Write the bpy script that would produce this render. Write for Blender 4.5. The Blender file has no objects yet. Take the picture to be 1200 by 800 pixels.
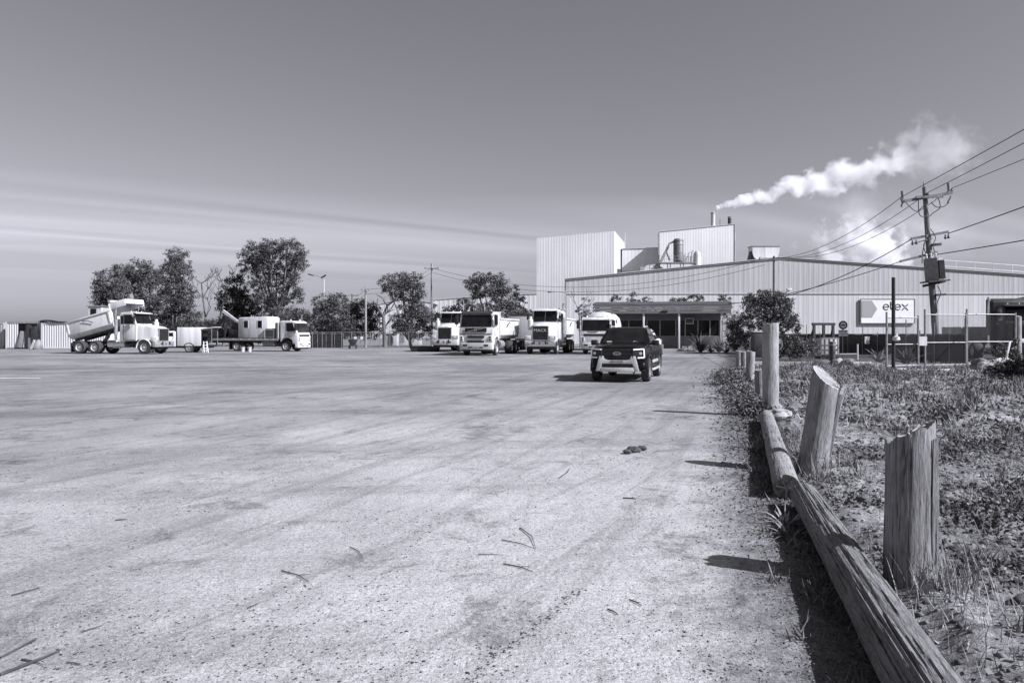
import bpy, bmesh, math, random
import numpy as np
from mathutils import Vector, Matrix, noise as mn
R = math.radians
random.seed(7); rng = np.random.default_rng(7)
SC = bpy.context.scene; COL = SC.collection

# ------------------------------------------------------------------ camera, sky, sun, exposure
F, H, HZ = 866.0, 1.65, 390.0          # focal length in photo pixels, eye height, horizon row
cam = bpy.data.cameras.new('camera'); camo = bpy.data.objects.new('camera', cam); COL.objects.link(camo)
cam.sensor_width = 36.0; cam.lens = 36.0*F/1200.0; cam.shift_y = -10.0/1200.0
cam.clip_start = 0.05; cam.clip_end = 9000
camo.location = (0, 0, H); camo.rotation_euler = (R(90), 0, 0)
SC.camera = camo

SUN_EL = R(39.0); SUN_H = Vector((0.885, -0.465, 0)).normalized()
SUN = Vector((SUN_H.x*math.cos(SUN_EL), SUN_H.y*math.cos(SUN_EL), math.sin(SUN_EL)))
sun = bpy.data.lights.new('sun', 'SUN'); sun.energy = 5.0; sun.angle = R(0.53); sun.color = (0.90, 0.90, 1.0)
suno = bpy.data.objects.new('sun', sun); COL.objects.link(suno)
suno.rotation_euler = (-SUN).to_track_quat('-Z', 'Y').to_euler(); suno.location = SUN*60

wd = bpy.data.worlds.new('World'); SC.world = wd; wd.use_nodes = True
nt = wd.node_tree; N = nt.nodes; L = nt.links; N.clear()
def wn(t, **k):
    n = N.new(t)
    for a, b in k.items(): setattr(n, a, b)
    return n
sky = wn('ShaderNodeTexSky', sky_type='NISHITA', sun_disc=False)
sky.sun_elevation = SUN_EL; sky.sun_rotation = math.atan2(SUN_H.x, SUN_H.y)
sky.air_density = 1.0; sky.dust_density = 1.2; sky.ozone_density = 1.0; sky.altitude = 20
# monochrome film: red-weighted luminance of the sky
sep = wn('ShaderNodeSeparateColor'); L.new(sky.outputs[0], sep.inputs[0])
def wm(op, a, b=None, c=None, clamp=False):
    n = wn('ShaderNodeMath', operation=op); n.use_clamp = clamp
    for i, v in enumerate((a, b, c)):
        if v is None: continue
        if isinstance(v, (int, float)): n.inputs[i].default_value = v
        else: L.new(v, n.inputs[i])
    return n.outputs[0]
lum = wm('ADD', wm('MULTIPLY', sep.outputs[0], 0.50), wm('ADD', wm('MULTIPLY', sep.outputs[1], 0.35), wm('MULTIPLY', sep.outputs[2], 0.15)))
geo = wn('ShaderNodeNewGeometry')
tc = wn('ShaderNodeTexCoord')
sx = wn('ShaderNodeSeparateXYZ'); L.new(tc.outputs['Generated'], sx.inputs[0])
el = sx.outputs[2]
# haze veil: the sky pales towards the horizon, then dulls just above it
ramp = wn('ShaderNodeValToRGB'); L.new(wm('ADD', el, 0.0, clamp=True), ramp.inputs[0])
ramp.color_ramp.interpolation = 'EASE'
cr = ramp.color_ramp.elements
cr[0].position = 0.0; cr[0].color = (0.92,)*3+(1,)
cr[1].position = 1.0; cr[1].color = (1.14,)*3+(1,)
for p, v in ((0.05, 0.96), (0.13, 1.13), (0.22, 1.13), (0.40, 1.14)):
    e = cr.new(p); e.color = (v,)*3+(1,)
# cirrus: long flat streaks, a planar cloud layer seen in perspective
den = wm('MAXIMUM', el, 0.02)
cu = wm('DIVIDE', sx.outputs[0], den); cv = wm('DIVIDE', sx.outputs[1], den)
cb = wn('ShaderNodeCombineXYZ'); L.new(cu, cb.inputs[0]); L.new(cv, cb.inputs[1])
mp = wn('ShaderNodeMapping'); L.new(cb.outputs[0], mp.inputs[0])
mp.vector_type = 'TEXTURE'; mp.inputs['Rotation'].default_value = (0, 0, R(38)); mp.inputs['Scale'].default_value = (12.0, 2.0, 1); mp.inputs['Location'].default_value = (1.3, 2.6, 0)
cn = wn('ShaderNodeTexNoise'); L.new(mp.outputs[0], cn.inputs[0])
cn.inputs['Scale'].default_value = 1.0; cn.inputs['Detail'].default_value = 2.2; cn.inputs['Roughness'].default_value = 0.45; cn.inputs['Distortion'].default_value = 0.7
cl = wn('ShaderNodeMapRange'); L.new(cn.outputs[0], cl.inputs[0])
cl.inputs[1].default_value = 0.40; cl.inputs[2].default_value = 0.78; cl.inputs[3].default_value = 0; cl.inputs[4].default_value = 1
fadeel = wn('ShaderNodeMapRange'); L.new(el, fadeel.inputs[0])
fadeel.inputs[1].default_value = 0.055; fadeel.inputs[2].default_value = 0.115
fadehi = wn('ShaderNodeMapRange'); L.new(el, fadehi.inputs[0])
fadehi.inputs[1].default_value = 0.185; fadehi.inputs[2].default_value = 0.135
cmask = wm('MULTIPLY', wm('MULTIPLY', cl.outputs[0], fadeel.outputs[0]), fadehi.outputs[0])
base = wm('MULTIPLY', lum, ramp.outputs[0])
CIRRUS = 3.2
tot = wm('ADD', base, wm('MULTIPLY', cmask, CIRRUS))
tint = wn('ShaderNodeCombineXYZ')
L.new(wm('MULTIPLY', tot, 0.965), tint.inputs[0]); L.new(wm('MULTIPLY', tot, 0.965), tint.inputs[1]); L.new(wm('MULTIPLY', tot, 1.09), tint.inputs[2])
bg = wn('ShaderNodeBackground'); L.new(tint.outputs[0], bg.inputs[0]); bg.inputs[1].default_value = 0.055
wo = wn('ShaderNodeOutputWorld'); L.new(bg.outputs[0], wo.inputs[0])

vs = SC.view_settings
vs.view_transform = 'Standard'; vs.look = 'None'; vs.gamma = 1.0; vs.use_curve_mapping = False
vs.exposure = 0.85
SC.display_settings.display_device = 'sRGB'
SC.cycles.volume_step_rate = 1.0; SC.cycles.volume_max_steps = 128; SC.cycles.volume_bounces = 4
SC.cycles.transparent_max_bounces = 16; SC.cycles.max_bounces = 6

# ------------------------------------------------------------------ helpers
def W(px, py, d): return Vector(((px-600)/F*d, d, H-(py-HZ)/F*d))
def G(px, py, z=0.0):
    d = (H-z)*F/(py-HZ); return Vector(((px-600)/F*d, d, z))
def X(px, d): return (px-600)/F*d
def Z(py, d): return H-(py-HZ)/F*d

class MB:
    def __init__(s): s.v = []; s.f = []
    def add(s, vs, fs):
        o = len(s.v); s.v += [tuple(p) for p in vs]; s.f += [tuple(i+o for i in f) for f in fs]; return s
    def box(s, c, d, rot=None):
        hx, hy, hz = d[0]/2, d[1]/2, d[2]/2
        pts = [Vector((a*hx, b*hy, e*hz)) for e in (-1, 1) for a, b in ((-1, -1), (1, -1), (1, 1), (-1, 1))]
        if rot is not None: pts = [rot @ p for p in pts]
        c = Vector(c)
        return s.add([p+c for p in pts], [(3, 2, 1, 0), (4, 5, 6, 7), (0, 1, 5, 4), (1, 2, 6, 5), (2, 3, 7, 6), (3, 0, 4, 7)])
    def loft(s, rings, caps=True):
        n = len(rings[0]); vs = [p for r in rings for p in r]; fs = []
        for i in range(len(rings)-1):
            for j in range(n):
                k = (j+1) % n; fs.append((i*n+j, i*n+k, (i+1)*n+k, (i+1)*n+j))
        if caps: fs += [tuple(range(n))[::-1], tuple(range((len(rings)-1)*n, len(rings)*n))]
        return s.add(vs, fs)
    def tube(s, pts, rad, n=8, caps=True):
        pts = [Vector(p) for p in pts]
        if isinstance(rad, (int, float)): rad = [rad]*len(pts)
        rings = []; up = None
        for i, p in enumerate(pts):
            t = (pts[min(i+1, len(pts)-1)]-pts[max(i-1, 0)]).normalized()
            if up is None: up = Vector((0, 0, 1)) if abs(t.z) < 0.9 else Vector((1, 0, 0))
            a = t.cross(up).normalized(); b = a.cross(t).normalized(); up = b
            rings.append([p+a*(rad[i]*math.cos(2*math.pi*k/n))+b*(rad[i]*math.sin(2*math.pi*k/n)) for k in range(n)])
        return s.loft(rings, caps)
    def cyl(s, p0, p1, r0, r1=None, n=12): return s.tube([p0, p1], [r0, r0 if r1 is None else r1], n)
    def lathe(s, prof, c, axis='x', n=24, a0=0.0, a1=2*math.pi):
        full = abs(a1-a0-2*math.pi) < 1e-6; m = n if full else n+1; c = Vector(c); rings = []
        for k in range(m):
            a = a0+(a1-a0)*k/n; r = []
            for (h, rad) in prof:
                u, w = rad*math.cos(a), rad*math.sin(a)
                p = {'x': (h, u, w), 'y': (u, h, w), 'z': (u, w, h)}[axis]
                r.append(c+Vector(p))
            rings.append(r)
        q = len(prof); vs = [p for r in rings for p in r]; fs = []
        for i in range(m if full else m-1):
            j = (i+1) % m
            for k in range(q):
                l = (k+1) % q; fs.append((i*q+k, i*q+l, j*q+l, j*q+k))
        if not full: fs += [tuple(range(q)), tuple(range((m-1)*q, m*q))[::-1]]
        return s.add(vs, fs)
    def prism(s, poly, axis, a0, a1):
        mk = {'x': lambda p, a: (a, p[0], p[1]), 'y': lambda p, a: (p[0], a, p[1]), 'z': lambda p, a: (p[0], p[1], a)}[axis]
        return s.loft([[Vector(mk(p, a)) for p in poly] for a in (a0, a1)])
    def slab(s, pts, t):
        pts = [Vector(p) for p in pts]; nrm = (pts[1]-pts[0]).cross(pts[2]-pts[0]).normalized()*t
        return s.loft([[p-nrm*0.5 for p in pts], [p+nrm*0.5 for p in pts]])
    def build(s, name, m, parent=None, bevel=0.0, seg=2, flat=False, angle=35, normals=True):
        me = bpy.data.meshes.new(name); me.from_pydata(s.v, [], s.f)
        bm = bmesh.new(); bm.from_mesh(me)
        if normals: bmesh.ops.recalc_face_normals(bm, faces=bm.faces)
        if bevel > 0:
            ed = [e for e in bm.edges if len(e.link_faces) == 2 and e.calc_face_angle(0) > R(28)]
            bmesh.ops.bevel(bm, geom=ed, offset=bevel, segments=seg, affect='EDGES', profile=0.5, clamp_overlap=True)
        bm.to_mesh(me); bm.free()
        if not flat:
            me.polygons.foreach_set('use_smooth', [True]*len(me.polygons)); me.set_sharp_from_angle(angle=R(angle))
        return link(name, me, m, parent)

def link(name, me, m, parent=None):
    if m is not None and not me.materials: me.materials.append(m)
    o = bpy.data.objects.new(name, me); COL.objects.link(o)
    if parent is not None: o.parent = parent
    return o
def tag(o, label, cat, group=None, kind=None):
    o['label'] = label; o['category'] = cat
    if group: o['group'] = group
    if kind: o['kind'] = kind
    return o
def thing(name, label, cat, loc=(0, 0, 0), rz=0.0, group=None):
    o = bpy.data.objects.new(name, None); COL.objects.link(o); o.empty_display_size = 0.2
    o.location = loc; o.rotation_euler = (0, 0, rz); return tag(o, label, cat, group)
def struct(o): o['kind'] = 'structure'; return o
def stuff(o, label=None, cat=None):
    o['kind'] = 'stuff'
    if label: o['label'] = label; o['category'] = cat
    return o
def copy_tree(o, parent=None):
    c = o.copy(); COL.objects.link(c); c.parent = parent
    for ch in list(o.children): copy_tree(ch, c)
    return c
def faces_mesh(name, V, m, parent=None, flat=True):
    """V: (N, k, 3) array, N separate k-gons"""
    n, k = V.shape[0], V.shape[1]
    me = bpy.data.meshes.new(name); me.vertices.add(n*k); me.loops.add(n*k); me.polygons.add(n)
    me.vertices.foreach_set('co', V.reshape(-1).astype(np.float32))
    me.loops.foreach_set('vertex_index', np.arange(n*k, dtype=np.int32))
    me.polygons.foreach_set('loop_start', np.arange(0, n*k, k, dtype=np.int32))
    me.update(calc_edges=True); me.validate()
    return link(name, me, m, parent)
def solids_mesh(name, V, Fc, m, parent=None):
    """V: (N, k, 3) verts, Fc: (f, 3) triangles shared by each solid"""
    n, k = V.shape[0], V.shape[1]; f = len(Fc)
    idx = (np.asarray(Fc)[None]+(np.arange(n)*k)[:, None, None]).reshape(-1)
    me = bpy.data.meshes.new(name); me.vertices.add(n*k); me.loops.add(n*f*3); me.polygons.add(n*f)
    me.vertices.foreach_set('co', V.reshape(-1).astype(np.float32))
    me.loops.foreach_set('vertex_index', idx.astype(np.int32))
    me.polygons.foreach_set('loop_start', np.arange(0, n*f*3, 3, dtype=np.int32))
    me.update(calc_edges=True); me.validate()
    return link(name, me, m, parent)

# ------------------------------------------------------------------ materials (a monochrome world: greys only)
def g4(v): return (v, v, v, 1)
def mat(name, v, rough=0.6, metal=0.0, v2=None, scale=3.0, stretch=(1, 1, 1), bump=0.0, bscale=None, detail=6, lo=0.35, hi=0.65, spec=0.5, trans=0.0, coat=0.0, world=False):
    m = bpy.data.materials.new(name); m.use_nodes = True
    t = m.node_tree; n = t.nodes; l = t.links; b = n['Principled BSDF']
    b.inputs['Base Color'].default_value = g4(v); b.inputs['Roughness'].default_value = rough
    b.inputs['Metallic'].default_value = metal; b.inputs['Specular IOR Level'].default_value = spec
    if coat: b.inputs['Coat Weight'].default_value = coat
    if v2 is not None or bump:
        c = n.new('ShaderNodeNewGeometry' if world else 'ShaderNodeTexCoord'); mpn = n.new('ShaderNodeMapping')
        l.new(c.outputs['Position' if world else 'Object'], mpn.inputs[0]); mpn.inputs['Scale'].default_value = stretch
        nz = n.new('ShaderNodeTexNoise'); l.new(mpn.outputs[0], nz.inputs[0]); nz.inputs['Scale'].default_value = scale; nz.inputs['Detail'].default_value = detail; nz.inputs['Roughness'].default_value = 0.6
        if v2 is not None:
            rp = n.new('ShaderNodeValToRGB'); l.new(nz.outputs[0], rp.inputs[0])
            rp.color_ramp.elements[0].position = lo; rp.color_ramp.elements[0].color = g4(v)
            rp.color_ramp.elements[1].position = hi; rp.color_ramp.elements[1].color = g4(v2)
            l.new(rp.outputs[0], b.inputs['Base Color'])
        if bump:
            n2 = n.new('ShaderNodeTexNoise'); l.new(mpn.outputs[0], n2.inputs[0]); n2.inputs['Scale'].default_value = bscale or scale*3; n2.inputs['Detail'].default_value = 4
            bp = n.new('ShaderNodeBump'); l.new(n2.outputs[0], bp.inputs['Height']); bp.inputs['Strength'].default_value = 1.0; bp.inputs['Distance'].default_value = bump
            l.new(bp.outputs[0], b.inputs['Normal'])
    return m
M = {}
M['dusty_white'] = mat('dusty_white', 0.34, 0.6, v2=0.52, scale=1.3, stretch=(1, 1, 0.4))
M['black_paint'] = mat('black_paint', 0.003, 0.24, v2=0.006, scale=4, spec=0.13)
M['black_plastic'] = mat('black_plastic', 0.008, 0.55, v2=0.016, scale=9)
M['dark_steel'] = mat('dark_steel', 0.014, 0.6, v2=0.036, scale=4)
M['mid_steel'] = mat('mid_steel', 0.16, 0.55, v2=0.25, scale=5)
M['chrome'] = mat('chrome', 0.55, 0.25, 1.0, v2=0.7, scale=6)
M['alloy'] = mat('alloy', 0.42, 0.35, 0.3, v2=0.55, scale=8)
M['rubber'] = mat('rubber', 0.022, 0.85, v2=0.05, scale=5, bump=0.004)
M['glass'] = mat('glass', 0.006, 0.05, v2=0.014, scale=2, spec=0.28)
M['lamp'] = mat('lamp', 0.55, 0.12, 0.2, v2=0.75, scale=20)
M['lamp_white'] = mat('lamp_white', 0.85, 0.25)
M['grille_dark'] = mat('grille_dark', 0.010, 0.45, v2=0.022, scale=10)
M['galv'] = mat('galvanised', 0.16, 0.55, 0.3, v2=0.26, scale=6)
M['concrete'] = mat('concrete', 0.28, 0.9, v2=0.40, scale=4, bump=0.005)
M['leaf_gum'] = mat('leaf_gum', 0.034, 0.6, v2=0.10, scale=0.9, world=True, detail=4)
M['leaf_dark'] = mat('leaf_dark', 0.014, 0.65, v2=0.042, scale=1.1, world=True, detail=4)
M['leaf_pale'] = mat('leaf_pale', 0.05, 0.6, v2=0.13, scale=1.2, world=True, detail=4)
M['bark'] = mat('bark', 0.07, 0.9, v2=0.16, scale=3, stretch=(1, 1, 0.3), bump=0.02)
M['bark_pale'] = mat('bark_pale', 0.16, 0.9, v2=0.30, scale=3, stretch=(1, 1, 0.3), bump=0.02)
M['pole_wood'] = mat('pole_wood', 0.10, 0.9, v2=0.2, scale=4, stretch=(3, 3, 0.3), bump=0.01)
M['wire'] = mat('wire', 0.02, 0.7)
M['straw'] = mat('straw', 0.16, 0.8, v2=0.34, scale=3, world=True)
M['weed'] = mat('weed', 0.05, 0.6, v2=0.17, scale=5, world=True)
M['clod'] = mat('clod', 0.07, 0.95, v2=0.20, scale=4, world=True)
M['dark_clod'] = mat('dark_clod', 0.035, 0.95, v2=0.12, scale=6, world=True)
M['stone'] = mat('stone', 0.20, 0.9, v2=0.42, scale=7, world=True, bump=0.01)
M['gravel_bit'] = mat('gravel_bit', 0.14, 0.9, v2=0.34, scale=9, world=True)
M['litter'] = mat('litter', 0.03, 0.9, v2=0.20, scale=14, world=True)
M['twig'] = mat('twig', 0.03, 0.9, v2=0.08, scale=6, world=True)

def wood_mat(name, v, v2, dark, fine=60.0):
    m = bpy.data.materials.new(name); m.use_nodes = True
    t = m.node_tree; n = t.nodes; l = t.links; b = n['Principled BSDF']
    b.inputs['Roughness'].default_value = 0.88; b.inputs['Specular IOR Level'].default_value = 0.25
    tcn = n.new('ShaderNodeTexCoord')
    def nz(sc, st, det=5):
        mpn = n.new('ShaderNodeMapping'); l.new(tcn.outputs['Object'], mpn.inputs[0]); mpn.inputs['Scale'].default_value = st
        q = n.new('ShaderNodeTexNoise'); l.new(mpn.outputs[0], q.inputs[0]); q.inputs['Scale'].default_value = sc; q.inputs['Detail'].default_value = det; q.inputs['Roughness'].default_value = 0.65
        return q.outputs[0]
    grain = nz(fine*1.6, (1, 1, 0.11), 6); blot = nz(3.2, (1, 1, 0.5)); crack = nz(fine*0.8, (1, 1, 0.05), 4)
    r1 = n.new('ShaderNodeValToRGB'); l.new(grain, r1.inputs[0])
    r1.color_ramp.elements[0].position = 0.32; r1.color_ramp.elements[0].color = g4(v)
    r1.color_ramp.elements[1].position = 0.66; r1.color_ramp.elements[1].color = g4(v2)
    r2 = n.new('ShaderNodeValToRGB'); l.new(blot, r2.inputs[0])
    r2.color_ramp.elements[0].position = 0.35; r2.color_ramp.elements[0].color = g4(0.62)
    r2.color_ramp.elements[1].position = 0.62; r2.color_ramp.elements[1].color = g4(1.0)
    mx = n.new('ShaderNodeMix'); mx.data_type = 'RGBA'; mx.blend_type = 'MULTIPLY'; mx.inputs[0].default_value = 1.0
    l.new(r1.outputs[0], mx.inputs[6]); l.new(r2.outputs[0], mx.inputs[7])
    r3 = n.new('ShaderNodeValToRGB'); l.new(crack, r3.inputs[0])
    r3.color_ramp.elements[0].position = 0.33; r3.color_ramp.elements[0].color = g4(dark)
    r3.color_ramp.elements[1].position = 0.40; r3.color_ramp.elements[1].color = g4(1.0)
    m2 = n.new('ShaderNodeMix'); m2.data_type = 'RGBA'; m2.blend_type = 'MULTIPLY'; m2.inputs[0].default_value = 1.0
    l.new(mx.outputs[2], m2.inputs[6]); l.new(r3.outputs[0], m2.inputs[7]); l.new(m2.outputs[2], b.inputs['Base Color'])
    ad = n.new('ShaderNodeMath'); ad.operation = 'ADD'; l.new(grain, ad.inputs[0]); l.new(r3.outputs[0], ad.inputs[1])
    bp = n.new('ShaderNodeBump'); l.new(ad.outputs[0], bp.inputs['Height']); bp.inputs['Strength'].default_value = 1.0; bp.inputs['Distance'].default_value = 0.008
    l.new(bp.outputs[0], b.inputs['Normal'])
    return m
M['post_wood'] = wood_mat('post_wood', 0.15, 0.34, 0.22)
M['post_pale'] = wood_mat('post_pale', 0.23, 0.42, 0.45, 40)
M['log_wood'] = wood_mat('log_wood', 0.10, 0.25, 0.14, 75)
M['cut_end'] = mat('cut_end', 0.14, 0.9, v2=0.28, scale=9, bump=0.006)
M['cut_rim'] = mat('cut_rim', 0.30, 0.8, v2=0.42, scale=12)

def ribbed_mat(name, v, v2, streak, pitch=0.76):
    """sheet metal wall: colour varies a little from sheet to sheet, rust and rain streaks run down"""
    m = bpy.data.materials.new(name); m.use_nodes = True
    t = m.node_tree; n = t.nodes; l = t.links; b = n['Principled BSDF']; b.inputs['Roughness'].default_value = 0.55
    tcn = n.new('ShaderNodeTexCoord')
    def nz(st, sc, det):
        mpn = n.new('ShaderNodeMapping'); l.new(tcn.outputs['Object'], mpn.inputs[0]); mpn.inputs['Scale'].default_value = st
        q = n.new('ShaderNodeTexNoise'); l.new(mpn.outputs[0], q.inputs[0]); q.inputs['Scale'].default_value = sc; q.inputs['Detail'].default_value = det; q.inputs['Roughness'].default_value = 0.6
        return q.outputs[0]
    a = nz((1, 1, 0.02), 1/pitch, 2); s = nz((1, 1, 0.06), 2.3, 5); w = nz((1, 1, 1), 0.12, 4)
    r1 = n.new('ShaderNodeValToRGB'); l.new(a, r1.inputs[0]); r1.color_ramp.elements[0].position = 0.3; r1.color_ramp.elements[0].color = g4(v); r1.color_ramp.elements[1].position = 0.7; r1.color_ramp.elements[1].color = g4(v2)
    r2 = n.new('ShaderNodeValToRGB'); l.new(s, r2.inputs[0]); r2.color_ramp.elements[0].position = 0.30; r2.color_ramp.elements[0].color = g4(streak); r2.color_ramp.elements[1].position = 0.55; r2.color_ramp.elements[1].color = g4(1.0)
    r3 = n.new('ShaderNodeValToRGB'); l.new(w, r3.inputs[0]); r3.color_ramp.elements[0].position = 0.3; r3.color_ramp.elements[0].color = g4(0.88); r3.color_ramp.elements[1].position = 0.7; r3.color_ramp.elements[1].color = g4(1.0)
    mx = n.new('ShaderNodeMix'); mx.data_type = 'RGBA'; mx.blend_type = 'MULTIPLY'; mx.inputs[0].default_value = 1.0
    l.new(r1.outputs[0], mx.inputs[6]); l.new(r2.outputs[0], mx.inputs[7])
    m2 = n.new('ShaderNodeMix'); m2.data_type = 'RGBA'; m2.blend_type = 'MULTIPLY'; m2.inputs[0].default_value = 1.0
    l.new(mx.outputs[2], m2.inputs[6]); l.new(r3.outputs[0], m2.inputs[7]); l.new(m2.outputs[2], b.inputs['Base Color'])
    return m
M['white_paint'] = ribbed_mat('white_paint', 0.52, 0.66, 0.66, 1.1)
M['clad_white'] = ribbed_mat('clad_white', 0.48, 0.53, 0.88)
M['clad_grey'] = ribbed_mat('clad_grey', 0.37, 0.42, 0.84)
M['clad_bright'] = ribbed_mat('clad_bright', 0.56, 0.61, 0.93)
M['clad_roof'] = mat('clad_roof', 0.35, 0.5, v2=0.45, scale=1)

def chain_mat(name, v, cover, scale):
    """woven wire or shade cloth: diagonal strands with open gaps between them"""
    m = bpy.data.materials.new(name); m.use_nodes = True
    t = m.node_tree; n = t.nodes; l = t.links; b = n['Principled BSDF']; b.inputs['Base Color'].default_value = g4(v); b.inputs['Roughness'].default_value = 0.6
    tcn = n.new('ShaderNodeTexCoord'); outs = []
    sp = n.new('ShaderNodeSeparateXYZ'); l.new(tcn.outputs['Object'], sp.inputs[0])
    for sgn in (1, -1):
        ml = n.new('ShaderNodeMath'); ml.operation = 'MULTIPLY'; l.new(sp.outputs[2], ml.inputs[0]); ml.inputs[1].default_value = sgn
        ad = n.new('ShaderNodeMath'); ad.operation = 'ADD'; l.new(sp.outputs[0], ad.inputs[0]); l.new(ml.outputs[0], ad.inputs[1])
        sc = n.new('ShaderNodeMath'); sc.operation = 'MULTIPLY'; l.new(ad.outputs[0], sc.inputs[0]); sc.inputs[1].default_value = scale
        fr = n.new('ShaderNodeMath'); fr.operation = 'FRACT'; l.new(sc.outputs[0], fr.inputs[0])
        ls = n.new('ShaderNodeMath'); ls.operation = 'LESS_THAN'; l.new(fr.outputs[0], ls.inputs[0]); ls.inputs[1].default_value = cover
        outs.append(ls.outputs[0])
    mxm = n.new('ShaderNodeMath'); mxm.operation = 'MAXIMUM'; l.new(outs[0], mxm.inputs[0]); l.new(outs[1], mxm.inputs[1])
    l.new(mxm.outputs[0], b.inputs['Alpha'])
    return m
M['chain_link'] = chain_mat('chain_link', 0.03, 0.10, 12.0)
M['shade_cloth'] = chain_mat('shade_cloth', 0.012, 0.88, 30.0)

def fbm(x, y, s=1.0, o=4, off=0.0):
    v = 0; a = 1.0; t = 0
    for k in range(o):
        v += a*mn.noise((x*s+off, y*s-off, off*0.7+k*9.1)); t += a; a *= 0.5; s *= 2.1
    return v/t

# ------------------------------------------------------------------ ground
def ground_mat():
    m = bpy.data.materials.new('pale_gravel'); m.use_nodes = True
    t = m.node_tree; n = t.nodes; l = t.links; b = n['Principled BSDF']; b.inputs['Roughness'].default_value = 0.92; b.inputs['Specular IOR Level'].default_value = 0.2
    ge = n.new('ShaderNodeNewGeometry')
    def nz(sc, det=5, st=(1, 1, 1), rot=0, rough=0.6, dist=0.0):
        mpn = n.new('ShaderNodeMapping'); l.new(ge.outputs['Position'], mpn.inputs[0]); mpn.vector_type = 'TEXTURE'; mpn.inputs['Scale'].default_value = tuple(1.0/v for v in st); mpn.inputs['Rotation'].default_value = (0, 0, rot)
        q = n.new('ShaderNodeTexNoise'); l.new(mpn.outputs[0], q.inputs[0]); q.inputs['Scale'].default_value = sc; q.inputs['Detail'].default_value = det; q.inputs['Roughness'].default_value = rough; q.inputs['Distortion'].default_value = dist
        return q.outputs[0]
    def rmp(src, p0, v0, p1, v1):
        r = n.new('ShaderNodeValToRGB'); l.new(src, r.inputs[0]); e = r.color_ramp.elements
        e[0].position = p0; e[0].color = g4(v0); e[1].position = p1; e[1].color = g4(v1); return r.outputs[0]
    def mul(a, c):
        x = n.new('ShaderNodeMix'); x.data_type = 'RGBA'; x.blend_type = 'MULTIPLY'; x.inputs[0].default_value = 1.0
        l.new(a, x.inputs[6]); l.new(c, x.inputs[7]); return x.outputs[2]
    big = rmp(nz(0.16, 5, dist=0.6), 0.34, 0.175, 0.66, 0.285)              # worn pale areas and darker packed areas
    mid = rmp(nz(0.8, 6, st=(1, 0.55, 1), rot=R(20), rough=0.72), 0.30, 0.84, 0.60, 1.05)
    trk = rmp(nz(1.0, 5, st=(2.6, 0.10, 1), rot=R(-18), rough=0.62), 0.36, 0.78, 0.50, 1.0)   # wheel tracks running up the yard
    trk2 = rmp(nz(1.0, 4, st=(5.5, 0.16, 1), rot=R(-27), rough=0.6), 0.33, 0.80, 0.43, 1.0)
    trx = rmp(nz(0.33, 6, st=(0.14, 1.6, 1), rot=R(9), rough=0.7), 0.34, 0.70, 0.50, 1.0)      # turning marks across it
    patch = rmp(nz(1.3, 9, rough=0.80, dist=0.5), 0.35, 0.52, 0.45, 1.0)
    patch2 = rmp(nz(0.45, 11, rough=0.82, dist=0.4), 0.36, 0.56, 0.45, 1.0)
    speck = rmp(nz(11, 8, rough=0.88), 0.35, 0.50, 0.46, 1.04)
    grain = rmp(nz(34, 6, rough=0.88), 0.36, 0.52, 0.56, 1.20)
    peb = rmp(nz(120, 4, rough=0.85), 0.36, 0.48, 0.56, 1.20)
    # the near yard is made paler, fading with distance from one point
    dv = n.new('ShaderNodeVectorMath'); dv.operation = 'DISTANCE'; l.new(ge.outputs['Position'], dv.inputs[0]); dv.inputs[1].default_value = (0.6, 3.5, 0)
    mr = n.new('ShaderNodeMapRange'); l.new(dv.outputs['Value'], mr.inputs[0]); mr.inputs[1].default_value = 2.0; mr.inputs[2].default_value = 18.0; mr.inputs[3].default_value = 1.0; mr.inputs[4].default_value = 0.0
    near_pale = rmp(mr.outputs[0], 0.0, 1.0, 1.0, 1.74)
    # gritty soil creeping out from the foot of the logs
    sp = n.new('ShaderNodeSeparateXYZ'); l.new(ge.outputs['Position'], sp.inputs[0])
    def mth(op, a, c_):
        q = n.new('ShaderNodeMath'); q.operation = op
        for i_, v_ in enumerate((a, c_)):
            if isinstance(v_, (int, float)): q.inputs[i_].default_value = v_
            else: l.new(v_, q.inputs[i_])
        return q.outputs[0]
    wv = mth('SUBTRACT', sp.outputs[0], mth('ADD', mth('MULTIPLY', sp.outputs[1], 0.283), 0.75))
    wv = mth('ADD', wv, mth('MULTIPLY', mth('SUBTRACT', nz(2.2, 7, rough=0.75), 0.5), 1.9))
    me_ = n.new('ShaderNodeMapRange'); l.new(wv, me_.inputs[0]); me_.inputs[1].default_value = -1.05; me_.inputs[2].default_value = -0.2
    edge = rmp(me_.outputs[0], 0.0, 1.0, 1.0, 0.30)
    c = big
    for layer in (mid, trk, trk2, trx, patch, patch2, speck, grain, peb, near_pale, edge): c = mul(c, layer)
    l.new(c, b.inputs['Base Color'])
    h1 = nz(46, 4, rough=0.8); h2 = nz(5, 5)
    b1 = n.new('ShaderNodeBump'); l.new(h1, b1.inputs['Height']); b1.inputs['Distance'].default_value = 0.012; b1.inputs['Strength'].default_value = 0.9
    b2 = n.new('ShaderNodeBump'); l.new(h2, b2.inputs['Height']); b2.inputs['Distance'].default_value = 0.05; b2.inputs['Strength'].default_value = 0.6
    l.new(b2.outputs[0], b1.inputs['Normal']); l.new(b1.outputs[0], b.inputs['Normal'])
    return m
M['gravel'] = ground_mat()
gb = MB(); gb.add([(-4000, -300, 0), (4000, -300, 0), (4000, 7000, 0), (-4000, 7000, 0)], [(0, 1, 2, 3)])
ground = struct(gb.build('ground', M['gravel'], flat=True))

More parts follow.
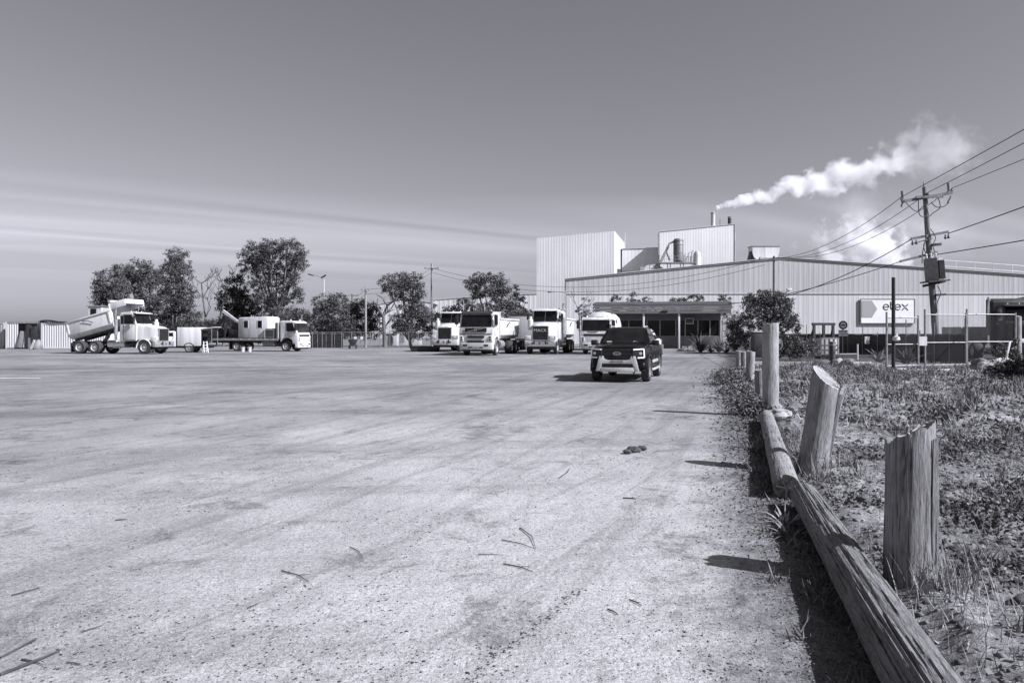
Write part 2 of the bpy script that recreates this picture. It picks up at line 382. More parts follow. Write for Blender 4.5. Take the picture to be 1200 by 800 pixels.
def soil_mat():
    m = bpy.data.materials.new('verge_soil'); m.use_nodes = True
    t = m.node_tree; n = t.nodes; l = t.links; b = n['Principled BSDF']; b.inputs['Roughness'].default_value = 0.95; b.inputs['Specular IOR Level'].default_value = 0.15
    ge = n.new('ShaderNodeNewGeometry')
    def nz(sc, det=5, rough=0.65):
        q = n.new('ShaderNodeTexNoise'); l.new(ge.outputs['Position'], q.inputs[0]); q.inputs['Scale'].default_value = sc; q.inputs['Detail'].default_value = det; q.inputs['Roughness'].default_value = rough; return q.outputs[0]
    def rmp(src, p0, v0, p1, v1):
        r = n.new('ShaderNodeValToRGB'); l.new(src, r.inputs[0]); e = r.color_ramp.elements
        e[0].position = p0; e[0].color = g4(v0); e[1].position = p1; e[1].color = g4(v1); return r.outputs[0]
    def mul(a, c):
        x = n.new('ShaderNodeMix'); x.data_type = 'RGBA'; x.blend_type = 'MULTIPLY'; x.inputs[0].default_value = 1.0
        l.new(a, x.inputs[6]); l.new(c, x.inputs[7]); return x.outputs[2]
    c = mul(mul(rmp(nz(0.7), 0.34, 0.14, 0.66, 0.38), rmp(nz(6, 6, 0.75), 0.36, 0.38, 0.58, 1.2)), rmp(nz(55, 3, 0.75), 0.32, 0.5, 0.6, 1.2))
    l.new(c, b.inputs['Base Color'])
    bp = n.new('ShaderNodeBump'); l.new(nz(40, 4, 0.8), bp.inputs['Height']); bp.inputs['Distance'].default_value = 0.015
    l.new(bp.outputs[0], b.inputs['Normal'])
    return m
M['soil'] = soil_mat()

def line_x(y):
    """left edge of the log barrier / verge at depth y"""
    pts = [(0.0, 1.2), (3.5, 1.85), (7.7, 2.80), (14.4, 4.86), (18.3, 5.95), (24, 7.5), (34, 10.5), (58, 17.3), (75, 21)]
    for (a, xa), (b_, xb) in zip(pts, pts[1:]):
        if y <= b_: return xa+(xb-xa)*max(0, (y-a))/(b_-a)
    return pts[-1][1]
def verge_h(x, y):
    s = x-line_x(y)-0.18
    if s < 0: return -0.03
    ramp_ = min(1.0, s/0.35); ramp_ = ramp_*ramp_*(3-2*ramp_)
    far = 1.0 if y < 16 else max(0.35, 1-(y-16)/30)
    z = 0.05+0.035*fbm(x, y, 0.8, 2, 3.1)+far*(0.055*fbm(x, y, 2.6, 4, 1.7)+0.03*max(0, fbm(x, y, 7.0, 3, 5.2))*2)
    # a raised lip of pushed-up soil beside the path of weeds
    end = 1.0 if y < 36 else max(0.0, 1-(y-36)/10)
    edge = min(1.0, max(0.0, (36.0-x)/5.0))
    return -0.03+(z+0.05)*ramp_*end*edge
ys = [1.2]
while ys[-1] < 46: ys.append(ys[-1]+max(0.045, ys[-1]*0.011))
us = [0.0]
while us[-1] < 30: us.append(us[-1]+max(0.05, us[-1]*0.022))
vv = []; ff = []
for y in ys:
    for u in us:
        x = line_x(y)+0.1+u; vv.append((x, y, verge_h(x, y)))
nu = len(us)
for i in range(len(ys)-1):
    for j in range(nu-1): ff.append((i*nu+j, i*nu+j+1, (i+1)*nu+j+1, (i+1)*nu+j))
mb = MB(); mb.v = vv; mb.f = ff
verge = struct(mb.build('verge', M['soil'], normals=False, angle=180))

mb = MB(); mb.box((X(-20, 27), 27.0, 0.004), (4.2, 0.12, 0.008), Matrix.Rotation(R(-1), 3, 'Z'))
struct(mb.build('painted_line', mat('worn_line_paint', 0.5, 0.7, v2=0.75, scale=6), None))

# ------------------------------------------------------------------ factory and other buildings
def ribwall(mb, p0, p1, zb0, zb1, zt0, zt1, pitch=0.76, depth=0.012):
    p0 = Vector((p0[0], p0[1], 0)); p1 = Vector((p1[0], p1[1], 0)); d = p1-p0; Ln = d.length; d.normalize()
    nrm = Vector((d.y, -d.x, 0)); n = max(2, int(round(Ln/pitch))); cols = []
    for i in range(n):
        for a, o in ((0, 0), (0.50, 0), (0.64, 1), (0.86, 1)): cols.append(((i+a)/n, o))
    cols.append((1.0, 0)); vs = []; fs = []
    for t, o in cols:
        q = p0+d*(Ln*t)+nrm*(depth*o); vs += [(q.x, q.y, zb0+(zb1-zb0)*t), (q.x, q.y, zt0+(zt1-zt0)*t)]
    for i in range(len(cols)-1): fs.append((2*i, 2*i+2, 2*i+3, 2*i+1))
    return mb.add(vs, fs)

# long gabled production shed
SD = 112.0
shed = thing('production_shed', 'long gabled factory shed clad in ribbed sheet, grey band above white', 'factory building', (0, SD, 0))
xl, xr, xend = X(663, SD), X(915, SD), 96.0
zl, zr = Z(327, SD), Z(302, SD); ze = zr-(xend-xr)*0.070; zm = Z(343.5, SD)
m1 = MB(); ribwall(m1, (xl, 0), (xr, 0), zm, zm, zl, zr); ribwall(m1, (xr, 0), (xend, 0), zm, zm, zr, ze); m1.build('upper_cladding', M['clad_grey'], shed, flat=True, normals=False)
m1 = MB(); ribwall(m1, (xl, 0.04), (xend, 0.04), 0.0, 0.0, zm, zm); m1.build('lower_cladding', M['clad_white'], shed, flat=True, normals=False)
xb = xl*(SD+31)/SD
m1 = MB(); ribwall(m1, (xb, 31), (xl, 0), 0, 0, zl, zl); m1.build('side_cladding', M['clad_white'], shed, flat=True, normals=False)
m1 = MB(); m1.slab([(xl-0.12, -0.25, zl+0.05), (xr, -0.25, zr+0.08), (xr, 31, zr+0.08), (xb-0.2, 31, zl+0.05)], 0.1); m1.build('roof_slope', M['clad_roof'], shed)
m1 = MB(); m1.slab([(xr, -0.25, zr+0.085), (xend, -0.25, ze+0.08), (xend, 31, ze+0.08), (xr, 31, zr+0.085)], 0.1); m1.build('roof_slope', M['clad_roof'], shed)
m1 = MB(); m1.slab([(xl, -0.12, zl-0.22), (xr, -0.12, zr-0.19), (xr, -0.12, zr+0.02), (xl, -0.12, zl-0.01)], 0.06); m1.slab([(xr, -0.12, zr-0.19), (xend, -0.12, ze-0.2), (xend, -0.12, ze+0.01), (xr, -0.12, zr+0.02)], 0.06); m1.build('barge_flashing', M['mid_steel'], shed)
m1 = MB(); m1.box(((xl+xend)/2, -0.09, zm), (xend-xl, 0.05, 0.12)); m1.build('girt_flashing', M['clad_white'], shed)

# tall white block behind its end
c0 = Vector((X(720, 150), 150, 0)); a1 = Vector((-0.998, 0.07, 0)).normalized(); a2 = Vector((0.27, 0.96, 0)).normalized()
L1 = 15.8; L2 = 16.0; hz = Z(271, 150)
tall = thing('tall_block', 'tall white ribbed factory block with sloping top, beside the low link roof', 'factory building', c0)
q1 = a1*L1; q2 = a2*L2; q3 = q1+q2
m1 = MB(); ribwall(m1, q1[:2], (0, 0), 0, 0, hz-1.3, hz, 0.55); ribwall(m1, (0, 0), q2[:2], 0, 0, hz, hz-0.5, 0.55); ribwall(m1, q2[:2], q3[:2], 0, 0, hz-0.5, hz-1.5, 0.55); ribwall(m1, q3[:2], q1[:2], 0, 0, hz-1.5, hz-1.3, 0.8)
m1.build('cladding', M['clad_bright'], tall, flat=True, normals=False)
m1 = MB(); m1.slab([(q1.x, q1.y, hz-1.25), (0, 0, hz+0.05), (q2.x, q2.y, hz-0.40), (q3.x, q3.y, hz-1.4)], 0.12); m1.build('roof', M['clad_roof'], tall)
m1 = MB(); m1.cyl(q2*0.9+Vector((0.3, 0, hz-6)), q2*0.9+Vector((0.3, 0, hz+1.6)), 0.12, n=8); m1.build('corner_vent_pipe', M['clad_white'], tall)

mid = thing('link_block', 'low white factory block linking the two tall blocks', 'factory building', (X(729, 159), 159, 0))
wl = X(790, 159)-X(729, 159); hm = Z(291, 159)
m1 = MB(); ribwall(m1, (0, 0), (wl, 0), 0, 0, hm-0.1, hm+0.15, 0.8); m1.build('cladding', M['clad_bright'], mid, flat=True, normals=False)
m1 = MB(); m1.slab([(0, -0.2, hm-0.05), (wl, -0.2, hm+0.2), (wl, 12, hm+0.2), (0, 12, hm-0.05)], 0.12); m1.build('roof', M['clad_roof'], mid)

drier = thing('drier_tower', 'tall white ribbed factory block carrying the exhaust stacks', 'factory building', (X(773, 150), 150, 0))
wd_ = X(861, 150)-X(773, 150); h1 = Z(271.5, 150); h2 = Z(262.5, 150)
m1 = MB(); ribwall(m1, (0, 0), (wd_, 0), 0, 0, h1, h2, 0.55); ribwall(m1, (wd_, 0), (wd_, 14), 0, 0, h2, h2, 0.55); ribwall(m1, (2.8, 14), (0, 0), 0, 0, h1, h1, 0.55); ribwall(m1, (wd_, 14), (2.8, 14), 0, 0, h2, h1, 0.8); m1.build('cladding', M['clad_bright'], drier, flat=True, normals=False)
m1 = MB(); m1.slab([(-0.1, -0.15, h1+0.04), (wd_+0.1, -0.15, h2+0.04), (wd_+0.1, 14.1, h2+0.04), (2.7, 14.1, h1+0.04)], 0.12); m1.build('roof', M['clad_roof'], drier)
m1 = MB(); m1.box((wd_+0.06, -0.08, h2/2), (0.12, 0.12, h2)); m1.build('corner_flashing', M['dusty_white'], drier)
m1 = MB(); m1.box((-0.2, -0.1, h1-2.5), (0.25, 0.3, 4.5)); m1.build('downpipe', M['mid_steel'], drier)
def rz_at(px): return h1+(h2-h1)*(px-773)/88.0
def stack(px, top, r, mname, label):
    x = X(px, 153); zb = rz_at(px)+0.03; zt = Z(top, 153)
    t = thing('exhaust_stack', label, 'stack', (x, 153, zb), 0, 'stacks on the drier tower')
    a = MB(); a.lathe([(0, r*0.8), (0, r), (zt-zb, r), (zt-zb, r*0.8)], (0, 0, 0), 'z', 20); a.build('flue', M[mname], t)
    a = MB(); a.lathe([(0, r), (0, r*1.35), (0.25, r*1.2), (0.25, r)], (0, 0, 0.0), 'z', 20); a.build('collar', M['mid_steel'], t)
    a = MB(); a.lathe([(zt-zb-0.3, r), (zt-zb-0.3, r*1.1), (zt-zb-0.1, r*1.1), (zt-zb-0.1, r)], (0, 0, 0), 'z', 20); a.build('collar', M['mid_steel'], t)
stack(835.5, 249, 0.44, 'dusty_white', 'tall pale round stack that the steam drifts from')
stack(855, 254, 0.36, 'dark_steel', 'short dark round stack near the tower corner')
stack(844, 257, 0.10, 'mid_steel', 'thin pipe vent between the pale and dark stacks')

# machinery standing on the shed roof
RD = 126.0
def roof_z(x): return (zl+(zr-zl)*(x-xl)/(xr-xl) if x < xr else zr-(x-xr)*0.07)+0.14
sx0 = X(795, RD)
silo = thing('roof_dust_collector', 'dark round dust collector on a railed platform above the shed roof', 'silo', (sx0, RD, roof_z(sx0)))
zb = roof_z(sx0)
zp = Z(308, RD)-zb; zt = Z(280, RD)-zb
a = MB(); a.lathe([(zp, 0.02), (zp+0.2, 0.85), (zt-0.25, 0.85), (zt, 0.7), (zt, 0.02)], (0, 0, 0), 'z', 24); a.build('vessel', mat('vessel_grey', 0.10, 0.5, 0.2, v2=0.17, scale=2), silo)
for zz in (zp+0.4, zp+1.7, zp+3.0, zt-0.35): a = MB(); a.lathe([(zz, 0.84), (zz, 0.9), (zz+0.12, 0.9), (zz+0.12, 0.84)], (0, 0, 0), 'z', 24); a.build('band', M['mid_steel'], silo)
a = MB(); a.box((-0.4, 0, zp-0.05), (6.4, 2.6, 0.12)); a.build('platform', M['mid_steel'], silo)
for lx in (-3.4, -1.6, 0.6, 2.6):
    for ly in (-1.1, 1.1): a = MB(); a.cyl((lx, ly, roof_z(sx0+lx)-zb-0.1), (lx, ly, zp), 0.07, n=6); a.build('leg', M['dark_steel'], silo)
a = MB()
for lx in np.linspace(-3.5, 2.7, 8): a.cyl((lx, -1.25, zp), (lx, -1.25, zp+1.0), 0.03, n=5)
for zz in (0.5, 1.0): a.cyl((-3.5, -1.25, zp+zz), (2.7, -1.25, zp+zz), 0.03, n=5)
a.build('railing', M['mid_steel'], silo)
a = MB(); a.tube([(-0.6, 0, zt-0.4), (-1.6, 0, zt-0.8), (-2.0, 0, zt-2.2), (-1.5, 0, zp+0.4)], 0.16, 8); a.tube([(-3.0, -0.3, zp), (-1.6, -0.3, zt-1.2)], 0.09, 6); a.tube([(-3.3, -0.5, zp), (-1.9, -0.5, zt-1.2)], 0.09, 6)
for k in range(8): a.box((-3.1+k*0.17, -0.4, zp+0.3+k*0.32), (0.4, 0.5, 0.05))
a.build('stair', M['mid_steel'], silo)
a = MB()
for k, (xx, hh) in enumerate(((0.9, 1.3), (1.25, 0.9), (1.6, 1.6), (1.95, 1.0), (2.2, 1.9))): a.tube([(xx, -0.4, zp), (xx, -0.4, zp+hh), (xx+0.25, -0.4, zp+hh+0.12)], 0.09, 6)
a.build('pipework', M['mid_steel'], silo)
hx = X(817, RD)
hop = thing('white_hopper', 'white dome-topped hopper beside the dark dust collector', 'tank', (hx, RD, roof_z(hx)))
zh0 = Z(296, RD)-roof_z(hx)
a = MB(); a.lathe([(-0.05, 0.02), (-0.05, 0.66), (zh0-0.8, 0.66), (zh0-0.8, 0.02)], (0, 0, 0), 'z', 20); a.build('shell', M['white_paint'], hop)
a = MB(); a.lathe([(zh0-0.8, 0.02), (zh0-0.8, 0.64), (zh0-0.2, 0.6), (zh0+0.2, 0.35), (zh0+0.3, 0.02)], (0, 0, 0), 'z', 20); a.build('dome', M['dusty_white'], hop)
fx = X(759, RD)
fan = thing('roof_fan_unit', 'small white fan housing with curved duct on the shed roof slope', 'fan unit', (fx, RD, roof_z(fx)))
a = MB(); a.lathe([(-0.45, 0.02), (-0.45, 0.9), (0.45, 0.9), (0.45, 0.02)], (0.2, 0, 0.9), 'y', 20); a.build('fan_housing', M['dusty_white'], fan)
a = MB(); a.tube([(0.3, 0, 1.5), (1.4, 0, 1.7), (2.4, 0, 1.0), (2.6, 0, 0.2)], 0.35, 10); a.build('duct', M['mid_steel'], fan)
a = MB(); a.box((-1.0, 0, 0.75), (0.7, 0.9, 1.6)); a.build('motor', M['mid_steel'], fan)
rx = X(895, 116)
hood = thing('ridge_vent_hood', 'wide white vent hood with rounded underside on the shed ridge', 'vent hood', (rx, 116, roof_z(rx)))
w2 = 2.1; hh = Z(289.5, 116)-roof_z(rx)
prof = [(-w2, hh)]+[(-w2+0.75*(1-math.cos(t)), hh-0.55-(hh-0.6)*math.sin(t)) for t in np.linspace(0, math.pi/2, 6)]+[(w2-0.75*(1-math.cos(t)), hh-0.55-(hh-0.6)*math.sin(t)) for t in np.linspace(math.pi/2, 0, 6)]+[(w2, hh)]
a = MB(); a.prism(prof, 'y', -1.0, 1.0); a.build('hood', M['white_paint'], hood)
a = MB(); a.box((0, 0, hh+0.04), (2*w2+0.25, 2.2, 0.1)); a.build('lid', M['mid_steel'], hood)
a = MB(); a.prism([(-w2-0.35, -0.1), (-w2+0.55, -0.1), (-w2+0.05, hh-0.5)], 'y', -0.7, 0.7); a.build('side_shade', M['dark_steel'], hood)  # dark triangle added to stand in for the hood's shaded side face
rl = thing('roof_handrail', 'white two-rail safety handrail along the shed roof', 'handrail', (X(1000, 118), 118, 0))
x0 = X(1000, 118)
def hz_(x): return roof_z(x)
for px in range(1098, 1260, 22):
    xx = X(px, 118); a = MB(); a.cyl((xx-x0, 0, hz_(xx)-0.1), (xx-x0, 0, hz_(xx)+2.1), 0.06, n=6); a.build('stanchion', M['white_paint'], rl)
for zz in (1.1, 2.05):
    a = MB(); a.cyl((X(1098, 118)-x0, 0, hz_(X(1098, 118))+zz), (X(1252, 118)-x0, 0, hz_(X(1252, 118))+zz), 0.05, n=6); a.build('rail', M['white_paint'], rl)

# company sign on the shed wall
ssx, ssz = X(1039.5, SD), Z(379, SD)
sign = thing('wall_sign', 'white company board lettered etex with a pale arrow', 'sign', (ssx, SD-0.16, ssz))
pp = SD/F
def S(px, py): return ((px-1039.5)*pp, (379-py)*pp)
a = MB(); a.box((0, 0, 14.5*pp), (63*pp, 0.14, 29*pp)); a.build('board', mat('sign_white', 0.68, 0.5, v2=0.76, scale=0.8), sign)
a = MB(); a.prism([S(1009.2, 371.8), S(1021, 371.8), S(1027, 362), S(1021, 352.2), S(1009.2, 352.2)], 'y', -0.11, -0.075); a.build('arrow_mark', mat('sign_grey', 0.30, 0.6), sign)
a = MB()
for q in ((0, 0.05, 63*pp, 0.1), (0, 29*pp-0.05, 63*pp, 0.1)): a.box((q[0], -0.02, q[1]), (q[2]+0.1, 0.2, q[3]))
for sgn in (-1, 1): a.box((sgn*(31.5*pp), -0.02, 14.5*pp), (0.1, 0.196, 29*pp-0.2))
a.build('frame', M['mid_steel'], sign)
def stroke(mb, pts, w, y0, y1):
    for p, q in zip(pts, pts[1:]):
        p = Vector(p); q = Vector(q); d = (q-p).normalized(); nn = Vector((-d.y, d.x))*w/2; p = p-d*w*0.12; q = q+d*w*0.12
        mb.prism([p+nn, p-nn, q-nn, q+nn], 'y', y0, y1)
SW = 1.05*pp
def arc_pts(cx, cy, r, a0, a1, n=12): return [S(cx+r*math.cos(R(a0+(a1-a0)*k/n)), cy-r*math.sin(R(a0+(a1-a0)*k/n))) for k in range(n+1)]

def letter(fn, name):
    a = MB(); fn(a); a.build(name, M['black_plastic'], sign, flat=True)
def e_at(cx): return lambda a: (stroke(a, arc_pts(cx, 359.8, 3.3, 0, 315), SW, -0.10, -0.075), stroke(a, [S(cx-3.3, 359.8), S(cx+3.3, 359.8)], SW, -0.101, -0.074))
letter(e_at(1037.4), 'letter_e'); letter(e_at(1051.2), 'letter_e')
letter(lambda a: (stroke(a, [S(1042.8, 353.6), S(1042.8, 360.2)]+arc_pts(1045.4, 360.2, 2.6, 180, 280, 6), SW, -0.10, -0.075), stroke(a, [S(1042.8, 356.6), S(1046.6, 356.6)], SW, -0.101, -0.074)), 'letter_t')
letter(lambda a: stroke(a, [S(1056.2, 356.4), S(1058.6, 358.9), S(1060.6, 358.9), S(1063.0, 356.4)], SW, -0.10, -0.075), 'letter_x_upper')
letter(lambda a: stroke(a, [S(1056.2, 363.4), S(1058.6, 360.9), S(1060.6, 360.9), S(1063.0, 363.4)], SW, -0.10, -0.075), 'letter_x_lower')

fl = thing('wall_floodlight', 'small floodlight bracketed high on the shed wall beside the tree', 'floodlight', (X(923, SD), SD-0.1, Z(341, SD)))
a = MB(); a.box((0, -0.5, 0.2), (0.7, 0.4, 0.35)); a.build('lamp_head', M['white_paint'], fl, bevel=0.04); a = MB(); a.box((0, -0.2, 0.0), (0.12, 0.5, 0.12)); a.build('bracket', M['mid_steel'], fl)

# pale warehouses behind the trees
def warehouse(name, label, px0, px1, d, prof, depth, mname='clad_white'):
    t = thing(name, label, 'warehouse', (X(px0, d), d, 0)); x0 = X(px0, d); a = MB()
    for (pa, ya), (pb, yb) in zip(prof, prof[1:]): ribwall(a, (X(pa, d)-x0, 0), (X(pb, d)-x0, 0), 0, 0, Z(ya, d), Z(yb, d), 1.6, 0.05)
    a.build('cladding', M[mname], t, flat=True, normals=False)
    for (pa, ya), (pb, yb) in zip(prof, prof[1:]):
        a = MB(); a.slab([(X(pa, d)-x0, -0.3, Z(ya, d)), (X(pb, d)-x0, -0.3, Z(yb, d)), (X(pb, d)-x0, depth, Z(yb, d)), (X(pa, d)-x0, depth, Z(ya, d))], 0.2); a.build('roof_slope', M['clad_roof'], t)
    return t
warehouse('warehouse', 'pale gabled warehouse seen through the trees beyond the wire fence', 436, 506, 230, [(436, 358), (470, 350), (506, 354)], 40)
warehouse('warehouse', 'long pale low-roofed warehouse between the trees and the tall block', 506, 660, 250, [(506, 351), (590, 345), (660, 343)], 50)

# office with verandah
OF = thing('site_office', 'low flat-roofed office with dark windows and white verandah posts', 'office', (X(776, 67), 67.0, 0), R(-9))
OW = 6.05
fz0, fz1 = 3.42, 4.45
for k in range(4):
    hgt = (fz1-fz0)/4; a = MB(); a.box((0, -0.02*(k % 2), fz0+hgt*(k+0.5)), (2*OW+0.02*k, 0.10, hgt-0.025)); a.build('fascia_board', mat('fascia_grey', 0.10+0.02*(k % 2), 0.7, v2=0.16, scale=2, stretch=(0.3, 1, 3)) if k < 2 else bpy.data.materials['fascia_grey'], OF)
a = MB(); a.box((0, 4.2, fz1-0.05), (2*OW-0.1, 8.2, 0.18)); a.build('roof', M['mid_steel'], OF)
a = MB(); a.box((0, 1.05, fz0+0.06), (2*OW-0.2, 2.0, 0.08)); a.build('verandah_ceiling', M['dusty_white'], OF)
a = MB(); a.box((OW-0.05, 4.1, (fz0+fz1)/2), (0.1, 8.0, fz1-fz0-0.05)); a.box((-OW+0.05, 4.1, (fz0+fz1)/2), (0.1, 8.0, fz1-fz0-0.05)); a.build('side_fascia', bpy.data.materials['fascia_grey'], OF)
a = MB(); a.box((0, 4.1, 0.10), (2*OW-0.1, 8.2, 0.2)); a.build('floor_slab', M['concrete'], OF)
for px in (-1.65, 1.50, 5.25, -4.9):
    a = MB(); a.box((px, 0.15, 0.2+(fz0-0.2)/2), (0.17, 0.17, fz0-0.2)); a.build('verandah_post', M['white_paint'], OF, bevel=0.02)
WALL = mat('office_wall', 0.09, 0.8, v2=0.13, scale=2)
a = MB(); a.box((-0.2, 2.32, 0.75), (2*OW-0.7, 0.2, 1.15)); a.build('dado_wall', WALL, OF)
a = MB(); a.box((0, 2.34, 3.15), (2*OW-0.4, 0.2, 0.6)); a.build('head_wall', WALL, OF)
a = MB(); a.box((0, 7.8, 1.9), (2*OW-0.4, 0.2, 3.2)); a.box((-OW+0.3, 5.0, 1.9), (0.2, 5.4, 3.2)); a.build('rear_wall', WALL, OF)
a = MB(); a.box((OW-0.45, 2.36, 1.75), (0.5, 0.3, 3.1)); a.box((OW-0.3, 5.2, 1.75), (0.2, 5.2, 3.1)); a.build('end_wall', M['dusty_white'], OF)
xs = [-5.6, -4.3, -3.0, -1.3, -0.1, 1.35, 2.2, 3.35, 4.45, 5.3]
for xa, xb in zip(xs, xs[1:]):
    a = MB(); a.box(((xa+xb)/2, 2.33, 2.1), (xb-xa-0.08, 0.03, 1.56)); w = a.build('window', M['glass'], OF)
    a = MB(); [a.box((q, 2.29, 2.1), (0.05, 0.06, 1.56)) for q in (xa+0.03, xb-0.03)]; [a.box(((xa+xb)/2, 2.29, q), (xb-xa-0.1, 0.058, 0.05)) for q in (1.35, 2.85)]; a.build('frame', M['mid_steel'], w)
ac = MB(); ac.box((2.55, 2.1, 2.75), (0.75, 0.45, 0.5)); o = ac.build('window_air_conditioner', mat('ac_dark', 0.05, 0.6), OF)
ac = MB(); [ac.box((2.55+q, 1.87, 2.75), (0.06, 0.03, 0.5)) for q in (-0.36, 0.36)]; [ac.box((2.55, 1.87, 2.75+q), (0.78, 0.032, 0.06)) for q in (-0.24, 0.24)]; ac.build('casing', M['dusty_white'], o)
a = MB(); a.cyl((5.75, -0.05, 0.2), (5.75, -0.05, fz0), 0.05, n=8); a.build('downpipe', M['dusty_white'], OF)
a = MB(); a.box((5.75, 0.6, 1.3), (0.45, 0.35, 0.9)); a.build('meter_box', M['white_paint'], OF)
a = MB(); a.box((0.2, -0.14, 3.6), (0.5, 0.2, 0.16), Matrix.Rotation(R(25), 3, 'X')); a.build('verandah_lamp', M['dark_steel'], OF)
a = MB(); [a.box((x, -0.18, 0.28), (0.4, 0.2, 0.36)) for x in (1.95, 2.5, 3.0)]; a.build('step_block', M['concrete'], OF)

# ------------------------------------------------------------------ fences, gates, poles, wires
def fence(name, label, p0, p1, h, npost, meshname, cat='fence', zb=0.0, rails=(0.98,), pr=0.03, postmat='galv', base_gap=0.03, ph=None):
    p0 = Vector(p0); p1 = Vector(p1); d = p1-p0; Ln = d.length
    t = thing(name, label, cat, p0, math.atan2(d.y, d.x))
    for k in range(npost):
        x = Ln*k/(npost-1); a = MB(); a.cyl((x, 0, -0.15), (x, 0, (ph[k % len(ph)] if ph else h+0.03)), pr, n=8); a.build('post', M[postmat], t)
    for r_ in rails:
        a = MB(); a.cyl((0, -0.035, h*r_), (Ln, -0.035, h*r_), 0.022, n=6); a.build('rail', M[postmat], t)
    a = MB(); n = 14
    a.add([(Ln*i/n, 0.03+0.02*math.sin(i*2.1), z) for i in range(n+1) for z in (base_gap, h*0.985-(0.05*abs(math.sin(i*1.7)) if meshname == 'shade_cloth' else 0))], [(2*i, 2*i+2, 2*i+3, 2*i+1) for i in range(n)])
    a.build('wire_mesh' if meshname == 'chain_link' else 'shade_cloth', M[meshname], t, normals=False)
    return t
def gp(px, d, z=0.0): return (X(px, d), d, z)
fence('wire_fence', 'long chain-link boundary fence in front of the trees and warehouse', gp(366, 80), gp(512, 82), 1.75, 14, 'chain_link')
fence('cloth_fence', 'boundary fence hung with dark shade cloth under the bushy trees', gp(362, 81), gp(402, 81), 1.6, 5, 'shade_cloth')
fence('cloth_fence', 'dark shade-cloth fence running behind the caged tank and round sign', gp(915, 60), gp(1046, 54), 1.6, 9, 'shade_cloth', ph=(1.8, 1.65, 2.3, 1.7))
fence('cloth_fence', 'dark shade-cloth fence below the transformer pole', gp(1046, 42), gp(1131, 38.2), 1.62, 6, 'shade_cloth', ph=(1.9, 2.4, 1.8, 2.2))
def gate(name, label, pxa, pxb, da, db, h, zb=0.05):
    p0 = Vector(gp(pxa, da)); p1 = Vector(gp(pxb, db)); d = p1-p0; Ln = d.length
    t = thing(name, label, 'gate', p0, math.atan2(d.y, d.x))
    for x, hh in ((0, h+0.25), (Ln, h+0.1)):
        a = MB(); a.cyl((x, 0, zb-0.1), (x, 0, hh), 0.045, n=8); a.build('post', M['galv'], t)
    for z in (zb+0.1, (h+zb)*0.47, h):
        a = MB(); a.cyl((0, 0, z), (Ln, 0, z), 0.03, n=6); a.build('rail', M['galv'], t)
    a = MB(); n = 8; a.add([(Ln*i/n, 0.035, z) for i in range(n+1) for z in (zb+0.08, h)], [(2*i, 2*i+2, 2*i+3, 2*i+1) for i in range(n)]); a.build('wire_mesh', M['chain_link'], t, normals=False)
    return t
gate('wire_gate', 'tall chain-link gate leaf beside the slim black post', 1039, 1076, 33.5, 34.2, 2.35)
gate('wire_gate', 'tall chain-link gate leaf with a white notice wired on', 1084, 1132, 34.4, 35.2, 2.5)
gate('wire_gate', 'chain-link gate leaf standing before the dark prime mover', 1133, 1190, 35.6, 36.2, 2.55)
a = MB(); p = Vector(gp(1081, 34.0)); a.box((0, 0, 0), (0.36, 0.02, 0.42)); nb = a.build('notice_board', M['white_paint'], None); nb.location = (p.x, 33.95, 1.28); tag(nb, 'small white notice wired to the chain-link gate', 'notice', None)
a = MB(); a.lathe([(-0.1, 0.02), (-0.1, 0.16), (2.45, 0.15), (2.5, 0.02)], (0, 0, 0), 'z', 16); o = a.build('gate_post', M['post_pale'], None, bevel=0); o.location = gp(1193, 36.4); tag(o, 'stout pale timber gate post beside the prime mover', 'post')

def catenary(a, b, sag, n=24):
    a = Vector(a); b = Vector(b); return [a.lerp(b, t)-Vector((0, 0, sag*4*t*(1-t))) for t in [k/n for k in range(n+1)]]
def wire(a, b, sag, label, group, r=0.018, mname='wire'):
    m_ = MB(); pts = catenary(a, b, sag); o0 = Vector(pts[0]); m_.tube([p-o0 for p in pts], r, 5)
    o = m_.build('power_line', M[mname], None); o.location = o0; tag(o, label, 'wire', group); return o

def box_arm(mb, p0, p1, w=0.1, h=0.12):
    p0 = Vector(p0); p1 = Vector(p1); d = p1-p0; c = (p0+p1)/2
    mb.box(c, (d.length, w, h), d.to_track_quat('X', 'Z').to_matrix())
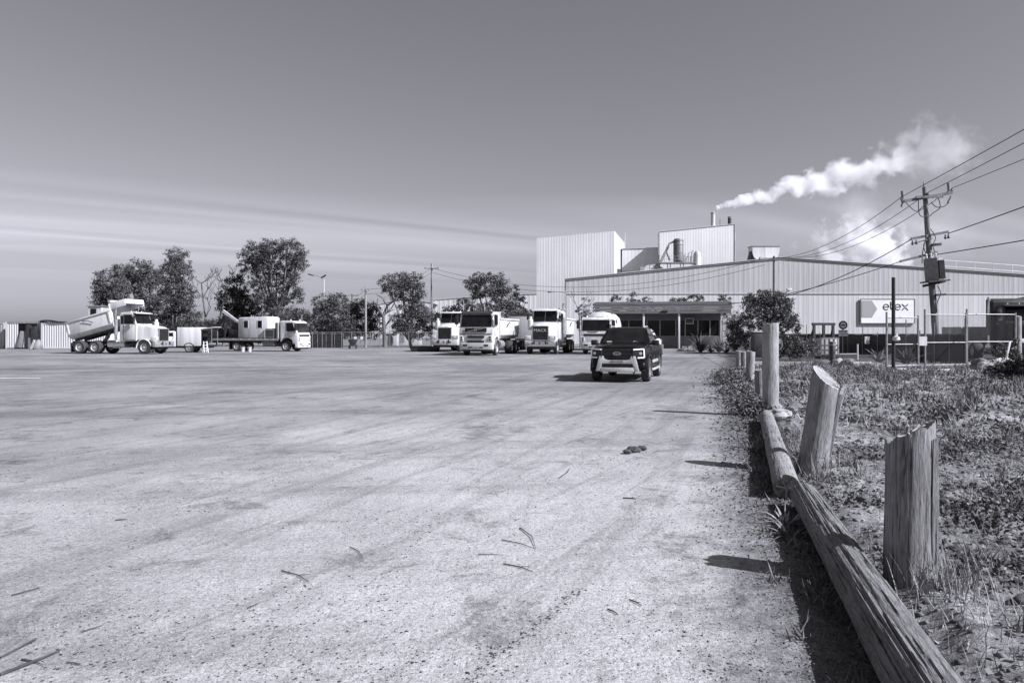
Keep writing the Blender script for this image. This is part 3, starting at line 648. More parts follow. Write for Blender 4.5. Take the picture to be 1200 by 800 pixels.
# main transformer pole (leans)
PD = 48.0; LEAN = R(-4.6)
def main_pole(label, loc, lean, transformer=True):
    t = thing('power_pole', label, 'power pole', loc); t.rotation_euler = (0, lean, 0)
    a = MB(); a.tube([(0, 0, -0.3), (0, 0, 4), (0, 0, 8), (0.02, 0, 11.15)], [0.235, 0.205, 0.17, 0.13], 16); a.build('pole', M['pole_wood'], t)
    a = MB(); a.cyl((0, 0, 11.0), (0, 0, 11.5), 0.05, 0.03, 8); a.build('pole_cap', M['galv'], t)
    a = MB(); box_arm(a, (-1.62, -0.18, 10.3), (1.68, -0.18, 10.62), 0.14, 0.19); box_arm(a, (-0.75, -0.30, 10.5), (1.0, -0.3, 10.4), 0.12, 0.15); a.build('crossarm', M['pole_wood'], t)
    for x in (-1.52, 1.5):
        a = MB(); a.lathe([(0, 0.02), (0, 0.10), (0.5, 0.105), (0.5, 0.02)], (x, -0.18, 10.47+(x+1.6)*0.09), 'z', 10); a.build('surge_can', M['galv'], t)
        a = MB(); a.tube([(x, -0.3, 10.35), (x-0.25, -0.35, 10.0), (x-0.2, -0.35, 9.9)], [0.035, 0.05, 0.02], 6); a.build('fuse_arm', M['dark_steel'], t)
    for x in (-1.62, 0.12, 1.68):
        a = MB(); a.lathe([(0, 0.02), (0, 0.06), (0.05, 0.1), (0.1, 0.05), (0.15, 0.09), (0.2, 0.04), (0.22, 0.02)], (x, -0.18, 10.4+(x+1.6)*0.09), 'z', 10); a.build('insulator', M['mid_steel'], t)
    a = MB(); box_arm(a, (-1.2, -0.16, 7.85), (1.25, -0.16, 8.12), 0.12, 0.16); box_arm(a, (-1.1, -0.16, 7.55), (0.2, -0.16, 7.78), 0.07, 0.07); a.build('crossarm', M['pole_wood'], t)
    for x in (-1.15, -0.9, 1.0, 1.2):
        a = MB(); a.lathe([(-0.3, 0.02), (-0.3, 0.05), (-0.24, 0.09), (-0.14, 0.05), (0, 0.03), (0, 0.02)], (x, -0.2, 7.86+0.1*x), 'z', 8); a.build('insulator', M['dark_steel'], t)
    def cable(*pts):
        a = MB(); pts = [Vector(p) for p in pts]; fine = []
        for i in range(len(pts)-1):
            p0 = pts[max(i-1, 0)]; p1 = pts[i]; p2 = pts[i+1]; p3 = pts[min(i+2, len(pts)-1)]
            for k in range(4):
                s = k/4; fine.append(0.5*((2*p1)+(-p0+p2)*s+(2*p0-5*p1+4*p2-p3)*s*s+(-p0+3*p1-3*p2+p3)*s**3))
        fine.append(pts[-1]); a.tube(fine, 0.028, 5); a.build('jumper_cable', M['wire'], t)
    cable((-1.5, -0.3, 10.3), (-0.9, -0.35, 9.6), (-0.5, -0.35, 9.75), (0, -0.3, 10.2)); cable((1.5, -0.3, 10.4), (1.1, -0.35, 9.8), (0.5, -0.35, 9.75), (0.2, -0.3, 10.1))
    cable((-0.6, -0.3, 10.4), (-0.65, -0.35, 9.4), (-0.3, -0.3, 9.2), (0, -0.25, 9.3)); cable((0.7, -0.3, 10.3), (0.75, -0.3, 9.7), (0.3, -0.25, 9.4), (0.1, -0.2, 9.2))
    if transformer:
        a = MB(); a.box((0, -0.52, 0), (0.85, 0.85, 1.45), Matrix.Rotation(R(38), 3, 'Z'));
        for v in range(len(a.v)): a.v[v] = (a.v[v][0]-0.10, a.v[v][1], a.v[v][2]+5.75)
        tr = a.build('transformer_tank', M['mid_steel'], t, bevel=0.04)
        a = MB()
        for k in range(5):
            q = Matrix.Rotation(R(38), 3, 'Z') @ Vector((-0.34+k*0.17, -0.47, 0)); a.box((q.x-0.10, q.y-0.52, 5.7), (0.05, 0.12, 1.2), Matrix.Rotation(R(38), 3, 'Z'))
        a.build('cooling_fin', M['dark_steel'], tr)
        a = MB(); a.box((-0.1, -0.55, 4.98), (1.35, 1.1, 0.09)); box_arm(a, (-0.7, -0.2, 4.75), (0.75, -0.2, 4.95), 0.12, 0.16); a.build('platform', M['dark_steel'], t)
        a = MB(); box_arm(a, (-2.1, -0.3, 6.45), (0.35, -0.3, 6.85), 0.12, 0.15); a.build('beam', M['pole_wood'], t)
        for x in (-0.5, -0.2, 0.1): a = MB(); a.lathe([(0, 0.02), (0, 0.06), (0.08, 0.09), (0.16, 0.05), (0.24, 0.08), (0.34, 0.03), (0.34, 0.01)], (x, -0.5, 6.47), 'z', 8); a.build('bushing', M['dusty_white'], t)
        for x in (-0.5, -0.2, 0.1): cable((x, -0.5, 6.8), (x-0.12, -0.5, 7.3), (x+0.15, -0.4, 7.8), (x*0.5, -0.25, 8.4))
        cable((-0.3, -0.2, 7.7), (-0.55, -0.2, 6.9), (-0.7, -0.3, 6.2)); cable((0.2, -0.25, 4.7), (0.35, -0.3, 4.2), (0.1, -0.25, 3.6), (0.05, -0.24, 3.0))
        a = MB(); a.box((0.35, -0.25, 4.1), (0.6, 0.22, 0.14)); a.build('switch_box', M['dark_steel'], t)
        a = MB(); a.box((0.38, -0.2, 7.35), (0.55, 0.25, 0.16)); a.build('switch_box', M['dark_steel'], t)
    return t
pbase = Vector((X(1099, PD), PD, 0))
main_pole('leaning timber power pole carrying a box transformer and two crossarms', pbase, LEAN)
def onpole(x, z, y=-0.18): return pbase+Vector((x*math.cos(LEAN)+z*math.sin(LEAN), y, -x*math.sin(LEAN)+z*math.cos(LEAN)))
def thin_pole(label, px, d, top, r, arm=None, armz=0.35, mname='pole_wood', group=None):
    t = thing('power_pole', label, 'power pole', gp(px, d), 0, group); h = Z(top, d)
    a = MB(); a.tube([(0, 0, -0.2), (0, 0, h*0.5), (0, 0, h)], [r, r*0.85, r*0.7], 10); a.build('pole', M[mname], t)
    if arm:
        a = MB(); box_arm(a, (arm[0], -r, h-armz), (arm[1], -r, h-armz), 0.1, 0.12); a.build('crossarm', M[mname], t)
        for x in (arm[0]+0.1, (arm[0]+arm[1])/2, arm[1]-0.1):
            a = MB(); a.lathe([(0, 0.02), (0, 0.06), (0.06, 0.1), (0.12, 0.05), (0.2, 0.03), (0.2, 0.01)], (x, -r, h-armz+0.05), 'z', 8); a.build('insulator', M['mid_steel'], t)
    return Vector((X(px, d), d, h))
pB = thin_pole('slim dark power pole rising behind the leafy tree near the office', 907, 75, 300, 0.16, (-1.6, 1.6), 0.35)
pC = thin_pole('tall pale power pole between the two gum trees beyond the fence', 506, 92, 309, 0.17, (-0.9, 0.9), 0.6, 'bark_pale')
pD = thin_pole('pale timber power pole at the wire fence', 428.5, 83, 336, 0.14, (-0.5, 0.5), 0.4, 'bark_pale')
a = MB(); a.box((-0.3, 0, 0), (0.5, 0.12, 0.12)); o = a.build('pole_lamp', M['galv'], None, bevel=0.02); o.location = (pD.x-0.1, 82.85, Z(366, 83)); tag(o, 'small lamp box fixed partway up the pale fence pole', 'lamp')
pE = thin_pole('small far power pole above the low bushes', 412.5, 125, 344, 0.14, (-1.2, 1.2), 0.3)
main_pole('timber power pole with crossarms at the roadside end of the lines', (16.5, -9.0, 0), R(0), False)

tops = [onpole(-1.62, 10.6), onpole(0.12, 10.75), onpole(1.68, 10.9)]
for k, (q, e) in enumerate(zip(tops, ((1067, 234, 1200, 152), (1092, 229, 1200, 167.5), (1114, 230, 1200, 191)))):
    # direction seen in the photograph, run on to the roadside pole behind the viewer
    slope = (e[3]-e[1])/(e[2]-e[0]); d = 20.0; py = HZ-(q.z-H)*F/d; px = e[0]+(py-e[1])/slope
    E = Vector((X(px, d), d, q.z)); wire(q, q+(E-q)*2.04, 0.25, ('uppermost high-voltage line', 'middle high-voltage line', 'lowest high-voltage line')[k]+' running from the transformer pole to the roadside pole', 'overhead power lines', 0.02)
    wire(q, (pB.x-1.5+1.5*k, pB.y-0.16, pB.z-0.15), 1.3, ('first', 'second', 'third')[k]+' line sagging from the leaning pole crossarm to the slim dark pole', 'overhead power lines', 0.02)
for q, e, lb in ((onpole(1.2, 8.0), (1089, 272, 1200, 229), 'thick service line leaving the lower crossarm towards the roadside'), (onpole(0.3, 6.7, -0.3), (1099, 307, 1200, 285), 'thick service line leaving the transformer beam towards the roadside')):
    slope = (e[3]-e[1])/(e[2]-e[0]); d = 20.0; py = HZ-(q.z-H)*F/d; px = e[0]+(py-e[1])/slope
    E = Vector((X(px, d), d, q.z)); wire(q, q+(E-q)*2.04, 0.35, lb, 'overhead power lines', 0.03)
oc = Vector((X(852, 66), 65.6, 4.3))
wire(onpole(-1.15, 7.85), oc, 1.1, 'dark service cable from the lower crossarm to the office roof', 'overhead power lines', 0.03)
wire(onpole(-2.05, 6.45, -0.3), oc+Vector((0.1, 0.3, -0.1)), 0.35, 'dark service cable from the transformer beam to the office roof', 'overhead power lines', 0.025)
for dz, nm in ((-0.55, 'upper'), (-1.1, 'lower')):
    wire(pC+Vector((0, -0.2, dz)), pB+Vector((-1.4 if dz > -1 else -1.0, -0.2, dz+0.2)), 2.6, nm+' wire from the tall pale pole across the shed front', 'overhead power lines', 0.02)
    wire(pD+Vector((0, -0.2, dz+0.3)), pC+Vector((0, -0.2, dz)), 0.7, nm+' wire between the tall pale pole and the fence pole', 'overhead power lines', 0.02)
    wire(pE+Vector((0, -0.2, dz+0.4)), pD+Vector((0, -0.2, dz+0.3)), 0.5, nm+' wire between the fence pole and the small far pole', 'overhead power lines', 0.02)
# street light with two arms
sl = thing('street_light', 'pale twin-arm street light behind the bushes', 'street light', gp(379.5, 100)); hsl = Z(327, 100)
a = MB(); a.tube([(0, 0, -0.2), (0, 0, hsl)], [0.12, 0.08], 10); a.build('pole', M['white_paint'], sl)
for dx, dz in ((-1.5, 0.55), (0.12, 0.35)):
    a = MB(); a.tube([(0, 0, hsl-0.1), (dx*0.5, 0, hsl+dz*0.8), (dx, 0, hsl+dz)], 0.04, 6); ar = a.build('arm', M['galv'], sl)
    a = MB(); a.box((dx*1.08-0.15, 0, hsl+dz+0.03), (0.75, 0.3, 0.16), Matrix.Rotation(R(15 if dx < 0 else -30), 3, 'Y')); a.build('lamp_head', M['dark_steel'], ar, bevel=0.04)
sl = thing('street_light', 'slim street light with one arm before the tall white block', 'street light', gp(663.5, 100)); hsl = Z(343, 100)
a = MB(); a.tube([(0, 0, -0.2), (0, 0, hsl)], [0.09, 0.05], 8); a.build('pole', M['galv'], sl); a = MB(); a.tube([(0, 0, hsl-0.05), (-1.1, 0, hsl+0.15), (-2.1, 0, hsl+0.1)], 0.035, 6); a.build('arm', M['galv'], sl); a = MB(); a.box((-2.3, 0, hsl+0.08), (0.5, 0.2, 0.12)); a.build('lamp_head', M['dark_steel'], sl)
# slim black post on the verge
bp_ = thing('slim_post', 'tall slim black post standing on the verge before the gates', 'post', gp(1047, 30.4)); a = MB(); a.cyl((0, 0, -0.1), (0, 0, Z(325, 30.4)), 0.075, 0.07, 12); a.build('shaft', M['black_plastic'], bp_)
a = MB(); a.lathe([(0, 0.02), (0, 0.09), (0.05, 0.15), (0.16, 0.13), (0.22, 0.06), (0.3, 0.06), (0.3, 0.02)], (0.05, -0.12, 1.32), 'z', 12); a.build('insulator', M['white_paint'], bp_)

# ------------------------------------------------------------------ vehicles (front faces local -Y)
def wheel(parent, x, y, r, w, rim='alloy', hubr=0.58, n=28):
    s = 1 if x > 0 else -1; xi, xo = x-s*w/2, x+s*w/2
    a = MB(); a.lathe([(xi, hubr*r), (xi, r*0.90), (xi+s*w*0.12, r*0.985), (x, r), (xo-s*w*0.12, r*0.985), (xo, r*0.90), (xo-s*0.01, hubr*r), (x, hubr*r*0.95)], (0, y, r), 'x', n); t = a.build('wheel', M['rubber'], parent)
    a = MB(); xr_ = xo-s*0.03
    a.lathe([(xi+s*0.05, 0.02), (xi+s*0.05, hubr*r), (xo-s*0.012, hubr*r*1.02), (xo-s*0.012, hubr*r*0.93), (xr_-s*0.06, hubr*r*0.80), (xr_-s*0.05, hubr*r*0.42), (xr_, hubr*r*0.36), (xr_, 0.02)], (0, y, r), 'x', n); o = a.build('rim', M[rim], t)
    a = MB()
    for k in range(8):
        an = k*math.pi/4; a.cyl((xr_-s*0.10, y+math.cos(an)*hubr*r*0.6, r+math.sin(an)*hubr*r*0.6), (xr_-s*0.035, y+math.cos(an)*hubr*r*0.6, r+math.sin(an)*hubr*r*0.6), hubr*r*0.10, n=8)
    a.build('rim_holes', M['black_plastic'], t)
    return t
def arch(mb, y, z, r0, r1, x0, x1, a0=0.0, a1=math.pi, n=14): return mb.lathe([(x0, r0), (x0, r1), (x1, r1), (x1, r0)], (0, y, z), 'x', n, a0, a1)
def text_mesh(s, size, extrude):
    cu = bpy.data.curves.new('lettering', 'FONT'); cu.body = s; cu.size = size; cu.extrude = extrude; cu.align_x = 'CENTER'; cu.align_y = 'CENTER'; cu.resolution_u = 3
    o = bpy.data.objects.new('lettering', cu); COL.objects.link(o); dg = bpy.context.evaluated_depsgraph_get()
    me = bpy.data.meshes.new_from_object(o.evaluated_get(dg)); bpy.data.objects.remove(o); bpy.data.curves.remove(cu); me.materials.clear(); return me
def lettering(s, size, loc, rot, m, parent, name='lettering', sx=1.0):
    me = text_mesh(s, size, 0.004); o = link(name, me, m, parent); o.location = loc; o.rotation_euler = rot; o.scale = (sx, 1, 1); return o

def pickup(label, loc, rz, paint, insert, badge=True):
    t = thing('pickup_truck', label, 'pickup truck', loc, rz); P = M[paint]; BP = M['black_plastic']
    FA, RA, WR = -1.72, 1.58, 0.40
    def interp(y, tab):
        for (a, va), (b, vb) in zip(tab, tab[1:]):
            if y <= b: return va+(vb-va)*max(0.0, (y-a)/(b-a))
        return tab[-1][1]
    ztab = [(-2.64, 1.02), (-2.58, 1.12), (-2.45, 1.18), (-2.2, 1.215), (-1.3, 1.285), (-1.0, 1.27), (2.72, 1.27)]
    wtab = [(-2.64, 0.72), (-2.58, 0.82), (-2.48, 0.89), (-2.25, 0.935), (-1.9, 0.955), (2.5, 0.955), (2.72, 0.92)]
    ysn = sorted(set([-2.64, -2.61, -2.58, -2.52, -2.45]+[round(v, 3) for v in np.arange(-2.35, 2.7, 0.09)]+[2.66, 2.72])); rings = []
    for y in ysn:
        zt = interp(y, ztab); w = interp(y, wtab); zb = 0.42 if y > -2.4 else 0.46
        for ya in (FA, RA):
            q = 0.50**2-(y-ya)**2
            if q > 0: zb = max(zb, 0.40+math.sqrt(q))
        half = [(w*0.84, zb), (w*0.985, zb+0.03), (w, max(zb+0.05, 0.80)), (w*0.995, max(zb+0.07, zt-0.26)), (w*0.96, zt-0.09), (w*0.90, zt-0.03), (w*0.70, zt+0.005), (w*0.62, zt+0.012), (w*0.55, zt+(0.03 if y < -1.2 else 0.0)), (w*0.2, zt+(0.03 if y < -1.2 else 0.0))]
        rings.append([Vector((x, y, z)) for x, z in half]+[Vector((-x, y, z)) for x, z in half[::-1]])
    a = MB(); a.loft(rings); body = a.build('body', P, t, angle=32)
    # cabin
    lv = [(1.24, -1.28, 1.02, 0.875), (1.40, -1.06, 1.0, 0.855), (1.60, -0.76, 0.96, 0.79), (1.78, -0.45, 0.88, 0.70), (1.845, -0.22, 0.78, 0.62), (1.865, 0.0, 0.6, 0.40)]; rings = []
    for z, y0, y1, w in lv: rings.append([Vector(p) for p in ((-w*0.82, y0-0.05, z), (-w*0.3, y0-0.09, z), (w*0.3, y0-0.09, z), (w*0.82, y0-0.05, z), (w, y0+0.12, z), (w, (y0+y1)/2, z), (w, y1-0.1, z), (w*0.9, y1, z), (0, y1+0.01, z), (-w*0.9, y1, z), (-w, y1-0.1, z), (-w, (y0+y1)/2, z), (-w, y0+0.12, z))])
    a = MB(); a.loft(rings); a.build('cabin', P, t, angle=25)
    a = MB(); a.slab([(-0.75, -1.30, 1.30), (0.75, -1.30, 1.30), (0.60, -0.575, 1.77), (-0.60, -0.575, 1.77)], 0.02); ws = a.build('windscreen', M['glass'], t)
    a = MB(); a.cyl((-0.55, -1.31, 1.315), (0.05, -1.22, 1.37), 0.012, n=5); a.cyl((0.05, -1.31, 1.315), (0.6, -1.24, 1.36), 0.012, n=5); a.build('wiper', BP, ws)
    if badge:
        for xc in (-0.50, 0.42): a = MB(); a.slab([(xc-0.09, -1.262, 1.335), (xc+0.09, -1.262, 1.335), (xc+0.09, -1.224, 1.36), (xc-0.09, -1.224, 1.36)], 0.006); a.build('windscreen_patch', M['dusty_white'], ws)  # two small pale patches laid on the outside of the windscreen
    for s in (-1, 1):
        for (ya, yb, yc, yd) in ((-0.92, -0.02, -0.02, -0.45), (0.03, 0.82, 0.74, 0.03)):
            a = MB(); a.slab([(s*0.868, ya, 1.36), (s*0.868, yb, 1.36), (s*0.708, yc, 1.77), (s*0.708, yd, 1.77)], 0.02); a.build('side_window', M['glass'], t)
        for (ya, yb) in ((-1.10, -0.03), (0.02, 0.95)):
            a = MB(); a.slab([(s*0.953, ya, 0.52), (s*0.953, yb, 0.52), (s*0.938, yb, 1.16), (s*0.938, ya, 1.16)], 0.02); dr = a.build('door', P, t, bevel=0.006)
            a = MB(); a.box((s*0.972, yb-0.16, 1.06), (0.03, 0.2, 0.04)); a.build('handle', M['chrome'] if badge else P, dr)
        a = MB(); a.box((s*0.965, -0.05, 0.66), (0.03, 1.8, 0.10)); a.build('side_strip', M[insert] if badge else BP, t, bevel=0.008)  # raised strip along the lower doors, silver on the black pickup
        a = MB(); a.box((s*1.08, -0.98, 1.31), (0.24, 0.14, 0.19)); mr = a.build('mirror', BP, t, bevel=0.04, seg=3)
        a = MB(); a.box((s*1.08, -0.90, 1.31), (0.2, 0.01, 0.15)); a.build('mirror_glass', M['chrome'], mr)
        a = MB(); a.cyl((s*0.86, -1.0, 1.27), (s*1.0, -0.98, 1.27), 0.03, n=6); a.build('mirror_arm', BP, mr)
        for ya in (FA, RA):
            a = MB(); arch(a, ya, 0.40, 0.485, 0.545, s*0.90, s*0.985, R(-6), R(186)); a.build('wheel_flare', BP, t, bevel=0.012)
            wheel(t, s*0.845, ya, WR, 0.27, 'alloy' if not badge else 'mid_steel', 0.60)
            a = MB(); a.lathe([(s*0.40, 0.02), (s*0.40, 0.34), (s*0.44, 0.34), (s*0.44, 0.02)], (0, ya, 0.60), 'x', 20); a.build('wheel_well', BP, t)
        a = MB(); a.tube([(s*0.93, -1.15, 0.40), (s*1.0, -1.05, 0.39), (s*1.0, 0.95, 0.39), (s*0.93, 1.05, 0.40)], 0.045, 8); a.build('side_step', M['alloy'], t)
        a = MB(); a.tube([(s*0.60, -0.30, 1.83), (s*0.61, -0.15, 1.885), (s*0.61, 0.55, 1.885), (s*0.60, 0.68, 1.84)], 0.024, 8); a.build('roof_rail', M['alloy'], t)
        # lamps
        rot = Matrix.Rotation(R(22*s), 3, 'Z')
        a = MB(); a.box((s*0.685, -2.605, 0.975), (0.42, 0.10, 0.33), rot); lp = a.build('headlight', M['grille_dark'], t, bevel=0.02)
        a = MB()
        def lp3(u, z): q = rot @ Vector((s*u, -0.065, 0)); return Vector((s*0.685, -2.605, 0))+q+Vector((0, 0, z))
        for (u0, z0, u1, z1) in ((-0.19, 1.10, 0.17, 1.12), (0.17, 1.12, 0.185, 0.84), (0.185, 0.84, -0.04, 0.83)): box_arm(a, lp3(u0, z0), lp3(u1, z1), 0.03, 0.045)
        a.build('light_strip', M['lamp_white'], lp)
        a = MB(); [a.cyl(lp3(u, 0.975)+Vector((0, 0.03, 0)), lp3(u, 0.975)-Vector((0, 0.01, 0)), 0.048, n=14) for u in (0.06,)]; a.build('lens', M['lamp'], lp)
        a = MB(); a.box((s*0.80, -2.50, 0.60), (0.16, 0.12, 0.12), Matrix.Rotation(R(30*s), 3, 'Z')); a.build('fog_lamp', BP, t, bevel=0.02)
        a = MB(); a.box((s*0.93, 2.68, 1.0), (0.12, 0.1, 0.4)); a.build('tail_light', M['mid_steel'], t, bevel=0.02)
    gr = MB(); gr.box((0, -2.645, 0.945), (1.02, 0.07, 0.34)); gr = gr.build('grille', M['grille_dark'], t, bevel=0.02)
    a = MB(); [a.box((0, -2.69, z), (0.96, 0.03, 0.022)) for z in (0.82, 0.87, 1.03, 1.08)]; a.box((0, -2.695, 0.955), (1.04, 0.04, 0.05)); a.build('grille_bar', BP, gr)
    a = MB(); [a.box((x, -2.685, 0.85), (0.02, 0.02, 0.12)) for x in np.linspace(-0.44, 0.44, 10)]; a.build('grille_slat', BP, gr)
    if badge:
        a = MB(); a.lathe([(-0.02, 0.001), (-0.02, 0.1), (0.012, 0.1), (0.012, 0.001)], (0, -2.715, 0), 'y', 28)
        a.v = [(x*1.35, y, z*0.62+0.965) for x, y, z in a.v]; bd = a.build('badge', M['chrome'], gr)
        a = MB(); a.lathe([(-0.024, 0.001), (-0.024, 0.086), (0.0, 0.086), (0.0, 0.001)], (0, -2.716, 0), 'y', 28)
        a.v = [(x*1.37, y, z*0.60+0.965) for x, y, z in a.v]; a.build('badge_field', mat('badge_field', 0.03, 0.3), gr)
        lettering('Ford', 0.095, (0, -2.742, 0.962), (R(90), 0, 0), M['chrome'], gr)
    # bumper insert
    I = M[insert]; a = MB()
    a.prism([(-0.72, 0.38), (-0.60, 0.89), (-0.46, 0.89), (-0.42, 0.78), (-0.30, 0.75), (0.30, 0.75), (0.42, 0.78), (0.46, 0.89), (0.60, 0.89), (0.72, 0.38), (0.56, 0.38), (0.53, 0.50), (0.50, 0.63), (-0.50, 0.63), (-0.53, 0.50), (-0.56, 0.38)], 'y', -2.72, -2.60)
    bu = a.build('bumper', I, t, bevel=0.015)
    a = MB(); a.prism([(-0.56, 0.36), (-0.53, 0.505), (0.53, 0.505), (0.56, 0.36)], 'y', -2.735, -2.6); a.build('skid_plate', I, t, bevel=0.02)
    a = MB(); a.box((0, -2.66, 0.565), (0.98, 0.08, 0.14)); a.build('lower_grille', BP, t)
    a = MB(); a.box((0, -2.735, 0.69), (0.40, 0.02, 0.10)); a.build('number_plate', M['mid_steel'] if badge else M['white_paint'], bu)
    a = MB(); a.box((0, 2.74, 0.58), (1.7, 0.16, 0.2)); a.build('rear_bumper', M['alloy'], t, bevel=0.03)
    a = MB(); a.box((0, 2.70, 0.98), (1.45, 0.06, 0.5)); a.build('tailgate', P, t, bevel=0.02)
    a = MB(); a.box((0, 0.3, 0.48), (1.1, 4.4, 0.16)); [a.cyl((-0.8, ya, 0.4), (0.8, ya, 0.4), 0.06, n=8) for ya in (FA, RA)]; a.build('chassis', M['dark_steel'], t)
    a = MB(); a.box((0, 1.86, 1.275), (1.6, 1.6, 0.05)); a.build('tray_cover', BP, t, bevel=0.015)
    return t
# black pickup: place from its two near wheels
front = Vector((X(760.4, 25.0), 25.0, 0)); yaw = R(-17)
fo = Matrix.Rotation(yaw, 3, 'Z') @ Vector((0.845, -1.72, 0)); pc = front-fo
pickup('black pickup truck with silver bumper facing down the gravel yard', (X(757.5, 25.15)-fo.x, 25.15-fo.y, 0), yaw, 'black_paint', 'alloy')
pickup('white pickup truck parked close to the verandah behind the black one', (X(753, 50), 50.5, 0), R(-20), 'white_paint', 'dusty_white', False)

def seams(t, x, y0, y1, z0, z1, dr):
    a = MB(); e = 0.014
    for y in (y0, y1): a.box((x, y, (z0+z1)/2), (0.016, e, z1-z0))
    for z in (z0, z1): a.box((x, (y0+y1)/2, z), (0.015, y1-y0, e))
    return a.build('door_seam', M['dark_steel'], dr)
def bonnet_truck(label, loc, rz, paint='white_paint', trim='chrome', rear=(2.1, 3.45), front=-2.15, tail=4.2, brand=None, stackx=1.05, gr_tall=0.0, sleeper=False, name='tipper_truck', cat='truck', group=None):
    t = thing(name, label, cat, loc, rz, group); P = M[paint]; BP = M['black_plastic']
    WR = 0.52
    # chassis
    a = MB(); [a.box((s*0.42, (front+tail)/2-0.4, 0.86), (0.1, tail-front+1.6, 0.26)) for s in (-1, 1)]; [a.box((0, y, 0.86), (0.8, 0.15, 0.2)) for y in (-2.6, -0.5, 1.0, 2.7, 3.9)]; [a.cyl((-0.95, y, WR), (0.95, y, WR), 0.09, n=8) for y in (front,)+rear]; a.build('chassis', M['dark_steel'], t)
    # cab
    cp = [(0.05, 1.02), (0.05, 3.12), (-0.05, 3.24), (-0.95, 3.31), (-1.10, 3.24), (-1.42, 2.32), (-1.42, 1.02)]
    a = MB(); a.prism(cp, 'x', -0.98, 0.98); cab = a.build('cab', P, t, bevel=0.06, seg=3)
    for s in (-1, 1):
        a = MB(); a.slab([(s*0.03, -1.455, 2.40), (s*0.90, -1.42, 2.40), (s*0.86, -1.125, 3.16), (s*0.03, -1.155, 3.16)], 0.03); a.build('windscreen_pane', M['glass'], t)
        a = MB(); a.slab([(s*0.985, -1.28, 2.36), (s*0.985, -0.35, 2.36), (s*0.985, -0.35, 3.05), (s*0.985, -1.02, 3.05)], 0.02); a.build('side_window', M['glass'], t)
        a = MB(); a.slab([(s*0.985, -0.27, 2.36), (s*0.985, -0.08, 2.36), (s*0.985, -0.08, 3.0), (s*0.985, -0.27, 3.0)], 0.02); a.build('quarter_window', M['glass'], t)
        a = MB(); a.box((s*0.985, -0.83, 1.70), (0.02, 0.98, 1.14)); dr = a.build('door', P, t, bevel=0.008); seams(t, s*0.99, -1.34, -0.30, 1.10, 3.10, dr); a = MB(); a.box((s*1.0, -0.45, 2.18), (0.03, 0.18, 0.04)); a.build('handle', M['chrome'], dr)
        # mirrors on frames
        a = MB(); a.tube([(s*0.98, -1.25, 2.4), (s*1.28, -1.42, 2.42), (s*1.28, -1.42, 3.05), (s*0.98, -1.2, 3.08)], 0.02, 6); mf = a.build('mirror_frame', M['dark_steel'], t)
        a = MB(); a.box((s*1.28, -1.43, 2.74), (0.2, 0.08, 0.45)); a.build('mirror', BP, mf, bevel=0.02)
        # guards and wheels
        a = MB(); arch(a, front, WR, 0.60, 0.66, s*0.62, s*1.14, R(-8), R(172), 16); a.box((s*0.88, front-0.80, 1.18), (0.5, 0.32, 0.36)); a.build('front_guard', P, t, bevel=0.015)
        a = MB(); a.box((s*0.86, front-0.98, 1.22), (0.34, 0.04, 0.22)); a.build('headlight', M['lamp'], t, bevel=0.015)
        a = MB(); a.box((s*1.08, front-0.97, 1.22), (0.08, 0.05, 0.2)); a.build('indicator', M['mid_steel'], t)
        wheel(t, s*0.98, front, WR, 0.28, 'alloy', 0.56)
        for y in rear: wheel(t, s*0.93, y, WR, 0.52, 'alloy', 0.56)
        a = MB(); a.lathe([(-0.75, 0.02), (-0.75, 0.30), (0.75, 0.30), (0.75, 0.02)], (s*0.86, 0.25, 0.78), 'y', 18); a.build('fuel_tank', M['chrome'], t)
        a = MB(); [a.box((s*1.02, y, 0.50), (0.3, 0.5, 0.05)) for y in (-0.9, 0.2)]; a.build('step', M['mid_steel'], t)
        a = MB(); a.box((s*0.93, rear[-1]+0.68, 0.50), (0.56, 0.02, 0.75)); a.build('mud_flap', BP, t)
    a = MB(); a.box((0, -1.28, 3.22), (1.96, 0.34, 0.05), Matrix.Rotation(R(14), 3, 'X')); a.build('sun_visor', P, t, bevel=0.015)
    # bonnet
    rings = []
    for y, w, zt in ((-1.40, 0.90, 2.34), (-2.0, 0.82, 2.27), (-2.6, 0.72, 2.18), (-2.98, 0.66, 2.10), (-3.06, 0.62, 2.03)):
        h = [(w, 1.12), (w, zt-0.28), (w*0.93, zt-0.10), (w*0.75, zt-0.02), (w*0.3, zt+0.02)]
        rings.append([Vector((x, y, z)) for x, z in h]+[Vector((-x, y, z)) for x, z in h[::-1]])
    a = MB(); a.loft(rings); a.build('bonnet', P, t, angle=30)
    a = MB(); a.box((0, -3.075, 1.50+gr_tall/2), (1.12, 0.05, 0.92+gr_tall)); gr = a.build('grille', M['grille_dark'], t)
    a = MB(); [a.box((x, -3.11, 1.50+gr_tall/2), (0.03, 0.03, 0.86+gr_tall)) for x in np.linspace(-0.5, 0.5, 9)]; [a.box((0, -3.105, z), (1.08, 0.02, 0.025)) for z in (1.2, 1.4, 1.62, 1.82)]; a.build('grille_bar', M['dark_steel'], gr)
    a = MB(); [a.box((s*0.585, -3.09, 1.50+gr_tall/2), (0.06, 0.08, 0.98+gr_tall)) for s in (-1, 1)]; [a.box((0, -3.09, z), (1.23, 0.078, 0.05)) for z in (1.02, 1.98+gr_tall)]; a.build('grille_surround', M[trim], gr)
    if brand:
        lettering(brand, 0.30, (0, -3.14, 1.72), (R(90), 0, 0), M['dusty_white'], gr, sx=1.15)
    a = MB(); a.prism([(-1.2, -2.98), (-1.14, -3.2), (-0.9, -3.3), (0.9, -3.3), (1.14, -3.2), (1.2, -2.98), (1.0, -2.95), (-1.0, -2.95)], 'z', 0.56, 0.98); bu = a.build('bumper', M[trim], t, bevel=0.02)
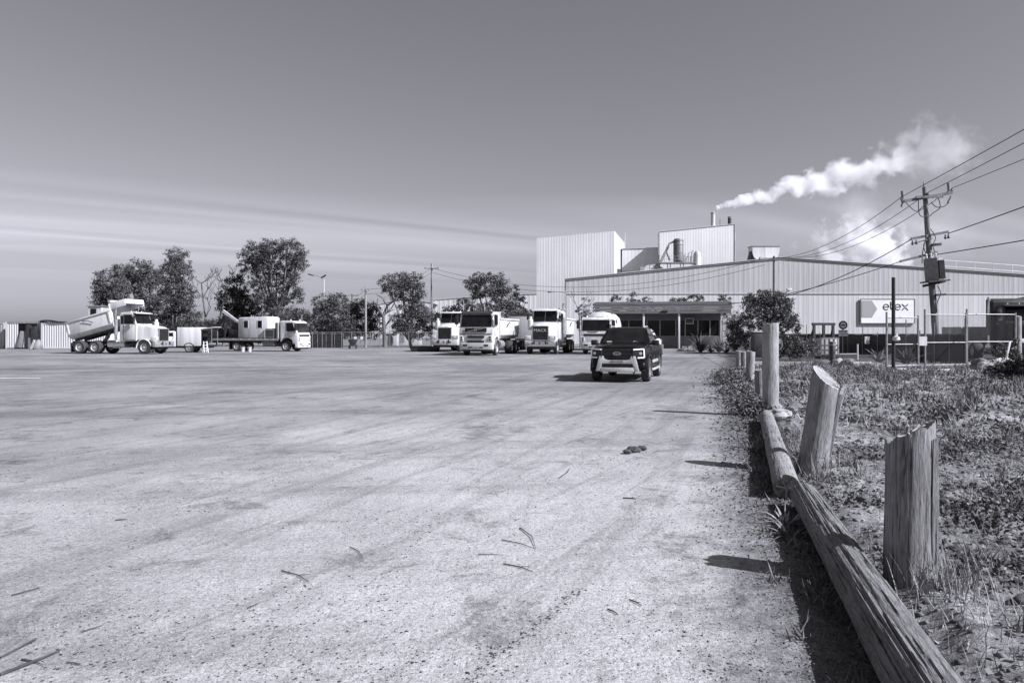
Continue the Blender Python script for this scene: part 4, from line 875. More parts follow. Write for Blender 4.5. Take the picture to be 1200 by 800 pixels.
    a = MB(); [a.cyl((x, -3.31, 0.80), (x, -3.27, 0.80), 0.07, n=10) for x in (-0.55, 0.0, 0.55)]; a.build('bumper_hole', BP, bu)
    a = MB(); a.box((0, -2.6, 0.48), (1.6, 0.7, 0.2)); a.build('sump_guard', M['dark_steel'], t)
    a = MB(); a.tube([(stackx, 0.35, 0.9), (stackx, 0.35, 3.1), (stackx, 0.35, 3.6), (stackx, 0.5, 3.75)], [0.09, 0.09, 0.07, 0.07], 10); ex = a.build('exhaust_stack', M['chrome'], t)
    a = MB(); a.lathe([(1.5, 0.08), (1.5, 0.14), (2.7, 0.14), (2.7, 0.08)], (stackx, 0.35, 0), 'z', 14); a.build('heat_shield', M['mid_steel'], ex)
    a = MB(); a.lathe([(0, 0.02), (0, 0.2), (0.75, 0.2), (0.8, 0.14), (0.8, 0.02)], (-stackx*0.98, -1.75, 1.75), 'z', 16); a.cyl((-stackx*0.98, -1.75, 2.5), (-stackx*0.98, -1.75, 2.75), 0.12, n=12); a.build('air_cleaner', P, t)
    for x in (-0.6, 0, 0.6): a = MB(); a.lathe([(-0.02, 0.02), (-0.02, 0.05), (0.1, 0.03), (0.1, 0.02)], (x, -0.7, 3.29), 'z', 8); a.build('roof_beacon', M['lamp'], t)
    a = MB(); a.cyl((0.75, -0.3, 3.2), (0.75, -0.3, 4.3), 0.012, n=5); a.build('aerial', M['lamp'], t)
    if sleeper:
        a = MB(); a.prism([(0.10, 1.02), (0.10, 3.5), (0.4, 3.7), (1.1, 3.7), (1.1, 1.02)], 'x', -1.1, 1.1); a.build('sleeper_box', P, t, bevel=0.08, seg=3)
    return t
def tipper_body(t, tilt, y0, y1, z0, paint='white_paint', side=1.30, guard=True):
    """tray hinged at the rear chassis end"""
    Q = Matrix.Translation((0, y1, z0)) @ Matrix.Rotation(-tilt, 4, 'X') @ Matrix.Translation((0, -y1, -z0)); P = M[paint]
    def put(mb, name, m, parent, **k):
        mb.v = [tuple(Q @ Vector(v)) for v in mb.v]; return mb.build(name, m, parent, **k)
    a = MB(); zt = z0+side
    a.prism([(-0.85, z0), (-1.2, z0+0.28), (-1.2, zt), (-1.12, zt), (-1.12, z0+0.32), (-0.8, z0+0.08), (0.8, z0+0.08), (1.12, z0+0.32), (1.12, zt), (1.2, zt), (1.2, z0+0.28), (0.85, z0)], 'y', y0, y1); b = put(a, 'tipper_tray', P, t, bevel=0.01)
    for s in (-1, 1):
        a = MB(); a.box((s*1.2, (y0+y1)/2, zt+0.02), (0.16, y1-y0+0.1, 0.12)); put(a, 'top_rail', P, b, bevel=0.015)
        for y in (y0+0.12, y1-0.12): a = MB(); a.box((s*1.225, y, (z0+0.35+zt)/2), (0.06, 0.12, side-0.45)); put(a, 'side_rib', P, b)
        a = MB(); a.tube([(s*1.27, y0+1.6, zt-0.55), (s*1.29, y0+2.0, zt-0.30), (s*1.27, y0+2.5, zt-0.20)], 0.03, 6); put(a, 'tarp_handle', M['dark_steel'], b)
    a = MB(); a.box((0, y0-0.03, (z0+zt)/2+0.28), (2.4, 0.07, side+0.5)); put(a, 'headboard', P, b, bevel=0.01)
    a = MB(); a.slab([(-1.16, y1, z0+0.1), (1.16, y1, z0+0.1), (1.16, y1+0.1, zt), (-1.16, y1+0.1, zt)], 0.07); put(a, 'tailgate', P, b)
    if guard:
        a = MB(); a.box((0, y0-0.72, zt+0.56), (2.2, 1.4, 0.07)); [a.box((s*1.10, y0-0.72, zt+0.30), (0.07, 1.36, 0.46)) for s in (-1, 1)]; a.box((0, y0-1.42, zt+0.40), (2.2, 0.07, 0.36)); put(a, 'cab_guard', P, b, bevel=0.012)
        a = MB(); a.lathe([(-1.15, 0.02), (-1.15, 0.11), (1.15, 0.11), (1.15, 0.02)], (0, y0-0.1, zt+0.72), 'x', 10); put(a, 'tarp_roll', M['dusty_white'], b)
    a = MB(); [a.box((s*0.5, (y0+y1)/2, z0-0.08), (0.12, y1-y0, 0.16)) for s in (-1, 1)]; put(a, 'sub_frame', M['dark_steel'], b)
    if tilt > 0.05:
        e = Q @ Vector((0, y0+1.2, z0-0.1)); a = MB(); a.cyl((0, y0+1.9, 0.9), e, 0.11, n=10); a.cyl((0, y0+1.9, 0.9), (0, y0+1.9, 0.9)+(e-Vector((0, y0+1.9, 0.9)))*0.6 if False else e.lerp(Vector((0, y0+1.9, 0.9)), 0.4), 0.15, n=10); a.build('hoist_ram', M['mid_steel'], t)
    return b
# raised tipper at the containers
yd = R(80); wf = Vector((X(169.5, 57.6), 57.6, 0)); fo = Matrix.Rotation(yd, 3, 'Z') @ Vector((-0.98, -2.15, 0))
dump = bonnet_truck('white bonneted dump truck with its tray half raised', wf-fo, yd, rear=(2.15, 3.50), tail=4.25, trim='mid_steel', stackx=-1.0)
tipper_body(dump, R(14.5), -0.05+0.35, 4.35, 1.12)
# row of parked trucks, noses towards the yard
def place(px, d, yaw, lx, ly):
    f = Matrix.Rotation(yaw, 3, 'Z') @ Vector((lx, ly, 0)); return Vector((X(px, d), d, 0))-f
y1_ = R(-13)
b = bonnet_truck('white bonneted tipper truck with square black grille, beside a low black skip', place(519.5, 64.0, y1_, -0.15, -3.2), y1_, rear=(2.6, 3.95), tail=4.7, trim='dusty_white'); tipper_body(b, 0, 0.7, 4.9, 1.15); b.scale = (1.07,)*3
y2_ = R(-14)
b = bonnet_truck('white bonneted tipper truck lettered MACK on its grille', place(633.5, 57.0, y2_, 0.0, -3.2), y2_, rear=(2.6, 3.95), tail=4.7, brand='MACK', gr_tall=0.05, trim='chrome'); tipper_body(b, 0, 0.7, 4.9, 1.15, side=1.45); b.scale = (1.07,)*3

def cabover_truck(label, loc, rz, w=1.22, zroof=3.02, length=7.6, wb=4.3, paint='white_paint', volvo=False, wing=False, WR=0.5, name='cabover_truck', zf=1.0, tandem=True, cabd=1.75):
    t = thing(name, label, 'truck', loc, rz); P = M[paint]; BP = M['black_plastic']; fy = -length/2
    zs = zroof; fx = fy+1.25
    # cab: nose at fy
    cp = [(fy+cabd, zf-0.1), (fy+cabd, zs-0.15), (fy+cabd-0.2, zs), (fy+0.55, zs), (fy+0.34, zs-0.12), (fy+0.06, zs-1.15), (fy+0.0, zs-1.45), (fy+0.02, zf-0.25), (fy+0.55, zf-0.25), (fy+0.62, zf+0.1), (fy+1.05, zf+0.32), (fy+1.5, zf+0.22)]
    a = MB(); a.prism(cp, 'x', -w, w); a.build('cab', P, t, bevel=0.07, seg=3)
    zw0, zw1 = zs-1.02, zs-0.2
    def fyz(z):  # front surface y at height z
        u = (z-(zs-1.15))/((zs-0.12)-(zs-1.15)); return fy+0.06+0.28*u
    a = MB(); a.slab([(-w*0.90, fyz(zw0)-0.02, zw0), (w*0.90, fyz(zw0)-0.02, zw0), (w*0.87, fyz(zw1)-0.02, zw1), (-w*0.87, fyz(zw1)-0.02, zw1)], 0.03); ws = a.build('windscreen', M['glass'], t)
    a = MB(); [a.cyl((x, fyz(zw0)-0.05, zw0+0.03), (x+0.5, fyz(zw0+0.2)-0.05, zw0+0.16), 0.015, n=5) for x in (-0.85, -0.15, 0.45)]; a.build('wiper', BP, ws)
    if volvo:
        a = MB(); a.slab([(-w*0.93, fy+0.18, zs-0.12), (w*0.93, fy+0.18, zs-0.12), (w*0.9, fy+0.42, zs+0.05), (-w*0.9, fy+0.42, zs+0.05)], 0.05); a.build('sun_visor', mat('visor_smoke', 0.04, 0.3), t)
    for s in (-1, 1):
        a = MB(); a.slab([(s*(w+0.003), fy+0.28, zw0+0.02), (s*(w+0.003), fy+1.15, zw0+0.02), (s*(w+0.003), fy+1.15, zw1), (s*(w+0.003), fy+0.52, zw1)], 0.02); a.build('side_window', M['glass'], t)
        a = MB(); a.box((s*(w+0.003), fy+0.78, (zf+0.4+zw0)/2+0.08), (0.02, 0.85, zw0-zf-0.32)); dr = a.build('door', P, t, bevel=0.01); seams(t, s*(w+0.006), fy+0.33, fy+1.22, zf+0.45, zw1+0.04, dr); a = MB(); a.box((s*(w+0.02), fy+1.02, zw0-0.15), (0.03, 0.16, 0.04)); a.build('handle', BP, dr)
        a = MB(); a.tube([(s*w, fy+0.3, zw1+0.02), (s*(w+0.22), fy+0.12, zw1), (s*(w+0.22), fy+0.12, zw0), (s*w, fy+0.25, zw0)], 0.025, 6); mf = a.build('mirror_frame', BP, t)
        a = MB(); a.box((s*(w+0.2), fy+0.10, (zw0+zw1)/2+0.05), (0.24, 0.14, 0.62)); a.build('mirror', BP, mf, bevel=0.03)
        a = MB(); a.prism([(s*w*0.70, zf-0.02), (s*w*0.97, zf-0.02), (s*w*0.97, zf+0.42), (s*w*0.80, zf+0.38), (s*w*0.72, zf+0.2)], 'y', fy-0.035, fy+0.05); lp = a.build('headlight', M['lamp'], t, bevel=0.01)
        a = MB(); [a.cyl((s*w*0.84, fy-0.05, zf+q), (s*w*0.84, fy-0.02, zf+q), 0.07, n=12) for q in (0.10, 0.27)]; a.build('lens', M['glass'], lp)
        wheel(t, s*(w-0.18), fx, WR, 0.3, 'alloy', 0.56)
        a = MB(); arch(a, fx, WR, WR+0.08, WR+0.13, s*(w-0.36), s*(w+0.01), R(0), R(180), 14); a.build('wheel_arch', BP if not volvo else M['mid_steel'], t)
        for y in ((fx+wb, fx+wb+1.35) if tandem else (fx+wb,)): wheel(t, s*(w-0.27), y, WR, 0.5, 'alloy', 0.56)
        a = MB(); a.lathe([(-0.55, 0.02), (-0.55, 0.3), (0.55, 0.3), (0.55, 0.02)], (s*(w-0.36), fx+1.75, 0.75), 'y', 18); a.build('fuel_tank', M['mid_steel'], t)
        a = MB(); a.box((s*(w-0.27), fx+wb+(2.05 if tandem else 0.7), 0.5), (0.55, 0.02, 0.7)); a.build('mud_flap', BP, t)
    # front panels
    if volvo:
        a = MB(); a.box((0, fy-0.02, zf+0.78), (1.55, 0.05, 0.28)); gr = a.build('grille', M['grille_dark'], t, bevel=0.01)
        a = MB(); [a.box((0, fy-0.05, zf+z), (1.5, 0.02, 0.02)) for z in (0.70, 0.78, 0.86)]; a.build('grille_bar', M['dark_steel'], gr)
        a = MB(); box_arm(a, (-0.55, fy-0.062, zf+0.67), (0.55, fy-0.062, zf+0.89), 0.012, 0.035); a.lathe([(-0.02, 0.07), (-0.02, 0.1), (0.01, 0.1), (0.01, 0.07)], (0, fy-0.065, zf+0.78), 'y', 18); a.build('emblem', M['chrome'], gr)
        for z, hh, ww in ((0.30, 0.17, 1.25), (-0.03, 0.14, 1.25)):
            a = MB(); a.prism([(-ww/2+0.05, zf+z-hh/2), (ww/2-0.05, zf+z-hh/2), (ww/2, zf+z+hh/2), (-ww/2, zf+z+hh/2)], 'y', fy-0.06, fy-0.01); a.build('air_intake', M['grille_dark'], t)
        a = MB(); a.box((0, fy-0.004, zf+0.52), (2*w-0.2, 0.04, 0.035)); a.build('panel_gap', BP, t)
    else:
        a = MB(); a.box((0, fy+0.005, zf+0.50), (2*w-0.5, 0.05, 0.16)); a.build('grille', M['grille_dark'], t)
        if wing:
            a = MB(); a.prism([(-0.42, zf+0.95), (-0.18, zf+0.82), (0.18, zf+0.82), (0.42, zf+0.95), (0.1, zf+0.90), (0, zf+0.93), (-0.1, zf+0.90)], 'y', fy-0.01, fy+0.05); a.build('wing_emblem', BP, t)
    a = MB(); a.prism([(-w, fy+0.3), (-w*0.97, fy-0.02), (-w*0.8, fy-0.07), (w*0.8, fy-0.07), (w*0.97, fy-0.02), (w, fy+0.3)], 'z', zf-0.58, zf-0.10); bu = a.build('bumper', P if not volvo else M['dusty_white'], t, bevel=0.03)
    a = MB(); [a.box((x, fy-0.075, zf-0.28), (0.3, 0.02, 0.12)) for x in (-0.75, 0.75)]; [a.box((x, fy-0.075, zf-0.42), (0.24, 0.02, 0.07)) for x in (-0.4, 0.4)]; a.build('bumper_opening', BP, bu)
    a = MB(); a.box((0, fy-0.085, zf-0.34), (0.42, 0.02, 0.13)); a.build('number_plate', M['dusty_white'], bu)
    a = MB(); a.box((0, fy+0.4, zf-0.66), (2*w-0.2, 0.5, 0.1)); a.build('under_bar', M['dark_steel'], t)
    a = MB(); [a.box((s*0.42, fy+length/2+0.3, 0.88), (0.1, length-0.7, 0.26)) for s in (-1, 1)]; [a.cyl((-w+0.25, y, WR), (w-0.25, y, WR), 0.09, n=8) for y in (fx, fx+wb)]; [a.box((0, fy+q, 0.88), (0.8, 0.15, 0.2)) for q in (1.4, 3.0, 4.6, 6.2)]; a.build('chassis', M['dark_steel'], t)
    for x in (-w*0.7, w*0.7): a = MB(); a.lathe([(-0.03, 0.02), (-0.03, 0.07), (0.14, 0.06), (0.14, 0.02)], (x, fy+0.9, zs), 'z', 8); a.build('roof_beacon', M['lamp'], t)
    a = MB(); a.cyl((w*0.4, fy+0.5, zs-0.05), (w*0.4, fy+0.5, zs+0.55), 0.015, n=5); a.build('aerial', M['lamp'], t)
    return t, fy
y3_ = R(-14)
v, fy = cabover_truck('white cab-over tipper truck with dark sun visor and slim black grille', place(558.5, 53.6, y3_, 0, -3.8), y3_, volvo=True)
tipper_body(v, 0, fy+2.1, fy+7.6, 1.15, side=1.40, guard=False); v.scale = (1.05,)*3
y4_ = R(-15)
tk, fy = cabover_truck('white cab-over truck with rounded white tank body behind the black pickup', place(698, 56.5, y4_, 0, -3.6), y4_, w=1.16, zroof=2.85, length=7.2, wb=4.0, wing=True)
rings = []
for y, sc in ((fy+1.95, 0.82), (fy+2.15, 0.97), (fy+2.6, 1.0), (fy+6.4, 1.0), (fy+6.9, 0.9), (fy+7.05, 0.7)):
    h = [(1.05, 1.2), (1.2, 1.5), (1.2, 2.35), (1.08, 2.85), (0.75, 3.2), (0.3, 3.33)]
    h = [(x*sc, 1.2+(z-1.2)*sc) for x, z in h]
    rings.append([Vector((x, y, z)) for x, z in h]+[Vector((-x, y, z)) for x, z in h[::-1]])
a = MB(); a.loft(rings); tb = a.build('tank', M['white_paint'], tk, angle=25)
a = MB(); a.box((1.2, fy+3.3, 2.55), (0.04, 0.2, 0.35)); a.build('tank_hatch', M['black_plastic'], tb)
a = MB(); a.tube([(0.85, fy+2.5, 3.05), (0.9, fy+2.5, 3.25), (0.98, fy+2.5, 3.1)], 0.03, 6); a.build('tank_handle', M['black_plastic'], tb)

# pale box trailer standing between the tippers
bt = thing('box_trailer', 'pale grey box trailer parked between the tipper trucks', 'trailer', gp(612, 70), R(-12))
a = MB(); a.box((0, 3, 2.2), (2.4, 7, 2.2)); a.build('body', M['clad_grey'], bt, bevel=0.03); a = MB(); a.box((0, 3, 3.36), (2.5, 7.1, 0.08)); a.build('roof', M['dark_steel'], bt)
a = MB(); a.box((0, 3, 1.0), (1.2, 7, 0.2)); a.cyl((0.7, 0.2, 0.0), (0.7, 0.2, 1.0), 0.06, n=8); a.cyl((-0.7, 0.2, 0), (-0.7, 0.2, 1.0), 0.06, n=8); a.build('frame', M['dark_steel'], bt)
for s in (-1, 1):
    for y in (4.6, 5.9): wheel(bt, s*1.0, y, 0.5, 0.35, 'alloy')
# low black skip at the end of the row
sk = thing('black_skip', 'low black steel skip on the gravel at the end of the truck row', 'skip', gp(498, 65.5)); a = MB()
a.prism([(-1.1, 0.02), (1.1, 0.02), (1.3, 0.42), (-1.3, 0.42)], 'y', -0.7, 0.7); a.build('hull', M['dark_steel'], sk, bevel=0.02); a = MB(); [a.box((0, s*0.72, 0.44), (2.7, 0.08, 0.06)) for s in (-1, 1)]; a.build('rim', M['black_plastic'], sk)

# flatbed service truck
y5_ = R(77)
ft, fy = cabover_truck('white flatbed truck carrying a white crew cabin and folded boom', place(335.5, 65.8, y5_, -0.95, -4.6+1.25), y5_, w=1.13, zroof=2.72, length=9.2, wb=4.9, WR=0.45, zf=0.92, tandem=False, name='flatbed_truck')
a = MB(); a.box((0, fy+5.55, 1.12), (2.35, 7.2, 0.14)); tr = a.build('tray', M['dark_steel'], ft, bevel=0.01)
for s in (-1, 1): a = MB(); a.box((s*1.19, fy+5.55, 1.06), (0.06, 7.25, 0.2)); a.build('tray_rail', M['mid_steel'], tr)
for k in range(9): a = MB(); a.box((-1.225, fy+2.4+k*0.8, 1.08), (0.02, 0.1, 0.07)); a.build('marker_lamp', M['lamp'], tr)
a = MB(); a.box((0, fy+1.98, 1.85), (2.2, 0.08, 1.5)); a.build('headboard', M['white_paint'], ft)
a = MB(); a.tube([(-1.05, fy+2.15, 1.1), (-1.05, fy+2.15, 2.55)], 0.12, 10); a.build('exhaust_stack', M['dark_steel'], ft)
a = MB(); a.box((0, fy+1.55, 1.98), (2.18, 0.5, 1.5)); a.build('sleeper_pod', M['white_paint'], ft, bevel=0.05)
cw = thing('crew_cabin', 'white site cabin with dark windows loaded on the flatbed truck', 'site cabin', (0, 0, 0), 0)
mw = Matrix.Translation(ft.location) @ Matrix.Rotation(y5_, 4, 'Z'); cw.location = mw @ Vector((0, fy+4.0, 1.19)); cw.rotation_euler = (0, 0, y5_)
a = MB(); a.prism([(-1.45, 0), (1.55, 0), (1.55, 1.72), (1.4, 1.86), (-1.3, 1.94), (-1.45, 1.82)], 'x', -1.0, 1.0); a.build('shell', M['white_paint'], cw, bevel=0.04)
for y, hh in ((0.75, 0.62), (-0.65, 0.62)): a = MB(); a.box((-1.005, y, 1.25), (0.03, 0.42, hh)); wn_ = a.build('window', M['glass'], cw); a = MB(); [a.box((-1.012, y+q, 1.25), (0.03, 0.04, hh+0.08)) for q in (-0.23, 0.23)]; a.build('frame', M['dusty_white'], wn_)
a = MB(); [a.cyl((x, y, 1.85), (x, y, 2.08), 0.05, n=8) for x, y in ((0.7, 1.1), (0.5, 0.0), (0.7, -0.9), (-0.4, 0.6))]; a.build('roof_vent', M['galv'], cw)
bm_scale = 1.25
gn = thing('generator_set', 'grey louvred generator box strapped beside the white site cabin', 'generator', mw @ Vector((-0.70, fy+2.85, 1.19)), y5_)
cw.location = mw @ Vector((0.1, fy+4.55, 1.19))
a = MB(); a.box((0, 0, 0.45), (0.75, 0.95, 0.85)); gb_ = a.build('housing', M['mid_steel'], gn, bevel=0.03)
a = MB(); [a.box((-0.385, q, 0.45), (0.03, 0.05, 0.6)) for q in np.linspace(-0.35, 0.35, 7)]; a.build('louvre', M['dark_steel'], gb_); a = MB(); [a.box((-0.38, q, 0.45), (0.04, 0.06, 0.84)) for q in (-0.45, 0.45)]; a.build('edge_trim', M['white_paint'], gb_)
bm_ = thing('folded_boom', 'dark folded drilling boom with pale tip lying on the truck tray', 'boom', mw @ Vector((0, fy+7.15, 1.19)), y5_); bm_.scale = (1.0, 1.0, bm_scale)
a = MB(); a.box((0, -0.5, 0.28), (1.5, 1.1, 0.55)); a.prism([(-1.0, 0.5), (0.0, 0.5), (-0.25, 1.15), (-0.9, 1.0)], 'x', -0.6, 0.5); a.build('base', M['dark_steel'], bm_, bevel=0.04)
a = MB(); box_arm(a, (0.2, -0.6, 0.7), (0.1, 0.9, 1.5), 0.2, 0.25); box_arm(a, (0.1, 0.9, 1.5), (0.25, 1.9, 0.9), 0.18, 0.2); a.build('lower_arm', M['dark_steel'], bm_)
a = MB(); box_arm(a, (0.4, -0.5, 1.0), (0.45, 1.4, 2.0), 0.16, 0.22); a.build('upper_arm', M['dusty_white'], bm_)
a = MB(); a.tube([(0.3, 0.0, 0.6), (0.5, 0.6, 1.3), (0.4, 1.2, 1.2), (0.3, 1.7, 0.4)], 0.05, 6); a.tube([(-0.2, 0.2, 0.3), (0.0, 1.0, 0.9), (0.2, 1.8, 0.2)], 0.07, 6); a.build('hydraulic_hose', M['black_plastic'], bm_)
a = MB(); a.cyl((0.45, 0.3, 0.9), (0.45, 1.1, 1.65), 0.07, n=8); a.build('ram', M['galv'], bm_)
a = MB(); a.lathe([(-0.5, 0.02), (-0.5, 0.34), (-0.42, 0.36), (0.42, 0.36), (0.5, 0.34), (0.5, 0.02)], (-0.3, 0.75, 0.40), 'x', 18); a.build('winch_drum', M['black_plastic'], bm_)
a = MB(); a.box((-0.55, 1.5, 0.3), (0.7, 0.9, 0.6)); a.box((-0.5, 1.3, 0.75), (0.45, 0.4, 0.3)); a.build('engine_housing', M['dark_steel'], bm_, bevel=0.04)
a = MB(); box_arm(a, (-0.9, -0.9, 0.5), (-0.9, 1.9, 1.05), 0.09, 0.1); box_arm(a, (-0.9, 1.9, 1.05), (-0.9, 1.9, 0.02), 0.08, 0.08); box_arm(a, (-0.9, 0.3, 0.72), (-0.9, 0.3, 0.02), 0.08, 0.08); a.build('guard_rail', M['dark_steel'], bm_)
a = MB(); a.tube([(-0.6, -0.7, 1.1), (-0.75, 0.1, 1.55), (-0.7, 0.9, 1.35), (-0.6, 1.6, 0.8)], 0.045, 6); a.build('hydraulic_hose', M['black_plastic'], bm_)
for k, px in enumerate((284.5, 292.5)):
    bk = thing('plastic_bucket', ('white plastic bucket beside the flatbed truck, next to its rear wheel', 'white plastic bucket beside the flatbed truck, farther from its rear wheel')[k], 'bucket', gp(px, 64.2), 0, 'buckets by the flatbed')
    a = MB(); a.lathe([(0, 0.01), (0, 0.15), (0.42, 0.19), (0.44, 0.2), (0.44, 0.17), (0.05, 0.13), (0.05, 0.01)], (0, 0, 0), 'z', 16); a.build('pail', M['dusty_white'], bk)
    a = MB(); a.tube([(0.19*math.cos(t), 0.02, 0.40+0.16*math.sin(t)) for t in np.linspace(0, math.pi, 8)], 0.01, 5); a.build('handle', M['galv'], bk)

# service ute with open canopy, nose hidden behind the dump truck
y6_ = R(-84); u = thing('service_ute', 'white service ute with box canopy, rear hatch propped open', 'service ute', gp(212, 62.5), y6_)
a = MB(); cpz = [(0, 0.55), (0, 1.05), (-0.15, 1.6), (-0.55, 1.85), (-1.7, 1.86), (-1.9, 1.75), (-2.1, 0.55)]
a.prism([(-2.9, 0.5), (-2.9, 0.95), (-2.75, 1.05), (-1.9, 1.12), (-1.35, 1.78), (-0.25, 1.82), (-0.12, 1.7), (-0.12, 0.5)], 'x', -0.88, 0.88); a.build('cab', M['white_paint'], u, bevel=0.06)
a = MB(); a.box((-0.885, -0.8, 1.45), (0.02, 0.95, 0.45)); a.box((0.885, -0.8, 1.45), (0.02, 0.95, 0.45)); a.build('side_window', M['glass'], u)
a = MB(); a.box((0, 0.95, 1.34), (1.9, 1.9, 1.56)); a.build('canopy', M['white_paint'], u, bevel=0.04)
a = MB(); a.box((0, 2.35, 0.60), (1.85, 1.0, 0.1)); a.build('tray_floor', M['dark_steel'], u)
a = MB(); a.slab([(-0.95, 1.9, 1.98), (0.95, 1.9, 1.98), (0.95, 3.05, 2.14), (-0.95, 3.05, 2.14)], 0.05); a.build('hatch', M['dusty_white'], u)
a = MB(); [a.cyl((s*0.85, 2.75, 0.6), (s*0.85, 2.75, 2.08), 0.03, n=6) for s in (-1, 1)]; a.build('hatch_strut', M['galv'], u)
a = MB(); a.box((0, 1.93, 1.25), (1.7, 0.04, 1.25)); [a.box((0, 2.2, z), (1.6, 0.5, 0.04)) for z in (0.95, 1.35)]; [a.box((x, 2.2, z+0.14), (0.35, 0.35, 0.22)) for x, z in ((-0.5, 0.95), (0.2, 0.95), (-0.1, 1.35), (0.55, 1.35))]; a.build('tool_shelf', M['black_plastic'], u)
for s in (-1, 1):
    wheel(u, s*0.82, -2.15, 0.37, 0.24, 'mid_steel', 0.6); wheel(u, s*0.82, 0.95, 0.37, 0.24, 'mid_steel', 0.6)
    a = MB(); arch(a, 0.95, 0.37, 0.40, 0.47, s*0.80, s*0.965, 0, math.pi, 12); a.build('wheel_arch', M['black_plastic'], u)
a = MB(); a.box((0, -0.1, 0.46), (1.5, 5.2, 0.14)); a.build('chassis', M['dark_steel'], u)
st = thing('step_ladder', 'small white folding step ladder standing behind the service ute', 'ladder', gp(240.5, 61.5), R(35))
for sg_ in (-1, 1):
    for x in (-0.16, 0.16): a = MB(); box_arm(a, (x, sg_*0.34, 0.0), (x*0.8, sg_*0.03, 0.95), 0.05, 0.05); a.build('rail', M['white_paint'], st)
for k in range(4): a = MB(); a.box((0, -0.28+0.075*k, 0.18+0.23*k), (0.3, 0.07, 0.03)); a.build('tread', M['white_paint'], st)

# dark prime mover and trailer behind the gates
pm = bonnet_truck('dark prime mover with tall exhaust stack behind the gates', gp(1188, 43.5), R(-13), paint='dark_steel', trim='dark_steel', rear=(3.0, 4.3), tail=4.6, sleeper=True, stackx=-1.16, name='prime_mover')
dt = thing('box_trailer', 'tall black curtain-sided trailer beyond the prime mover', 'trailer', gp(1222, 56), R(-24)); a = MB(); a.box((0, 4.5, 2.75), (2.5, 11, 3.1)); a.build('curtain_body', M['black_plastic'], dt, bevel=0.03)
a = MB(); a.box((0, 4.5, 4.34), (2.56, 11.1, 0.1)); [a.box((s*1.24, -1.0, 2.75), (0.12, 0.12, 3.2)) for s in (-1, 1)]; a.build('frame', M['mid_steel'], dt); a = MB(); a.box((0, 4.5, 1.1), (1.2, 10.5, 0.25)); [a.cyl((s*0.8, 0.6, 0), (s*0.8, 0.6, 1.1), 0.08, n=8) for s in (-1, 1)]; a.build('chassis', M['dark_steel'], dt)
for s in (-1, 1):
    for y in (7.2, 8.5): wheel(dt, s*1.0, y, 0.5, 0.4, 'alloy')

# ------------------------------------------------------------------ containers and clutter at the far end of the yard
def container(label, px0, px1, d, top, open_from=None, mname='clad_white'):
    x0, x1 = X(px0, d), X(px1, d); w = x1-x0; h = Z(top, d)
    t = thing('shipping_container', label, 'container', (x0, d, 0), R(0))
    o0, o1 = open_from if open_from else (w, w)
    for xa, xb in ((0, o0), (o1, w)):
        if xb-xa > 0.1: a = MB(); ribwall(a, (xa, 0), (xb, 0), 0.12, 0.12, h-0.12, h-0.12, 0.24, 0.04); a.build('side_wall', M[mname], t, flat=True, normals=False)
    a = MB(); a.box((0.03, 1.2, h/2), (0.06, 2.4, h-0.2)); a.box((w-0.03, 1.2, h/2), (0.06, 2.4, h-0.2)); a.build('end_wall', M[mname], t)
    a = MB(); a.box((w/2, 2.42, h/2), (w, 0.05, h-0.2)); a.build('back_wall', M[mname], t)
    a = MB(); a.box((w/2, 1.2, h-0.05), (w+0.02, 2.5, 0.1)); a.build('roof', M['mid_steel'], t)
    a = MB(); a.box((w/2, 1.2, 0.08), (w-0.02, 2.4, 0.12)); a.build('floor', M['dark_steel'], t)
    for xx in (0.06, w-0.06): a = MB(); a.box((xx, -0.01, h/2), (0.14, 0.12, h-0.06)); a.build('corner_post', M[mname], t)
    for zc in (0.10, h-0.14): a = MB(); a.box((w/2, -0.01, zc), (w-0.3, 0.10, 0.13)); a.build('side_rail', M['mid_steel' if open_from else mname], t)
    return t
container('weathered grey container beside the open one', -52, 5, 77, 377, None, 'clad_grey')
cB = container('white container standing open with boards inside', 7, 47.5, 76, 376.5, (1.25, 3.2))
container('long white ribbed container under a black tarpaulin', 48.5, 128, 75.5, 377.5)
tp = thing('tarpaulin', 'black tarpaulin sagging over the white ribbed container roof', 'tarpaulin', (X(45, 75.5), 75.4, Z(377.5, 75.5)+0.02))
a = MB(); L_ = 6.2
vs_ = []; fs_ = []
for i in range(15):
    for j in range(5): vs_.append((L_*i/14, -0.1+j*0.65+0.05*math.sin(i*1.3+j), 0.14+0.05*math.sin(i*0.9)+0.08*math.sin(j*1.2+i*0.4)-(0.1 if j == 0 else 0)-0.012*i))
for i in range(14):
    for j in range(4): fs_.append((i*5+j, (i+1)*5+j, (i+1)*5+j+1, i*5+j+1))
a.add(vs_, fs_); a.add([(p[0], p[1], p[2]-0.05) for p in vs_], [f[::-1] for f in fs_]); a.build('sheet', M['black_plastic'], tp)
for k, (px, wd2, hh, tilt, mn_, lb) in enumerate(((23.5, 0.5, 1.7, 8, 'mid_steel', 'grey plywood sheet leaning inside the open container, next to the white wall'), (29.5, 0.28, 2.3, 10, 'white_paint', 'narrow white board leaning inside the open container'), (33.5, 0.55, 2.35, 5, 'dark_steel', 'tall dark sheet leaning inside the open container'), (38.0, 0.6, 2.2, 7, 'mid_steel', 'broad grey sheet leaning at the mouth of the open container'), (43.5, 0.7, 2.3, 4, 'dark_steel', 'dark ribbed sheet propped against the open container front'))):
    a = MB(); rt = Matrix.Rotation(R(-tilt), 3, 'X') @ Matrix.Rotation(R(6-3*k), 3, 'Y'); a.box(rt @ Vector((0, 0, hh/2)), (wd2, 0.04, hh), rt)
    o = a.build('leaning_board', M[mn_], None, bevel=0.005); o.location = (X(px, 75.7), 75.6-0.05*k, 0.16 if k < 3 else 0.04); tag(o, lb, 'board', 'boards at the open container')
